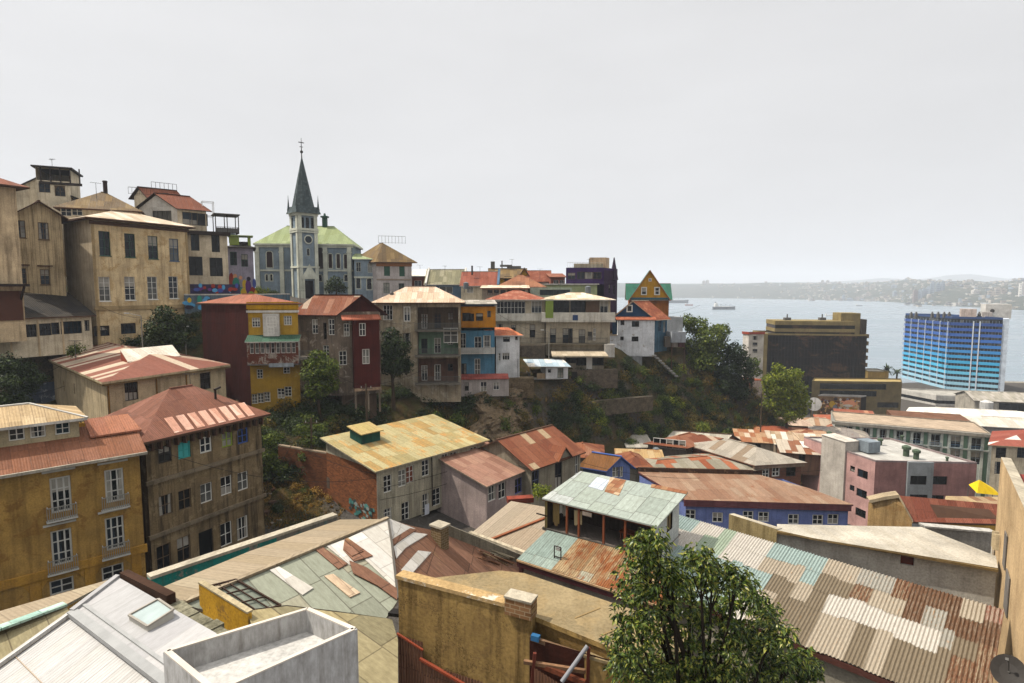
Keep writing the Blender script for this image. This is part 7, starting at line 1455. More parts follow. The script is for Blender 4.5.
# ---------------------------------------------------------------- hipped patchwork roof (centre left)
A0 = P(388, 519, 28); R1 = Pz(185, 603, A0.z); ry = math.degrees(math.atan2(A0.y-R1.y, A0.x-R1.x))
plA = slope_plane(388, 519, 28, ry-90, 13); plB = slope_plane(388, 519, 28, ry+90, 19)
Q = on_plane(398, 600, *plB); K = P(437, 531, 30.6); plC = plane3(A0, Q, K)
root = thing('patchwork_roof_house', 'low house under a hipped patchwork roof of sand, green, white and rust sheets', 'house', ((A0.x+R1.x)/2, (A0.y+R1.y)/2, GZB))
pa = pp(plA, [(388, 519), (340, 519.5), (250, 551), (160, 588), (185, 603)]); b = MB(); b.slab(pa, .12, T_SAND, FW); skirt(b, pa, GZB, FW); part('roof_slope', b, root, 'sand-coloured corrugated roof slope')
pb = pp(plB, [(388, 519), (185, 603), (196, 608), (222, 612), (243, 610), (287, 605), (337, 611), (386, 618), (398, 600), (392, 545)]); b = MB(); b.slab(pb, .12, T_GREEN, FW); part('roof_slope', b, root, 'greenish sheet roof slope with odd white and rust sheets')
pc = pp(plC, [(388, 519), (392, 545), (398, 600), (404, 585), (450, 590), (526, 585), (524, 565), (437, 531), (412, 526)]); b = MB(); b.slab(pc, .12, T_RST, FW); part('roof_slope', b, root, 'rust-brown roof slope')
z6 = lambda l: [(240+x/3.2, 500+y/3.2) for x, y in l]
def patch(pl, pts, m, lab=None, up=.05, t=.04): b = MB(); b.slab(pp(pl, pts, up), t, m); part('roof_patch', b, root, lab)
patch(plB, z6([(473, 62), (340, 128), (277, 150), (352, 211), (395, 188), (504, 292), (488, 130)]), T_WHT, 'big white sheet patch')
patch(plB, z6([(233, 155), (262, 152), (345, 208), (315, 224)]), T_RST, 'rust strip', .06)
patch(plB, z6([(350, 200), (405, 222), (503, 290), (503, 326), (440, 280), (362, 240)]), T_RST, 'rust strip', .10)
patch(plB, z6([(335, 132), (345, 128), (425, 185), (365, 203), (330, 165)]), T_RST, 'rust square', .11)
patch(plB, z6([(95, 228), (125, 217), (235, 285), (200, 308)]), T_WHT, 'single white sheet', .06)
patch(plB, z6([(270, 247), (298, 240), (385, 300), (352, 315)]), tin([('#b09c84', 1), ('#a8947c', 1)], (.9, 1.9), .2, .1, corr=False), 'single pinkish sheet', .06)
patch(plC, z6([(475, 62), (560, 95), (540, 100), (482, 132)]), T_WHT, None, .06); patch(plC, z6([(492, 152), (545, 105), (600, 112), (530, 155), (500, 190)]), T_WHT, None, .05); patch(plC, z6([(515, 228), (570, 165), (612, 170), (552, 237)]), T_WHT, None, .06); patch(plC, z6([(486, 132), (545, 95), (566, 99), (490, 150)]), T_RST, None, .09)
b = MB(); hb = on_plane(354, 553, *plB); ex = yawv(ry); ey = yawv(ry-90); b.box(hb-ex*.32-ey*.26+Z*.1, ex*.64, ey*.52-Z*.18, Z*.14, T_RST); part('roof_hatch', b, root)
b = MB(); b.beam(R1+Z*.06, A0+Z*.06, .22, .1, T_SAND); b.beam(A0+Z*.06, on_plane(392, 545, *plB)+Z*.05, .1, .1, flat('#4a4640')); b.beam(on_plane(392, 545, *plB)+Z*.05, Q+Z*.05, .1, .1, flat('#4a4640')); part('ridge_cap', b, root)
plD = slope_plane(340, 611, 19.2, ry+90, 7)
pd = pp(plD, [(246, 611), (287, 606), (337, 612), (392, 619), (398, 640), (398, 690), (340, 700), (262, 650)]); b = MB(); b.slab(pd, .12, T_OLV, FW); skirt(b, pd, GZB, FW); part('lower_roof', b, root)
b = MB(); fr = [on_plane(208, 589, *plB), on_plane(236, 582, *plB), on_plane(281, 608, *plB), on_plane(246, 617, *plB)]; fr = [q+Z*.1 for q in fr]; dm = paint('#3a2a20', .7)
for i in range(4): b.beam(fr[i], fr[(i+1) % 4], .06, .07, dm)
for f in (.33, .66): b.beam(fr[0].lerp(fr[3], f), fr[1].lerp(fr[2], f), .035, .05, dm)
for f in (.33, .66): b.beam(fr[0].lerp(fr[1], f), fr[3].lerp(fr[2], f), .035, .05, dm)
part('skylight_frame', b, root)
b = MB(); q = on_plane(388, 619, *plD)+Z*.1; b.box(q, Vector((.5, -.1, 0)), Vector((.1, .3, 0)), Z*.12, DARK); part('vent_slot', b, root)
# turquoise party wall
TQW = plaster('#1f7a72', '#3f3c34', .6, peel='#77736a', peel_amt=.25); CO = plaster('#a39a88', '#5a5244', .4)
t0 = Pz(150, 577, 37.5); t1 = Pz(337, 514.5, 37.5); d_ = (t1-t0).normalized(); nv = Vector((d_.y, -d_.x, 0))
b = MB(); mid_ = t0.lerp(t1, .62); b.box(Vector((t0.x, t0.y, GZB)), Vector((mid_.x-t0.x, mid_.y-t0.y, 0)), -nv*.35, Z*(37.38-GZB), TQW); b.box(Vector((mid_.x, mid_.y, GZB)), Vector((t1.x-mid_.x, t1.y-mid_.y, 0)), -nv*.35, Z*(37.38-GZB), plaster('#77736a', '#3a3830', .6, peel='#5a6f6a', peel_amt=.3)); b.box(t0+nv*.05-Z*.12, t1-t0, -nv*.48, Z*.14, CO)
single('party_wall', b, 'long boundary wall, turquoise fading to bare grey, with a pale coping', 'wall', None, (t0.x, t0.y, GZB))
# chimney wall behind the rust slope
w0 = on_plane(441, 533, *plC); w1 = on_plane(528, 567, *plC); b = MB(); dd = (w1-w0); nn = Vector((dd.y, -dd.x, 0)).normalized(); GRP = plaster('#7a7262', '#3a342a', .5)
b.poly((w0-Z*2, w1-Z*2, w1+Z*.62, w0+Z*.62), GRP); b.poly((w1-nn*.3-Z*4, w0-nn*.3-Z*4, w0-nn*.3+Z*.62, w1-nn*.3+Z*.62), GRP); b.poly((w0+Z*.62, w1+Z*.62, w1-nn*.3+Z*.62, w0-nn*.3+Z*.62), CO); b.poly((w1-Z*4, w1-nn*.3-Z*4, w1-nn*.3+Z*.62, w1+Z*.62), GRP)
single('parapet_wall', b, 'grey parapet wall along the upper edge of the rust-brown roof slope', 'wall')
q = on_plane(440, 543, *plC); b = MB(); bkm = brick('#6a5a40', '#57482f', '#7d7160'); b.cbox(q-Z*.3, .72, .6, 1.25, bkm, ry-90); b.cbox(q+Z*.95, .86, .74, .1, CO, ry-90); single('brick_chimney', b, 'squat square brick chimney at the end of the grey parapet', 'chimney')
b = MB(); cl = random.Random(6); wdm = [plaster('#8a7358', '#4a3a28', .4), plaster('#a39880', '#5a4e3c', .4), plaster('#6a4a34', '#33241a', .4)]
for k in range(15):
    a_ = on_plane(cl.uniform(474, 500), cl.uniform(547, 562), *plC)+Z*(.08+.012*k); e_ = a_+(w1-w0).normalized()*cl.uniform(.8, 2.)+Vector((cl.uniform(-.2, .2), cl.uniform(-.2, .2), 0)); b.beam(a_, e_, .13, .06, wdm[k % 3])
o = obj('timber_litter', b.mesh('timber_litter')); o['kind'] = 'stuff'
# yellow cracked parapet and stone wall
b = MB(); YP = plaster('#c0922c', '#5c4420', .45, peel='#8a6a34', peel_amt=.3); zp = on_plane(199, 590, *plB).z+.35; y0 = Pz(199, 590, zp); y1 = Pz(248, 621, zp); dv = (y1-y0); nv2 = Vector((dv.y, -dv.x, 0)).normalized()
b.box(y0-Z*.95, dv, -nv2*.14, Z*1.2, YP); b.box(y0+Z*.25+nv2*.02, dv, -nv2*.2, Z*.06, plaster('#a89a7c')); single('yellow_parapet', b, 'crumbling bright yellow parapet beside the white roof', 'parapet')
# ---------------------------------------------------------------- white roof (bottom left)
W0 = P(118, 577, 18.2); wy = -33.5; WA = tin([('#969594', 3), ('#919090', 2)], (1.0, 40), .12, .02, ('#a59e94', '#b5b0a8'), 0.2, .12, corr=False, run=.2); WB_ = tin([('#a4a29f', 3), ('#a09e9a', 2), ('#a7a5a2', 1)], (.5, 40), .12, .03, ('#a89c8c', '#bab0a2'), .45, .18, run=.25)  # upper sheets greyer, lower ones paler: tilt to the sun painted in
pl1 = slope_plane(118, 577, 18.2, wy+90, 11)
root = thing('white_roof_house', 'house under a clean white sheet-metal roof with a low glass skylight', 'house', (W0.x-2, W0.y-3, GZB))
e1 = pp(pl1, [(118, 577), (72, 612), (163, 681), (200, 683), (232, 650), (216, 633)]); b = MB(); b.slab(e1, .1, WA, WHI); part('roof_upper', b, root, 'greyer upper roof strip')
s0, s1 = on_plane(72, 612, *pl1), on_plane(163, 681, *pl1); dsm = (s1-s0).normalized(); pl2 = slope_plane(72, 612, s0.y, wy+90, 21)
dn = Vector((-yawv(wy+90).x*math.cos(R(21)), -yawv(wy+90).y*math.cos(R(21)), -math.sin(R(21))))
f0 = s0-dsm*.0-Z*.1; f1 = s0+dsm*9-Z*.1; pw = [f0, f1, f1+dn*7, f0+dn*7]; b = MB(); b.slab(pw, .1, WB_, WHI); part('roof_lower', b, root, 'bright lower roof slope')
b = MB(); b.beam(s0+Z*.0, s0+dsm*9, .26, .12, paint('#8a8a88', .5)); b.beam(s0+Z*.05+yawv(wy+90)*.32, s0+dsm*9+Z*.05+yawv(wy+90)*.32, .1, .1, paint('#8a8a88', .5)); b.beam(e1[0]+Z*.04, s0+Z*.04, .16, .1, WA); b.beam(f0+Z*.1, f0+dn*7+Z*.1, .14, .1, WB_); mlin = f0+dn*1.5+Z*.02; b.beam(mlin, mlin+dsm*9, .02, .02, paint('#9a8a76')); part('flashing', b, root)
b = MB(); z4 = lambda x, y: (x/3.657, 500+y/3.657); sk = [on_plane(*z4(x, y), *pl1) for x, y in ((472, 440), (580, 393), (636, 432), (540, 482))]; lift = [.14, .24, .24, .14]; tp = [q+Z*l for q, l in zip(sk, lift)]
b.poly(tp if (tp[1]-tp[0]).cross(tp[2]-tp[1]).z > 0 else tp[::-1], paint('#8f9a98', .25))
for i in range(4): j = (i+1) % 4; qd = (sk[i], sk[j], tp[j], tp[i]); b.poly(qd, paint('#a8a49a')); b.beam(tp[i]+Z*.02, tp[j]+Z*.02, .06, .05, paint('#8a847a'))
part('skylight', b, root)
b = MB(); sq = [W0, W0+dn*9, f1+dn*7, e1[3]]; skirt(b, [f0-Z*.1, f0+dn*6.8, f1+dn*6.8, f1], GZB, WHI); skirt(b, [e1[0]-Z*.1, e1[1]-Z*.1, e1[2], e1[5]], GZB, WHI); part('wall', b, root)
c0 = W0+Z*.0; c1 = Pz(165, 601, c0.z+.1); dv = (c1-c0); nv3 = Vector((-dv.y, dv.x, 0)).normalized(); b = MB(); DBR = plaster('#3c2a20', '#1a120d', .5); b.box(c0-Z*1.2+nv3*.05, dv, nv3*.26, Z*1.33, DBR); single('dark_coping', b, 'dark brown capped wall at the peak of the white roof', 'wall')
c2 = Pz(232, 640, c0.z-.05); b = MB(); rkm = rock('#8f8a74', '#4c4838'); dv2 = c2-c1; rs_ = random.Random(2)
for k in range(9): f = k/9; b.box(c1+dv2*f-Z*1.3+nv3*rs_.uniform(0, .05), dv2/9, nv3*rs_.uniform(.3, .42), Z*rs_.uniform(1.12, 1.2), rkm)
single('stone_edge_wall', b, 'rough grey-green stone wall along the right edge of the white roof', 'wall')
# white box parapet roof
BX_ = P(163, 652, 10.6); z_ = BX_.z; Fp = Pz(309, 608, z_); Rp = Pz(357.5, 629, z_); Np = Pz(213, 694, z_)
WBX = tin([('#a3a2a0', 1)], (60, 60), 5, .02, ('#8a8680', '#96928c'), .15, 0, corr=False, run=.95); root = thing('white_box_roof', 'white boxed-in flat roof with raised parapets at the bottom edge', 'roof terrace', ((BX_.x+Rp.x)/2, (BX_.y+Rp.y)/2, 38))
qs = [BX_, Np, Rp, Fp]; ctr = sum(qs, Vector((0, 0, 0)))/4
def inset(p, k): d = p-ctr; return ctr+d*(1-k*1.15)
qi = [inset(p, .07) for p in qs]; b = MB()
for i in range(4):
    j = (i+1) % 4; b.poly((qs[i]-Z*5, qs[j]-Z*5, qs[j], qs[i]), WBX); b.poly((qs[i], qs[j], qi[j], qi[i]), WBX); b.poly((qi[i], qi[j], qi[j]-Z*.5, qi[i]-Z*.5), WBX)
part('parapet', b, root); b = MB(); b.poly([q-Z*.48 for q in qi], plaster('#b5b2ac', '#8f8c86', .3)); part('roof_floor', b, root)
b = MB()
for i in range(4): j = (i+1) % 4; b.beam(qs[i].lerp(qi[i], .5)+Z*.012, qs[j].lerp(qi[j], .5)+Z*.012, (qs[i]-qi[i]).length*.72, .03, paint('#b5aca0'))
part('coping', b, root)
# sand roofs at the left border
plS = slope_plane(65, 605, 24, 50-90, 14); root = thing('sand_roof_house', 'low house with a sand-coloured sheet roof and pale turquoise ridge at the left border', 'house', (-24, 21, GZB))
ps = pp(plS, [(65, 605), (118, 577), (100, 581), (0, 611), (-80, 634), (-90, 660), (0, 629)]); b = MB(); b.slab([ps[0], ps[1], ps[3], ps[4], ps[5], ps[6]], .12, T_SAND, FW); part('roof_slope', b, root, 'far slope, smooth and sandy')
p0_ = on_plane(65, 605, *plS); plS2 = (p0_, slope_plane(65, 605, 24, 50+90, 16)[1]); ps2 = pp(plS2, [(65, 605), (0, 629), (-90, 660), (-60, 720), (40, 690), (90, 640)]); b = MB(); b.slab(ps2, .12, T_OLV, FW); skirt(b, ps2, GZB, FW); part('roof_slope', b, root, 'near slope of olive sheets')
b = MB(); b.beam(ps[6]+Z*.05, ps[0]+Z*.05, .4, .1, tin([('#8aa89c', 1), ('#9cb4a8', 1)], (.4, 1), .2, .2, corr=False)); b.beam(ps[5]+Z*.05, ps[6]+Z*.05, .4, .1, tin([('#8aa89c', 1), ('#9cb4a8', 1)], (.4, 1), .2, .2, corr=False)); part('ridge_cap', b, root)
# ---------------------------------------------------------------- ochre parapet house (bottom centre)
OC = plaster('#937848', '#3a2b18', .75, peel='#77603a', peel_amt=.5, cracks=.55); V0 = P(398, 575, 18.4); V1 = Pz(531, 609.5, V0.z); dv = (V1-V0).normalized(); LW_ = (V1-V0).length; nv = Vector((dv.y, -dv.x, 0))
root = thing('ochre_wall_house', 'ochre-plastered house with sandy flat roof, cracked parapet and red corrugated cladding below', 'house', (V0.x+1, V0.y, GZB))
b = MB(); b.wall(X2(V0), X2(V1), GZB, V0.z-.12, [], OC);  b.wall(X2(V1), X2(V1-nv*.35), GZB, V0.z-.12, [], OC); b.box(V0-dv*.06-Z*.12+nv*.05, dv*(LW_+.1), -nv*.42, Z*.12, plaster('#a58a60', '#57432a', .4, peel='#b8b0a0', peel_amt=.35)); part('wall', b, root)
SAND = plaster('#8a7a5c', '#65563c', .35, peel='#7f6e50', peel_amt=.5, cracks=.3); zr = V0.z-.42
b = MB(); fl = [Pz(x, y, zr) for x, y in ((404, 580), (440, 577), (500, 570.5), (524, 573), (640, 612), (690, 630), (680, 665), (630, 655), (536, 622))]; fl[0] = V0-nv*.36-Z*.42; fl[-1] = V1-nv*.36-Z*.42; b.slab(fl, .15, SAND, OC); skirt(b, fl, GZB, plaster('#7a6038', '#33261a', .5), .1); part('roof', b, root)
b = MB(); cm = paint('#7d6844')
for (xa, ya, xb, yb) in ((575, 618, 600, 608), (600, 636, 632, 622)): b.beam(Pz(xa, ya, zr+.01), Pz(xb, yb, zr+.01), .05, .015, cm)
part('roof_seam', b, root)
b = MB(); b.box(V1-dv*.82+nv*.1-Z*.3, dv*.86, -nv*.45, Z*.52, brick('#7a5c40', '#65492f', '#8a7a62')); b.box(V1-dv*.84+nv*.12+Z*.22, dv*.9, -nv*.5, Z*.06, CO); part('chimney_stub', b, root)
RC_ = paint('#6a2f1e', .75, .3)
def corr_sheet(b, o, ex, ey, w, l, m, pitch=.14, amp=.028, up=None, seg=6):
    n = max(1, int(round(w/pitch)))*seg; up = up or ex.cross(ey).normalized()
    if up.z < 0: up = -up
    pr = None
    for i in range(n+1):
        x = w*i/n; q = o+ex*x+up*(amp*math.sin(2*math.pi*x/pitch)); cur = (q, q+ey*l)
        if pr: b.poly((pr[0], cur[0], cur[1], pr[1]), m, True)
        pr = cur
b = MB(); z6p = lambda x, y: on_plane(240+x/3.2, 500+y/3.2, V0+nv*.08, nv); a_ = z6p(505, 425); corr_sheet(b, a_-Z*3, dv, Z, 1.0, 2.95, T_RST, .11, .02, nv); corr_sheet(b, a_+dv*1.0-Z*3.2, dv, Z, 2.2, 2.45, T_RST, .11, .02, nv)
part('red_cladding', b, root); b = MB(); b.beam(a_+dv*.9-Z*.62+nv*.04, a_+dv*3.25-Z*1.15+nv*.04, .1, .08, paint('#7a3a26')); b.beam(a_+nv*.04, a_+dv*1.02-Z*.3+nv*.04, .06, .06, paint('#7a3a26')); part('cladding_batten', b, root)
# little yard with beams beside it
root = thing('yard_lean_to', 'small dark lean-to yard with grey pipe, posts and red corrugated gate', 'lean-to', (V1.x+.6, V1.y-.3, 36))
y0 = V1+nv*.1; zq = V0.z-.7; b = MB(); YD = plaster('#3a1e16', '#140b08', .5)
b.poly((y0-Z*.8, y0-Z*5, y0-Z*5+dv*3, y0-Z*.8+dv*3), YD); b.poly((y0-Z*2.6, y0+dv*3-Z*2.6, y0+dv*3-nv*-1.6-Z*2.6, y0+nv*1.6-Z*2.6), YD); part('yard_wall', b, root)
z5 = lambda x, y: (480+x/5.69, 580+y/5.69)
def PD(x, y, Y): return P(*z5(x, y), Y)
yy = V1.y
b = MB(); b.beam(PD(290, 330, yy-.1), PD(560, 420, yy-.6), .1, .12, plaster('#6a5440', '#33261a', .5)); b.beam(PD(250, 465, yy-.5), PD(600, 520, yy-1.), .1, .1, plaster('#7a5c44', '#33261a', .5)); b.beam(PD(330, 480, yy-.55), PD(600, 586, yy-1.3), .1, .14, plaster('#6a3a28', '#33261a', .5)); part('beam', b, root)
b = MB(); b.tube(PD(612, 375, yy-.9), PD(465, 580, yy-1.3), .06, .06, paint('#77777a', .5), 10); part('pipe', b, root)
for xa, ya, xb, yb, Y in ((618, 385, 612, 600, yy-.9), (312, 415, 296, 590, yy-.6)): b = MB(); b.beam(PD(xa, ya, Y), PD(xb, yb, Y), .09, .09, paint('#5c2c20')); part('post', b, root)
b = MB(); corr_sheet(b, PD(310, 500, yy-.8)-Z*1.2, (dv*.9+Z*-.28).normalized(), Z, 1.3, 1.2, T_RST, .1, .018, nv); part('gate', b, root)
b = MB(); g0 = PD(595, 440, yy-.85); b.box(g0-Z*3, dv*1.9, nv*-.9, Z*3, plaster('#a08350', '#3a2a16', .6, peel='#6a5230', peel_amt=.4)); b.box(g0+Z*.0-dv*.03-nv*-.03, dv*1.96, nv*-.95, Z*.08, SAND); part('low_wall', b, root)
b = MB(); q = PD(300, 310, yy-.05); b.box(q-Z*.1, dv*.25, nv*.15, Z*.16, paint('#28567a')); part('blue_rag', b, root)
b = MB(); PLK = plaster('#94775a', '#5a4430', .4); pl_ = slope_plane(*z5(345, 240), yy+1.2, 30, 5)
for k in range(4):
    a_ = on_plane(*z5(345+k*22, 240-k*5), *pl_)+Z*.12; e_ = on_plane(*z5(745+k*27, 428-k*8), *pl_)+Z*.12; b.beam(a_, e_, .2, .05, PLK)
single('plank_cover', b, 'weathered grey-brown plank cover lying on the sandy flat roof', 'plank cover')
# ---------------------------------------------------------------- rooftop shed with open front
FL = P(542, 498, 36); FR = Pz(657.5, 526.5, FL.z); fv = (FR-FL).normalized(); fy = math.degrees(math.atan2(fv.y, fv.x)); bv = yawv(fy+90); W_ = (FR-FL).length
plT = slope_plane(542, 498, 36, fy+90, 9); BRr = on_plane(688, 492, *plT); BLr = on_plane(580.5, 471, *plT)
SHT = tin([('#868e86', 3), ('#818980', 2), ('#8d948c', 2), ('#969a96', 1)], (1.35, 2.05), .2, .22, ('#7a5238', '#9a7a5c'), .25, .55, corr=False)
root = thing('rooftop_shed', 'open-fronted rooftop shed with pale green sheet roof, posts and hanging washing', 'shed', (FL.x+fv.x*W_/2+bv.x*2, FL.y+fv.y*W_/2+bv.y*2, FL.z-2.1))
b = MB(); b.slab([FL, FR, BRr, BLr], .09, SHT, paint('#8a9088')); part('roof', b, root)
def rpatch(pts, m):
    b = MB(); b.slab(pp(plT, [(500+x/4.88, 460+y/4.88) for x, y in pts], .03), .03, m); part('roof_patch', b, root)
rpatch([(510, 155), (540, 85), (615, 100), (580, 175)], T_RST if 0 else tin([('#7d5238', 1), ('#8d6a4c', 1), ('#a08a70', 1)], (.4, .5), .2, .4, corr=False)); rpatch([(740, 118), (918, 155), (910, 168), (735, 135)], tin([('#7d5238', 1), ('#8d6a4c', 1)], (.4, .5), .2, .4, corr=False)); rpatch([(430, 130), (475, 85), (535, 100), (500, 150)], tin([('#a5acb4', 1)], (.8, 1), .2, .05, corr=False))
zf = FL.z-2.1; dep = ((BRr-FR).dot(bv)); H2 = lambda p, z: Vector((p.x, p.y, z))
WPL = plaster('#a9adac', '#6f726e', .35, boards=.3); b = MB(); s0 = FR-fv*.25+bv*.1; s1 = FR-fv*.25+bv*(dep-.3)
top = lambda p: FL.z+(p-FL).dot(bv)*math.tan(R(9))-.1
hz_ = [s0, s0+(s1-s0)*.5, s0+(s1-s0)*.72, s1]
b.poly((H2(hz_[0], zf-1.2), H2(hz_[1], zf-1.2), H2(hz_[1], top(hz_[1])), H2(hz_[0], top(hz_[0]))), WPL); b.poly((H2(hz_[1], zf-1.2), H2(hz_[2], zf-1.2), H2(hz_[2], zf+.9), H2(hz_[1], zf+.9)), WPL); b.poly((H2(hz_[1], zf+2.), H2(hz_[2], zf+2.), H2(hz_[2], top(hz_[2])), H2(hz_[1], top(hz_[1]))), WPL); b.poly((H2(hz_[2], zf-1.2), H2(hz_[3], zf-1.2), H2(hz_[3], top(hz_[3])), H2(hz_[2], top(hz_[2]))), WPL); part('side_wall', b, root)
b = MB(); b.poly((H2(hz_[1]-fv*.1, zf+.9), H2(hz_[2]-fv*.1, zf+.9), H2(hz_[2]-fv*.1, zf+2.), H2(hz_[1]-fv*.1, zf+2.)), paint('#6a5a3c')); part('side_window', b, root)
b = MB(); DBK = plaster('#4a4038', '#1e1a16', .6, boards=.3); k0 = FL+fv*.2+bv*2.6; k1 = FR-fv*.3+bv*2.6; b.wall(X2(k0), X2(k1), zf, FL.z+.25, [(1.2, 2., zf+.4, zf+1.5)], DBK); b.wall(X2(k0), X2(FL+fv*.2+bv*.05), zf, FL.z, [], DBK); b.poly([H2(p, zf) for p in (FL+fv*.1, FR-fv*.2, FR-fv*.2+bv*dep, FL+fv*.1+bv*dep)], plaster('#6a6058', '#33302a', .5)); b.wall(X2(FR-fv*.3+bv*(dep-.2)), X2(FL+fv*.2+bv*(dep-.2)), zf-1, FL.z+.4, [], DBK); part('back_wall', b, root)
PST = paint('#6a3a22', .8)
for f in (.02, .22, .33, .55, .73): b = MB(); q = FL+fv*W_*f+bv*.1; b.box(H2(q, zf), fv*.12, bv*.12, Z*(2.08), PST if f > .1 else paint('#8a7a4c')); part('post', b, root)
b = MB(); b.beam(H2(FL+bv*.12, zf+.08), H2(FR-fv*.3+bv*.12, zf+.08), .15, .16, plaster('#4a4640')); b.beam(H2(FL+bv*.12, zf+1.98), H2(FR-fv*.3+bv*.12, zf+1.98), .1, .12, PST); part('sill_beam', b, root)
b = MB(); q = FL+fv*.02+bv*.1; b.beam(H2(q-fv*.5, zf+.95), H2(q+fv*.3, zf+.95), .07, .07, DW); part('bracket', b, root)
def cloth(f, z1, w, hgt, col, lab, k=0):
    b = MB(); m = paint(col, .9); q = FL+fv*W_*f+bv*.55; n = 6; rc = random.Random(int(f*1000)); pr = None
    for i in range(n+1):
        x = w*i/n; off = bv*(.06*math.sin(i*1.9+f*9)); top_ = H2(q, zf+z1)+fv*x+off; bot = top_-Z*(hgt*rc.uniform(.82, 1.05))+bv*rc.uniform(-.05, .05)
        if pr: b.poly((pr[1], bot, top_, pr[0]), m); b.poly((pr[0]+bv*.03, top_+bv*.03, bot+bv*.03, pr[1]+bv*.03), m)
        pr = (top_, bot)
    return single('hanging_cloth', b, lab, 'washing', None)
cloth(.06, 1.75, .5, 1.5, '#8a744a', 'tan cloth hanging at the open end of the rooftop shed'); cloth(.125, 1.85, .22, .7, '#c4c2bc', 'small white cloth hanging beside the tan one in the shed'); cloth(.16, 1.9, .25, .9, '#a9a59a', 'pale narrow cloth hanging by the first brown post'); cloth(.26, 1.6, .55, 1.0, '#b5a680', 'crumpled cream cloth hanging between the brown posts of the shed')
b = MB(); q = FL+fv*W_*.6+bv*1.6; b.box(H2(q, zf+.45), fv*1.9, bv*.6, Z*.08, PST); [b.box(H2(q+fv*x+bv*y, zf), fv*.07, bv*.07, Z*.45, PST) for x in (.05, 1.75) for y in (.05, .48)]; single('bench', b, 'brown wooden bench in the dark of the open shed', 'bench')
# lean roof below the shed
plU = slope_plane(547, 531, 35.6, fy+90, 15)
root = thing('lean_roof', 'house part under a low-pitched roof, green sheets at one end and rust at the other', 'house', (FL.x+2, FL.y-2, GZB))
U = pp(plU, [(547, 530), (660, 560), (672, 609), (611, 590), (517, 559)]); b = MB(); GRT = tin([('#727f78', 3), ('#7a867e', 2)], (.8, 4.), .16, .3, ('#7a4c2c', '#8d6a44'), .6, .4); RSS = tin([('#8a7658', 3), ('#7d6648', 2), ('#8c8a78', 1)], (.8, 4.), .13, .68, ('#5c3018', '#80502e'), .9, .4)
mt, mb_ = U[0].lerp(U[1], .30), U[4].lerp(U[2], .25); b.slab([U[0], mt, mb_, U[4]], .08, GRT, DW); part('green_sheets', b, root); b = MB(); b.slab([mt, U[1], U[2], mb_], .08, RSS, DW); part('rust_sheets', b, root)
b = MB(); q0, q1 = U[4]-Z*.1, U[2]-Z*.1; b.box(q0-Z*.36, q1-q0, bv*.1, Z*.36, paint('#3f2022')); b.beam(q0+Z*.03, q1+Z*.03, .14, .1, plaster('#a88a68')); part('fascia', b, root)
b = MB(); b.wall(X2(q0+bv*.25+fv*.1), X2(q1+bv*.25), GZB, q0.z-.05, [], plaster('#8a8478', '#4f4a42', .45)); b.wall(X2(q0+bv*4+fv*.1), X2(q0+bv*.25+fv*.1), GZB, q0.z, [], plaster('#5a3a34')); b.box(q0+bv*.2-Z*2.2, fv*.3, bv*.2, Z*2.1, paint('#3f2022')); part('wall', b, root)
b = MB(); lf = [on_plane(500+x/4.88, 460+y/4.88, *plU) for x, y in ((265, 478), (297, 488))]
for q in lf: b.tube(q, q+Z*.75, .035, .035, DW, 6)
b.beam(lf[0]+Z*.75, lf[1]+Z*.75, .05, .05, DW); b.beam(lf[0]+Z*.12, lf[1]+Z*.12, .05, .05, DW); b.box(lf[0].lerp(lf[1], .2)+Z*.5, (lf[1]-lf[0])*.6, bv*.12, Z*.16, flat('#8a8a84')); single('lamp_frame', b, 'small black metal lamp frame standing on the green lean roof', 'lamp frame')
# courtyard roof in the middle
pl_c = slope_plane(511, 501, 46.5, 60, 5); b = MB(); cy = pp(pl_c, [(511, 501), (552, 508), (560, 540), (528, 556), (470, 534)]); TN = tin([('#877a68', 3), ('#807260', 2), ('#8f8270', 1)], (.9, 40), .2, .12, ('#7d4a2c', '#9a6a48'), .6, .3, run=.4); b.slab(cy, .12, TN, FW); skirt(b, cy, GZB-2, FW)
root = thing('tan_roof_house', 'low house with a plain tan corrugated roof between parapet and rooftop shed', 'house', (cy[0].x, cy[0].y-3, GZB)); part('roof', b, root)
b = MB(); b.beam(cy[1]+Z*.08-(cy[1]-cy[2])*.25, cy[4].lerp(cy[3], .35)+Z*.1, .22, .1, tin([('#7a4a30', 1)], (.5, 1), .2, .4, corr=False)); b.beam(cy[4]+Z*.1, cy[3]+Z*.12, .3, .2, plaster('#b0a38c')); part('ridge_strip', b, root)
# ---------------------------------------------------------------- big corrugated patchwork roof (bottom right)
UY = 46; plR = slope_plane(690, 519, 37.5, UY, 13.5); O = on_plane(690, 519, *plR); ex = yawv(UY-90); upv = Vector((yawv(UY).x*math.cos(R(13.5)), yawv(UY).y*math.cos(R(13.5)), math.sin(R(13.5))))
nR = plR[1]; uvp = lambda px, py: ((on_plane(px, py, *plR)-O).dot(ex), (on_plane(px, py, *plR)-O).dot(-upv))
root = thing('corrugated_roof_house', 'house under a broad corrugated roof patched in turquoise, white, tan and rust sheets', 'house', tuple(O+ex*8-upv*5-Z*6))
root.location.z = GZB
x_end = max(uvp(992, 600)[0], uvp(992, 660)[0]); s_bot = (uvp(795, 640)[1]+uvp(898, 682)[1])/2
print('CORR', uvp(925, 587), uvp(990, 600), uvp(992, 660), uvp(795, 640), uvp(898, 682), uvp(662, 570), O)
def tn(c, r_=.1, rc=('#7a5236', '#957450')): return tin([(c, 1)], (60, 60), 5, r_+.1, rc, .25, 0, corr=False, run=.7)
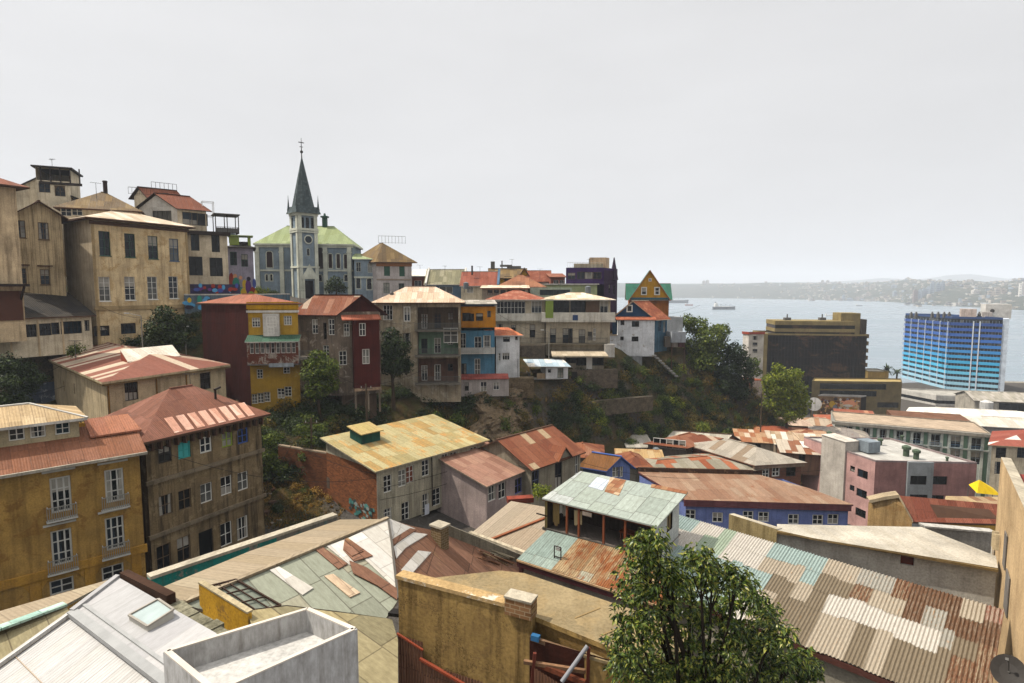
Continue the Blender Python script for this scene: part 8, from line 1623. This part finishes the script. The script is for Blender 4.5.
CM = {'t': tn('#84938f', .26), 'w': tn('#aaa59c', .2, ('#9a8a74', '#ab9c88')), 'c': tn('#948a7a', .3), 'b': tn('#6e6352', .28, ('#5a4630', '#6f5a42')), 'r': tn('#857762', .62, ('#4f3222', '#70503a')), 'o': tn('#8f8068', .6, ('#5c3a24', '#7d5236')), 'g': tn('#8a877e', .36), 'd': tn('#776858', .64, ('#46301f', '#644834')), 'e': tn('#8a9684', .26), 'R': tn('#8a7a6c', .55, ('#66402f', '#7f5444'))}
SEEDS = [(60,150,'w'),(20,130,'t'),(110,180,'e'),(200,200,'w'),(250,210,'w'),(310,230,'t'),(380,250,'t'),(410,270,'t'),(460,255,'c'),(500,270,'c'),(545,275,'r'),(580,290,'g'),(625,290,'r'),(650,330,'r'),(690,300,'g'),(730,305,'w'),(760,310,'t'),(795,315,'o'),(850,325,'o'),(880,330,'o'),(910,340,'R'),
 (60,230,'t'),(110,250,'t'),(150,260,'t'),(230,285,'t'),(300,265,'c'),(300,310,'b'),(345,320,'c'),(380,345,'b'),(440,310,'b'),(480,310,'b'),(540,330,'r'),(620,355,'c'),(690,350,'d'),(760,360,'d'),(800,375,'d'),(850,390,'t'),(880,395,'c'),(915,390,'R'),
 (100,330,'t'),(180,330,'w'),(240,330,'t'),(270,350,'c'),(330,370,'c'),(430,370,'w'),(480,380,'w'),(520,390,'w'),(600,410,'w'),(650,430,'w'),(690,440,'w'),(740,460,'w'),(790,460,'g'),(820,480,'b'),(870,470,'d'),(900,500,'r'),
 (100,420,'b'),(200,400,'c'),(330,430,'b'),(390,450,'b'),(412,440,'c'),(460,480,'b'),(500,480,'c'),(550,500,'b'),(590,490,'c'),(640,520,'b'),(720,550,'b'),(760,520,'b'),(780,560,'b'),(830,570,'r'),(890,570,'r'),(860,600,'r'),(250,470,'b'),(150,480,'b'),(640,580,'b'),(720,600,'b'),(560,560,'b')]
SD = [(uvp(680+x/2.977, 480+y/2.977), c) for x, y, c in SEEDS]
x0 = -5.5; rc_ = random.Random(12); ROOFM = MB(); xc = x0; ci = 0
while xc < x_end:
    wsh = rc_.choice((.82, .82, .656, .492, .82)); s_ = -.15; j = 0; cuts = [0.]+[s_bot*f_+rc_.uniform(-.22, .22) for f_ in (.17, .38, .60)]+[s_bot]
    for k in range(len(cuts)-1):
        s0_, s1_ = cuts[k], cuts[k+1]+(.18 if k < len(cuts)-2 else .1+rc_.uniform(-.05, .06)); mx, ms = xc+wsh/2, (cuts[k]+cuts[k+1])/2
        ch = min(SD, key=lambda q: (q[0][0]-mx)**2+(1.3*(q[0][1]-ms))**2)[1]
        tw = rc_.uniform(-.012, .012); exx = (ex+upv*tw).normalized(); o_ = O+ex*xc-upv*s1_+nR*((len(cuts)-k)*.014+.006*(ci % 2)+rc_.uniform(0, .01))
        corr_sheet(ROOFM, o_, exx, (upv+nR*rc_.uniform(-.004, .006)).normalized(), wsh+.07, s1_-s0_, CM[ch], .164, .04, nR, 6)
    xc += wsh; ci += 1
ncol = 1; wsh = xc-x0
part('roof', ROOFM, root)
b = MB(); e0 = O+ex*x0-upv*(s_bot+.1); e1_ = O+ex*(x0+ncol*wsh)-upv*(s_bot+.1); bk_ = yawv(UY)
b.box(e0-Z*.34-bk_*.02, e1_-e0, bk_*.12, Z*.28, plaster('#4f3028', '#2a1a14', .5)); part('fascia', b, root)
b = MB(); b.wall(X2(e0+bk_*.3), X2(e1_+bk_*.3), GZB, e0.z-.2, [], plaster('#8f8878', '#4f483c', .5)); b.wall(X2(e0+bk_*11), X2(e0+bk_*.3), GZB, e0.z, [], FW); part('wall', b, root)
# long cream roof above it
zc = 35.3; CRP = plaster('#a9a294', '#857a66', .3, cracks=.25); root = thing('cream_roof_wing', 'long narrow wing with a smooth cream roof and white wall above the corrugated sheets', 'house', (22, 34, GZB))
cp_ = [Pz(777, 524, zc), Pz(922, 527, zc), Pz(996, 556, zc), Pz(998, 568, zc), Pz(813, 538, zc), Pz(777, 530, zc)]; b = MB(); b.slab(cp_, .12, CRP, plaster('#8a744e')); part('roof', b, root)
b = MB(); a_, c_ = cp_[5], cp_[3]; dv = (c_-a_).normalized(); nv = Vector((dv.y, -dv.x, 0)); L_ = (c_-a_).length; WHW = plaster('#b5b1a8', '#6f6a60', .35); b.wall(X2(a_-nv*.25), X2(c_-nv*.25), GZB, zc-.1, [(L_*.60, L_*.66, zc-.85, zc-.3)], WHW, .2); part('wall', b, root)
b = MB(); q = a_-nv*.42+dv*L_*.6; b.box(Vector((q.x, q.y, zc-.85)), dv*L_*.06, -nv*.05, Z*.55, paint('#5a2c20')); part('vent', b, root)
b = MB(); b.beam(a_+nv*.05-Z*.12, c_+nv*.05-Z*.12, .12, .14, plaster('#7d6844', '#44361f', .4)); part('gutter', b, root)
g0, g1 = P(729, 514, 38.2), cp_[5]+Z*.05; b = MB(); dv = g1-g0; nv = Vector((dv.y, -dv.x, 0)).normalized(); OLW = plaster('#8a7a56', '#44381f', .6); b.poly((g0-Z*3, g1-Z*3, g1, g0), OLW); b.poly((g0, g1, g1-nv*.4, g0-nv*.4), CO); b.poly((g1-nv*.4-Z*3, g0-nv*.4-Z*3, g0-nv*.4, g1-nv*.4), OLW); b.poly((g0-nv*.4-Z*3, g0-Z*3, g0, g0-nv*.4), OLW); single('mossy_wall', b, 'short weathered olive wall leading to the long cream roof', 'wall')
b = MB(); g0 = P(925, 527.5, 37.5); g1 = P(996, 528, 36.5); b.box(g0-Z*3, Vector((g1.x-g0.x, g1.y-g0.y, 0)), Vector((0, .5, 0)), Z*3, plaster('#8f8c86', '#57544e', .4)); b.box(g0+Vector((-.05, -.06, 0)), Vector((g1.x-g0.x+.1, g1.y-g0.y, 0)), Vector((0, .62, 0)), Z*.12, plaster('#a8a49c')); single('grey_parapet', b, 'low grey concrete parapet behind the long cream roof', 'parapet')
# right border wall
T0 = P(1001, 457, 33); T1 = Pz(1026, 512, T0.z); dv = (T0-T1).normalized(); dw_ = (T1-T0); TW = plaster('#c4a880', '#7d6242', .3, cracks=.3); root = thing('tan_wall_house', 'tall sunlit tan plaster wall with sloping red roof behind, at the right border', 'house', (T0.x+3, T0.y-4, GZB))
nv = Vector((-dv.y, dv.x, 0)); nv = nv if nv.x < 0 else -nv
Tn = T0-dv*16; b = MB(); b.poly((H2(T0, GZB), H2(Tn, GZB), Tn, T0), TW); b.poly((T0, Tn, Tn-nv*.45, T0-nv*.45), CO); b.poly((H2(T0-nv*.45, GZB), H2(T0, GZB), T0, T0-nv*.45), TW); b.poly((H2(Tn-nv*.45, T0.z-2), H2(T0-nv*.45, T0.z-2), T0-nv*.45, Tn-nv*.45), TW); b.poly((H2(T0-nv*9, GZB), H2(T0-nv*.45, GZB), H2(T0-nv*.45, T0.z-1.2), H2(T0-nv*9, T0.z-1.2)), TW); part('wall', b, root)
b = MB(); b.slab([T0-nv*.45-Z*.9, Tn-nv*.45-Z*.9, Tn-nv*8-Z*.2, T0-nv*8-Z*.2], .15, tin([('#7a3026', 3), ('#843a30', 2)], (.9, 3), .2, .12), BRW); part('roof', b, root)
b = MB(); q = T0-dv*3.0+nv*.03; 
for (o_, z0, z1, w_) in ((4.6, 37.2, 39, .9), (6.2, 35.6, 37.6, 1.3)): qq = T0-dv*o_+nv*.03; b.box(H2(qq, z0-1.5), -dv*w_, nv*.04, Z*(z1-z0), plaster('#77716a', '#4c4842', .5))
part('bare_patch', b, root)
b = MB(); q = T0-dv*.15+nv*.05; b.box(H2(q, 31), -dv*.5, nv*.1, Z*4.5, plaster('#c9c2b4', '#a08a68', .4, peel='#b08a6a', peel_amt=.2)); q2 = T0-dv*2.2+nv*.05; b.box(H2(q2, 35.7), -dv*.08, nv*.3, Z*.9, plaster('#c0b090')); b.box(H2(q2-dv*.5, 35.7), -dv*.08, nv*.3, Z*.9, plaster('#c0b090')); part('white_pilaster', b, root)
q = P(1009, 672, 21); dd = Vector((-.55, -.5, .67)).normalized(); b = MB(); sx = dd.orthogonal().normalized(); sy = dd.cross(sx); N = 18; dishm = paint('#2a2622', .6)
for i in range(N):
    a0_, a1_ = 2*math.pi*i/N, 2*math.pi*(i+1)/N; r1_ = .32; r2_ = .62; f = lambda a, r: q+(sx*math.cos(a)+sy*math.sin(a)*.9)*r+dd*(.28*r*r)
    b.poly((q, f(a0_, r1_), f(a1_, r1_)), dishm, True); b.poly((f(a0_, r1_), f(a0_, r2_), f(a1_, r2_), f(a1_, r1_)), dishm, True)
b.tube(q+dd*.05, q-Z*1.6+Vector((.3, .2, 0)), .04, .04, DG, 6); b.beam(q, q+dd*.55+sx*.25, .03, .03, DG); b.box(q+dd*.55+sx*.22, sx*.1, sy*.1, dd*.1, DG); single('satellite_dish', b, 'grey satellite dish in the bottom corner by the tan wall', 'satellite dish')
# ---------------------------------------------------------------- the tree in front
ftm = leaf_mat(['#111a0b', '#243515', '#3a4c1c', '#546628', '#8d8a44'], 'front', .38, .25, .3)
rs = random.Random(31); base = Vector((4.6, 13.6, 33.5)); root = thing('broadleaf_tree', 'large leafy broadleaf tree rising in front of the roofs at the bottom edge', 'tree', base); bark = flat('#241e18', .95)
fb = [(650, 543, 13), (640, 560, 15), (660, 566, 17), (632, 585, 16), (655, 592, 20), (700, 562, 13), (712, 575, 14), (690, 588, 15), (738, 578, 12), (750, 590, 13), (725, 600, 18), (632, 615, 18), (662, 622, 22), (698, 618, 20), (735, 628, 20), (764, 612, 14), (772, 632, 15), (625, 645, 18), (655, 655, 24), (692, 652, 22), (730, 660, 24), (768, 656, 18), (796, 655, 12), (808, 664, 9), (640, 680, 24), (680, 685, 28), (722, 690, 28), (762, 688, 24), (792, 686, 16), (622, 668, 14), (700, 720, 44), (760, 725, 34), (640, 722, 30), (812, 672, 7), (672, 578, 10), (765, 645, 10)]
bl = []
for px, py, r in fb: p = P(px, py, 13.6+rs.uniform(-1.2, 1.0)); rr = r*13.6/FPX; bl.append((p.x, p.y, p.z, rr, rr*1.05, rr*.95))
b = MB(); b.tube(base-Z*9.5, base+Z*4, .32, .24, bark, 12, False); b.tube(base+Z*4, base+Z*6.5+Vector((.2, 0, 0)), .24, .16, bark, 10, False)
for c in bl:
    e = Vector(c[:3]); s = base+Z*rs.uniform(3.5, 6.3)+Vector((.1, 0, 0)); m_ = s.lerp(e, .5)-Z*.15+Vector((rs.uniform(-.2, .2), rs.uniform(-.2, .2), 0)); b.tube(s, m_, .09, .055, bark, 7, False); b.tube(m_, e, .055, .015, bark, 6, False)
    for _ in range(4): t_ = e+Vector((rs.gauss(0, 1), rs.gauss(0, 1), rs.gauss(0, 1))).normalized()*c[3]*.9; b.tube(m_.lerp(e, .7), t_, .02, .006, bark, 5, False)
part('trunk', b, root)
def leaf2(b, p, nn, t, L, W, m):        # a folded leaf of four faces with a drooping tip
    u = nn.cross(t); a = p-t*L*.5; m0 = p-nn*L*.05; tip = p+t*L*.5-Z*L*.22; f = nn*W*.22
    b.poly((a, p-t*L*.1+u*W*.5+f, m0), m); b.poly((p-t*L*.1+u*W*.5+f, tip, m0), m); b.poly((a, m0, p-t*L*.1-u*W*.5+f), m); b.poly((p-t*L*.1-u*W*.5+f, m0, tip), m)
b = MB(); wts = [c[3]**2 for c in bl]
clumps = []
for c in bl:
    for _ in range(int(9+c[3]*58)):
        d = Vector((rs.gauss(0, 1), rs.gauss(0, 1)-.15, rs.gauss(0, 1)+.1)).normalized(); clumps.append(Vector(c[:3])+Vector((d.x*c[3], d.y*c[4], d.z*c[5]))*rs.uniform(.4, 1.3)); 
for p in clumps:
    out = Vector((rs.gauss(0, .5), rs.gauss(-.15, .5), .8)).normalized(); n = rs.randint(9, 16); cs = rs.uniform(.10, .22)
    for k in range(n):
        a = 2*math.pi*k/n*1.618*2; d = (Vector((math.cos(a), math.sin(a), rs.uniform(-.7, .5)))).normalized(); q = p+d*cs*rs.uniform(.5, 1.3); t = (d+Vector((0, 0, rs.uniform(-.7, .1)))).normalized(); nn = (out+Vector((rs.gauss(0, .35), rs.gauss(0, .35), 0))); nn = (nn-t*nn.dot(t)).normalized(); L = rs.uniform(.10, .19); leaf2(b, q, nn, t, L, L*.5, ftm)
part('crown', b, root)
# ---------------------------------------------------------------- lamps, poles and wires
def street_lamp(label, px, py, Y, hgt, arm):
    p = P(px, py, Y); base = p-Z*hgt; root = thing('street_lamp', label, 'street lamp', base); b = MB(); gm = paint('#77746c'); b.tube(base-Z*.5, p, .09, .06, gm, 8); part('pole', b, root)
    b = MB(); e = p+Vector((arm, 0, .35)); b.tube(p, e, .045, .035, gm, 6); part('arm', b, root); b = MB(); b.box(e-Vector((.1 if arm > 0 else .45, .1, .06)), (.55, 0, 0), (0, .2, 0), (0, 0, .12), paint('#b0aea8')); part('lamp_head', b, root)
street_lamp('grey street lamp with a single arm before the arches of the beige block', 141, 316, 72, 8, -1.6)
street_lamp('grey street lamp between the beige block and the red tin flank', 185, 329, 76, 7, .01)
street_lamp('tall grey lamp pole in front of the glazed terrace gallery', 549, 332, 100, 6.5, -1.)
def pole(label, px, py, Y, hgt):
    p = P(px, py, Y); b = MB(); m = plaster('#57493a', '#2a221a', .4); b.tube(p-Z*hgt, p, .13, .1, m, 8); b.box(p-Z*.6-Vector((.8, .05, 0)), (1.6, 0, 0), (0, .1, 0), (0, 0, .1), m)
    for x in (-.6, 0, .6): b.tube(p+Vector((x, 0, -.5)), p+Vector((x, 0, -.3)), .04, .04, paint('#b0b0aa'), 6)
    single('utility_pole', b, label, 'utility pole', None, p-Z*hgt); return p-Z*.35
pA = pole('wooden utility pole on the slope between red bay house and balcony house', 366, 384, 72, 8)
pB = pole('wooden utility pole beside the round light tree', 762, 392, 112, 9)
pC = pole('wooden utility pole behind the brick yard wall', 311, 418, 63, 8)
def wire(a, c, sag, label):
    b = MB(); n = 14; pr = None
    for i in range(n+1):
        f = i/n; q = Vector(a).lerp(Vector(c), f)-Z*sag*4*f*(1-f)
        if pr is not None: b.tube(pr, q, .022, .022, DARK, 4, False)
        pr = q
    single('cable', b, label, 'cable', 'overhead cables')
for a, c, s, l in ((pC, P(484, 452, 66), .8, 'overhead cable'), (pC, P(215, 470, 58), 1., 'thin'), (pC, pA, .6, 'thin'), (P(382, 488, 54.2), P(484, 458, 65.2), .3, 'thin'), (P(380, 500, 54.2), P(484, 470, 65), .35, 'thin'), (P(2, 385, 62), P(70, 360, 70), .5, 'thin'), (P(2, 400, 62), P(96, 372, 73), .6, 'thin'), (P(100, 306, 77), P(141, 318, 72), .3, 'thin'), (P(141, 318, 72), P(203, 322, 73.5), .5, 'thin'), (P(700, 285+20, 120), P(668, 314, 119), .3, 'thin')): wire(a, c, s, 'thin dark overhead cable strung between houses and poles')
ar = random.Random(17); am = paint('#3a3a3a', .5)
for px, py, Y in ((52, 163, 102), (96, 188, 90), (166, 198, 97), (420, 268, 136), (445, 268, 130), (480, 270, 128), (512, 262, 144), (540, 272, 140), (590, 262, 124), (300, 294, 82), (430, 287, 90), (560, 288, 110), (520, 288, 110), (640, 300, 121), (240, 292, 78), (75, 345, 62), (190, 380, 56), (700, 452, 88), (620, 432, 96), (905, 446, 96)):
    p = P(px, py, Y); q_ = p-Z*1.6; hh = ar.uniform(1.4, 2.6); b = MB(); b.tube(q_, p+Z*hh*.3, .035, .03, am, 5)
    dr = yawv(ar.uniform(0, 180)); t_ = p+Z*hh*.3
    b.beam(t_-dr*.7, t_+dr*.7, .03, .03, am)
    for k in range(5): c_ = t_+dr*(-.6+.3*k); s_ = Vector((-dr.y, dr.x, 0))*(.45-.05*k); b.beam(c_-s_, c_+s_, .025, .025, am)
    single('tv_aerial', b, 'thin dark TV aerial standing on a rooftop of the hill', 'aerial', 'rooftop aerials', q_)
for px, py, Y, l in ((232, 236, 106, 'on the roof beside the lavender mural house'), (466, 286, 118, 'on the low roof behind the balcony house'), (588, 290, 112, 'behind the pale terrace roof near the purple building'), (656, 452, 92, 'on the colonnaded house roof')):
    p = P(px, py, Y); b = MB(); tm = paint('#5a5f62', .5); b.tube(p-Z*.6, p+Z*.6, .55, .55, tm, 12); b.tube(p+Z*.6, p+Z*.8, .55, .15, tm, 12); [b.box(p+Vector((x, y, -1.3)), (.08, 0, 0), (0, .08, 0), (0, 0, .75), DG) for x in (-.4, .35) for y in (-.4, .35)]; single('water_tank', b, 'grey water tank '+l, 'water tank')
for a, c, s in ((P(203, 322, 73.5), P(300, 318, 75.5), .5), (P(300, 330, 74), P(337, 330, 75.5), .3), (P(380, 320, 77), P(416, 322, 83), .4), (pA, P(460, 350, 89), .8), (pA, P(300, 350, 75), .7), (P(549, 334, 100), P(612, 318, 112), .5), (P(549, 334, 100), P(495, 312, 90), .6), (P(549, 335, 100), P(461, 318, 90), .7), (pB, P(690, 440, 96), .7), (pB, P(800, 440, 100), .6), (pB, P(742, 372, 124), .6), (P(531, 470, 60.8), P(484, 446, 66), .3), (P(700, 478, 70), P(580, 462, 66), .6), (P(822, 470, 86), P(757, 468, 81), .4), (pC, P(262, 430, 61), .4), (P(143, 445, 45.8), P(376, 478, 54.6), 1.4), (P(262, 420, 61.5), P(376, 474, 54.8), 1.0)): wire(a, c, s, 'thin dark overhead cable strung between houses and poles')
b = MB(); q = P(520, 497, 47.5)
b.cbox(q-Z*.4, 2.2, .8, .4, plaster('#7a3a2c'), 10); single('planter', b, 'red-brown planter box before the pale stone house with the bright shrub', 'planter')
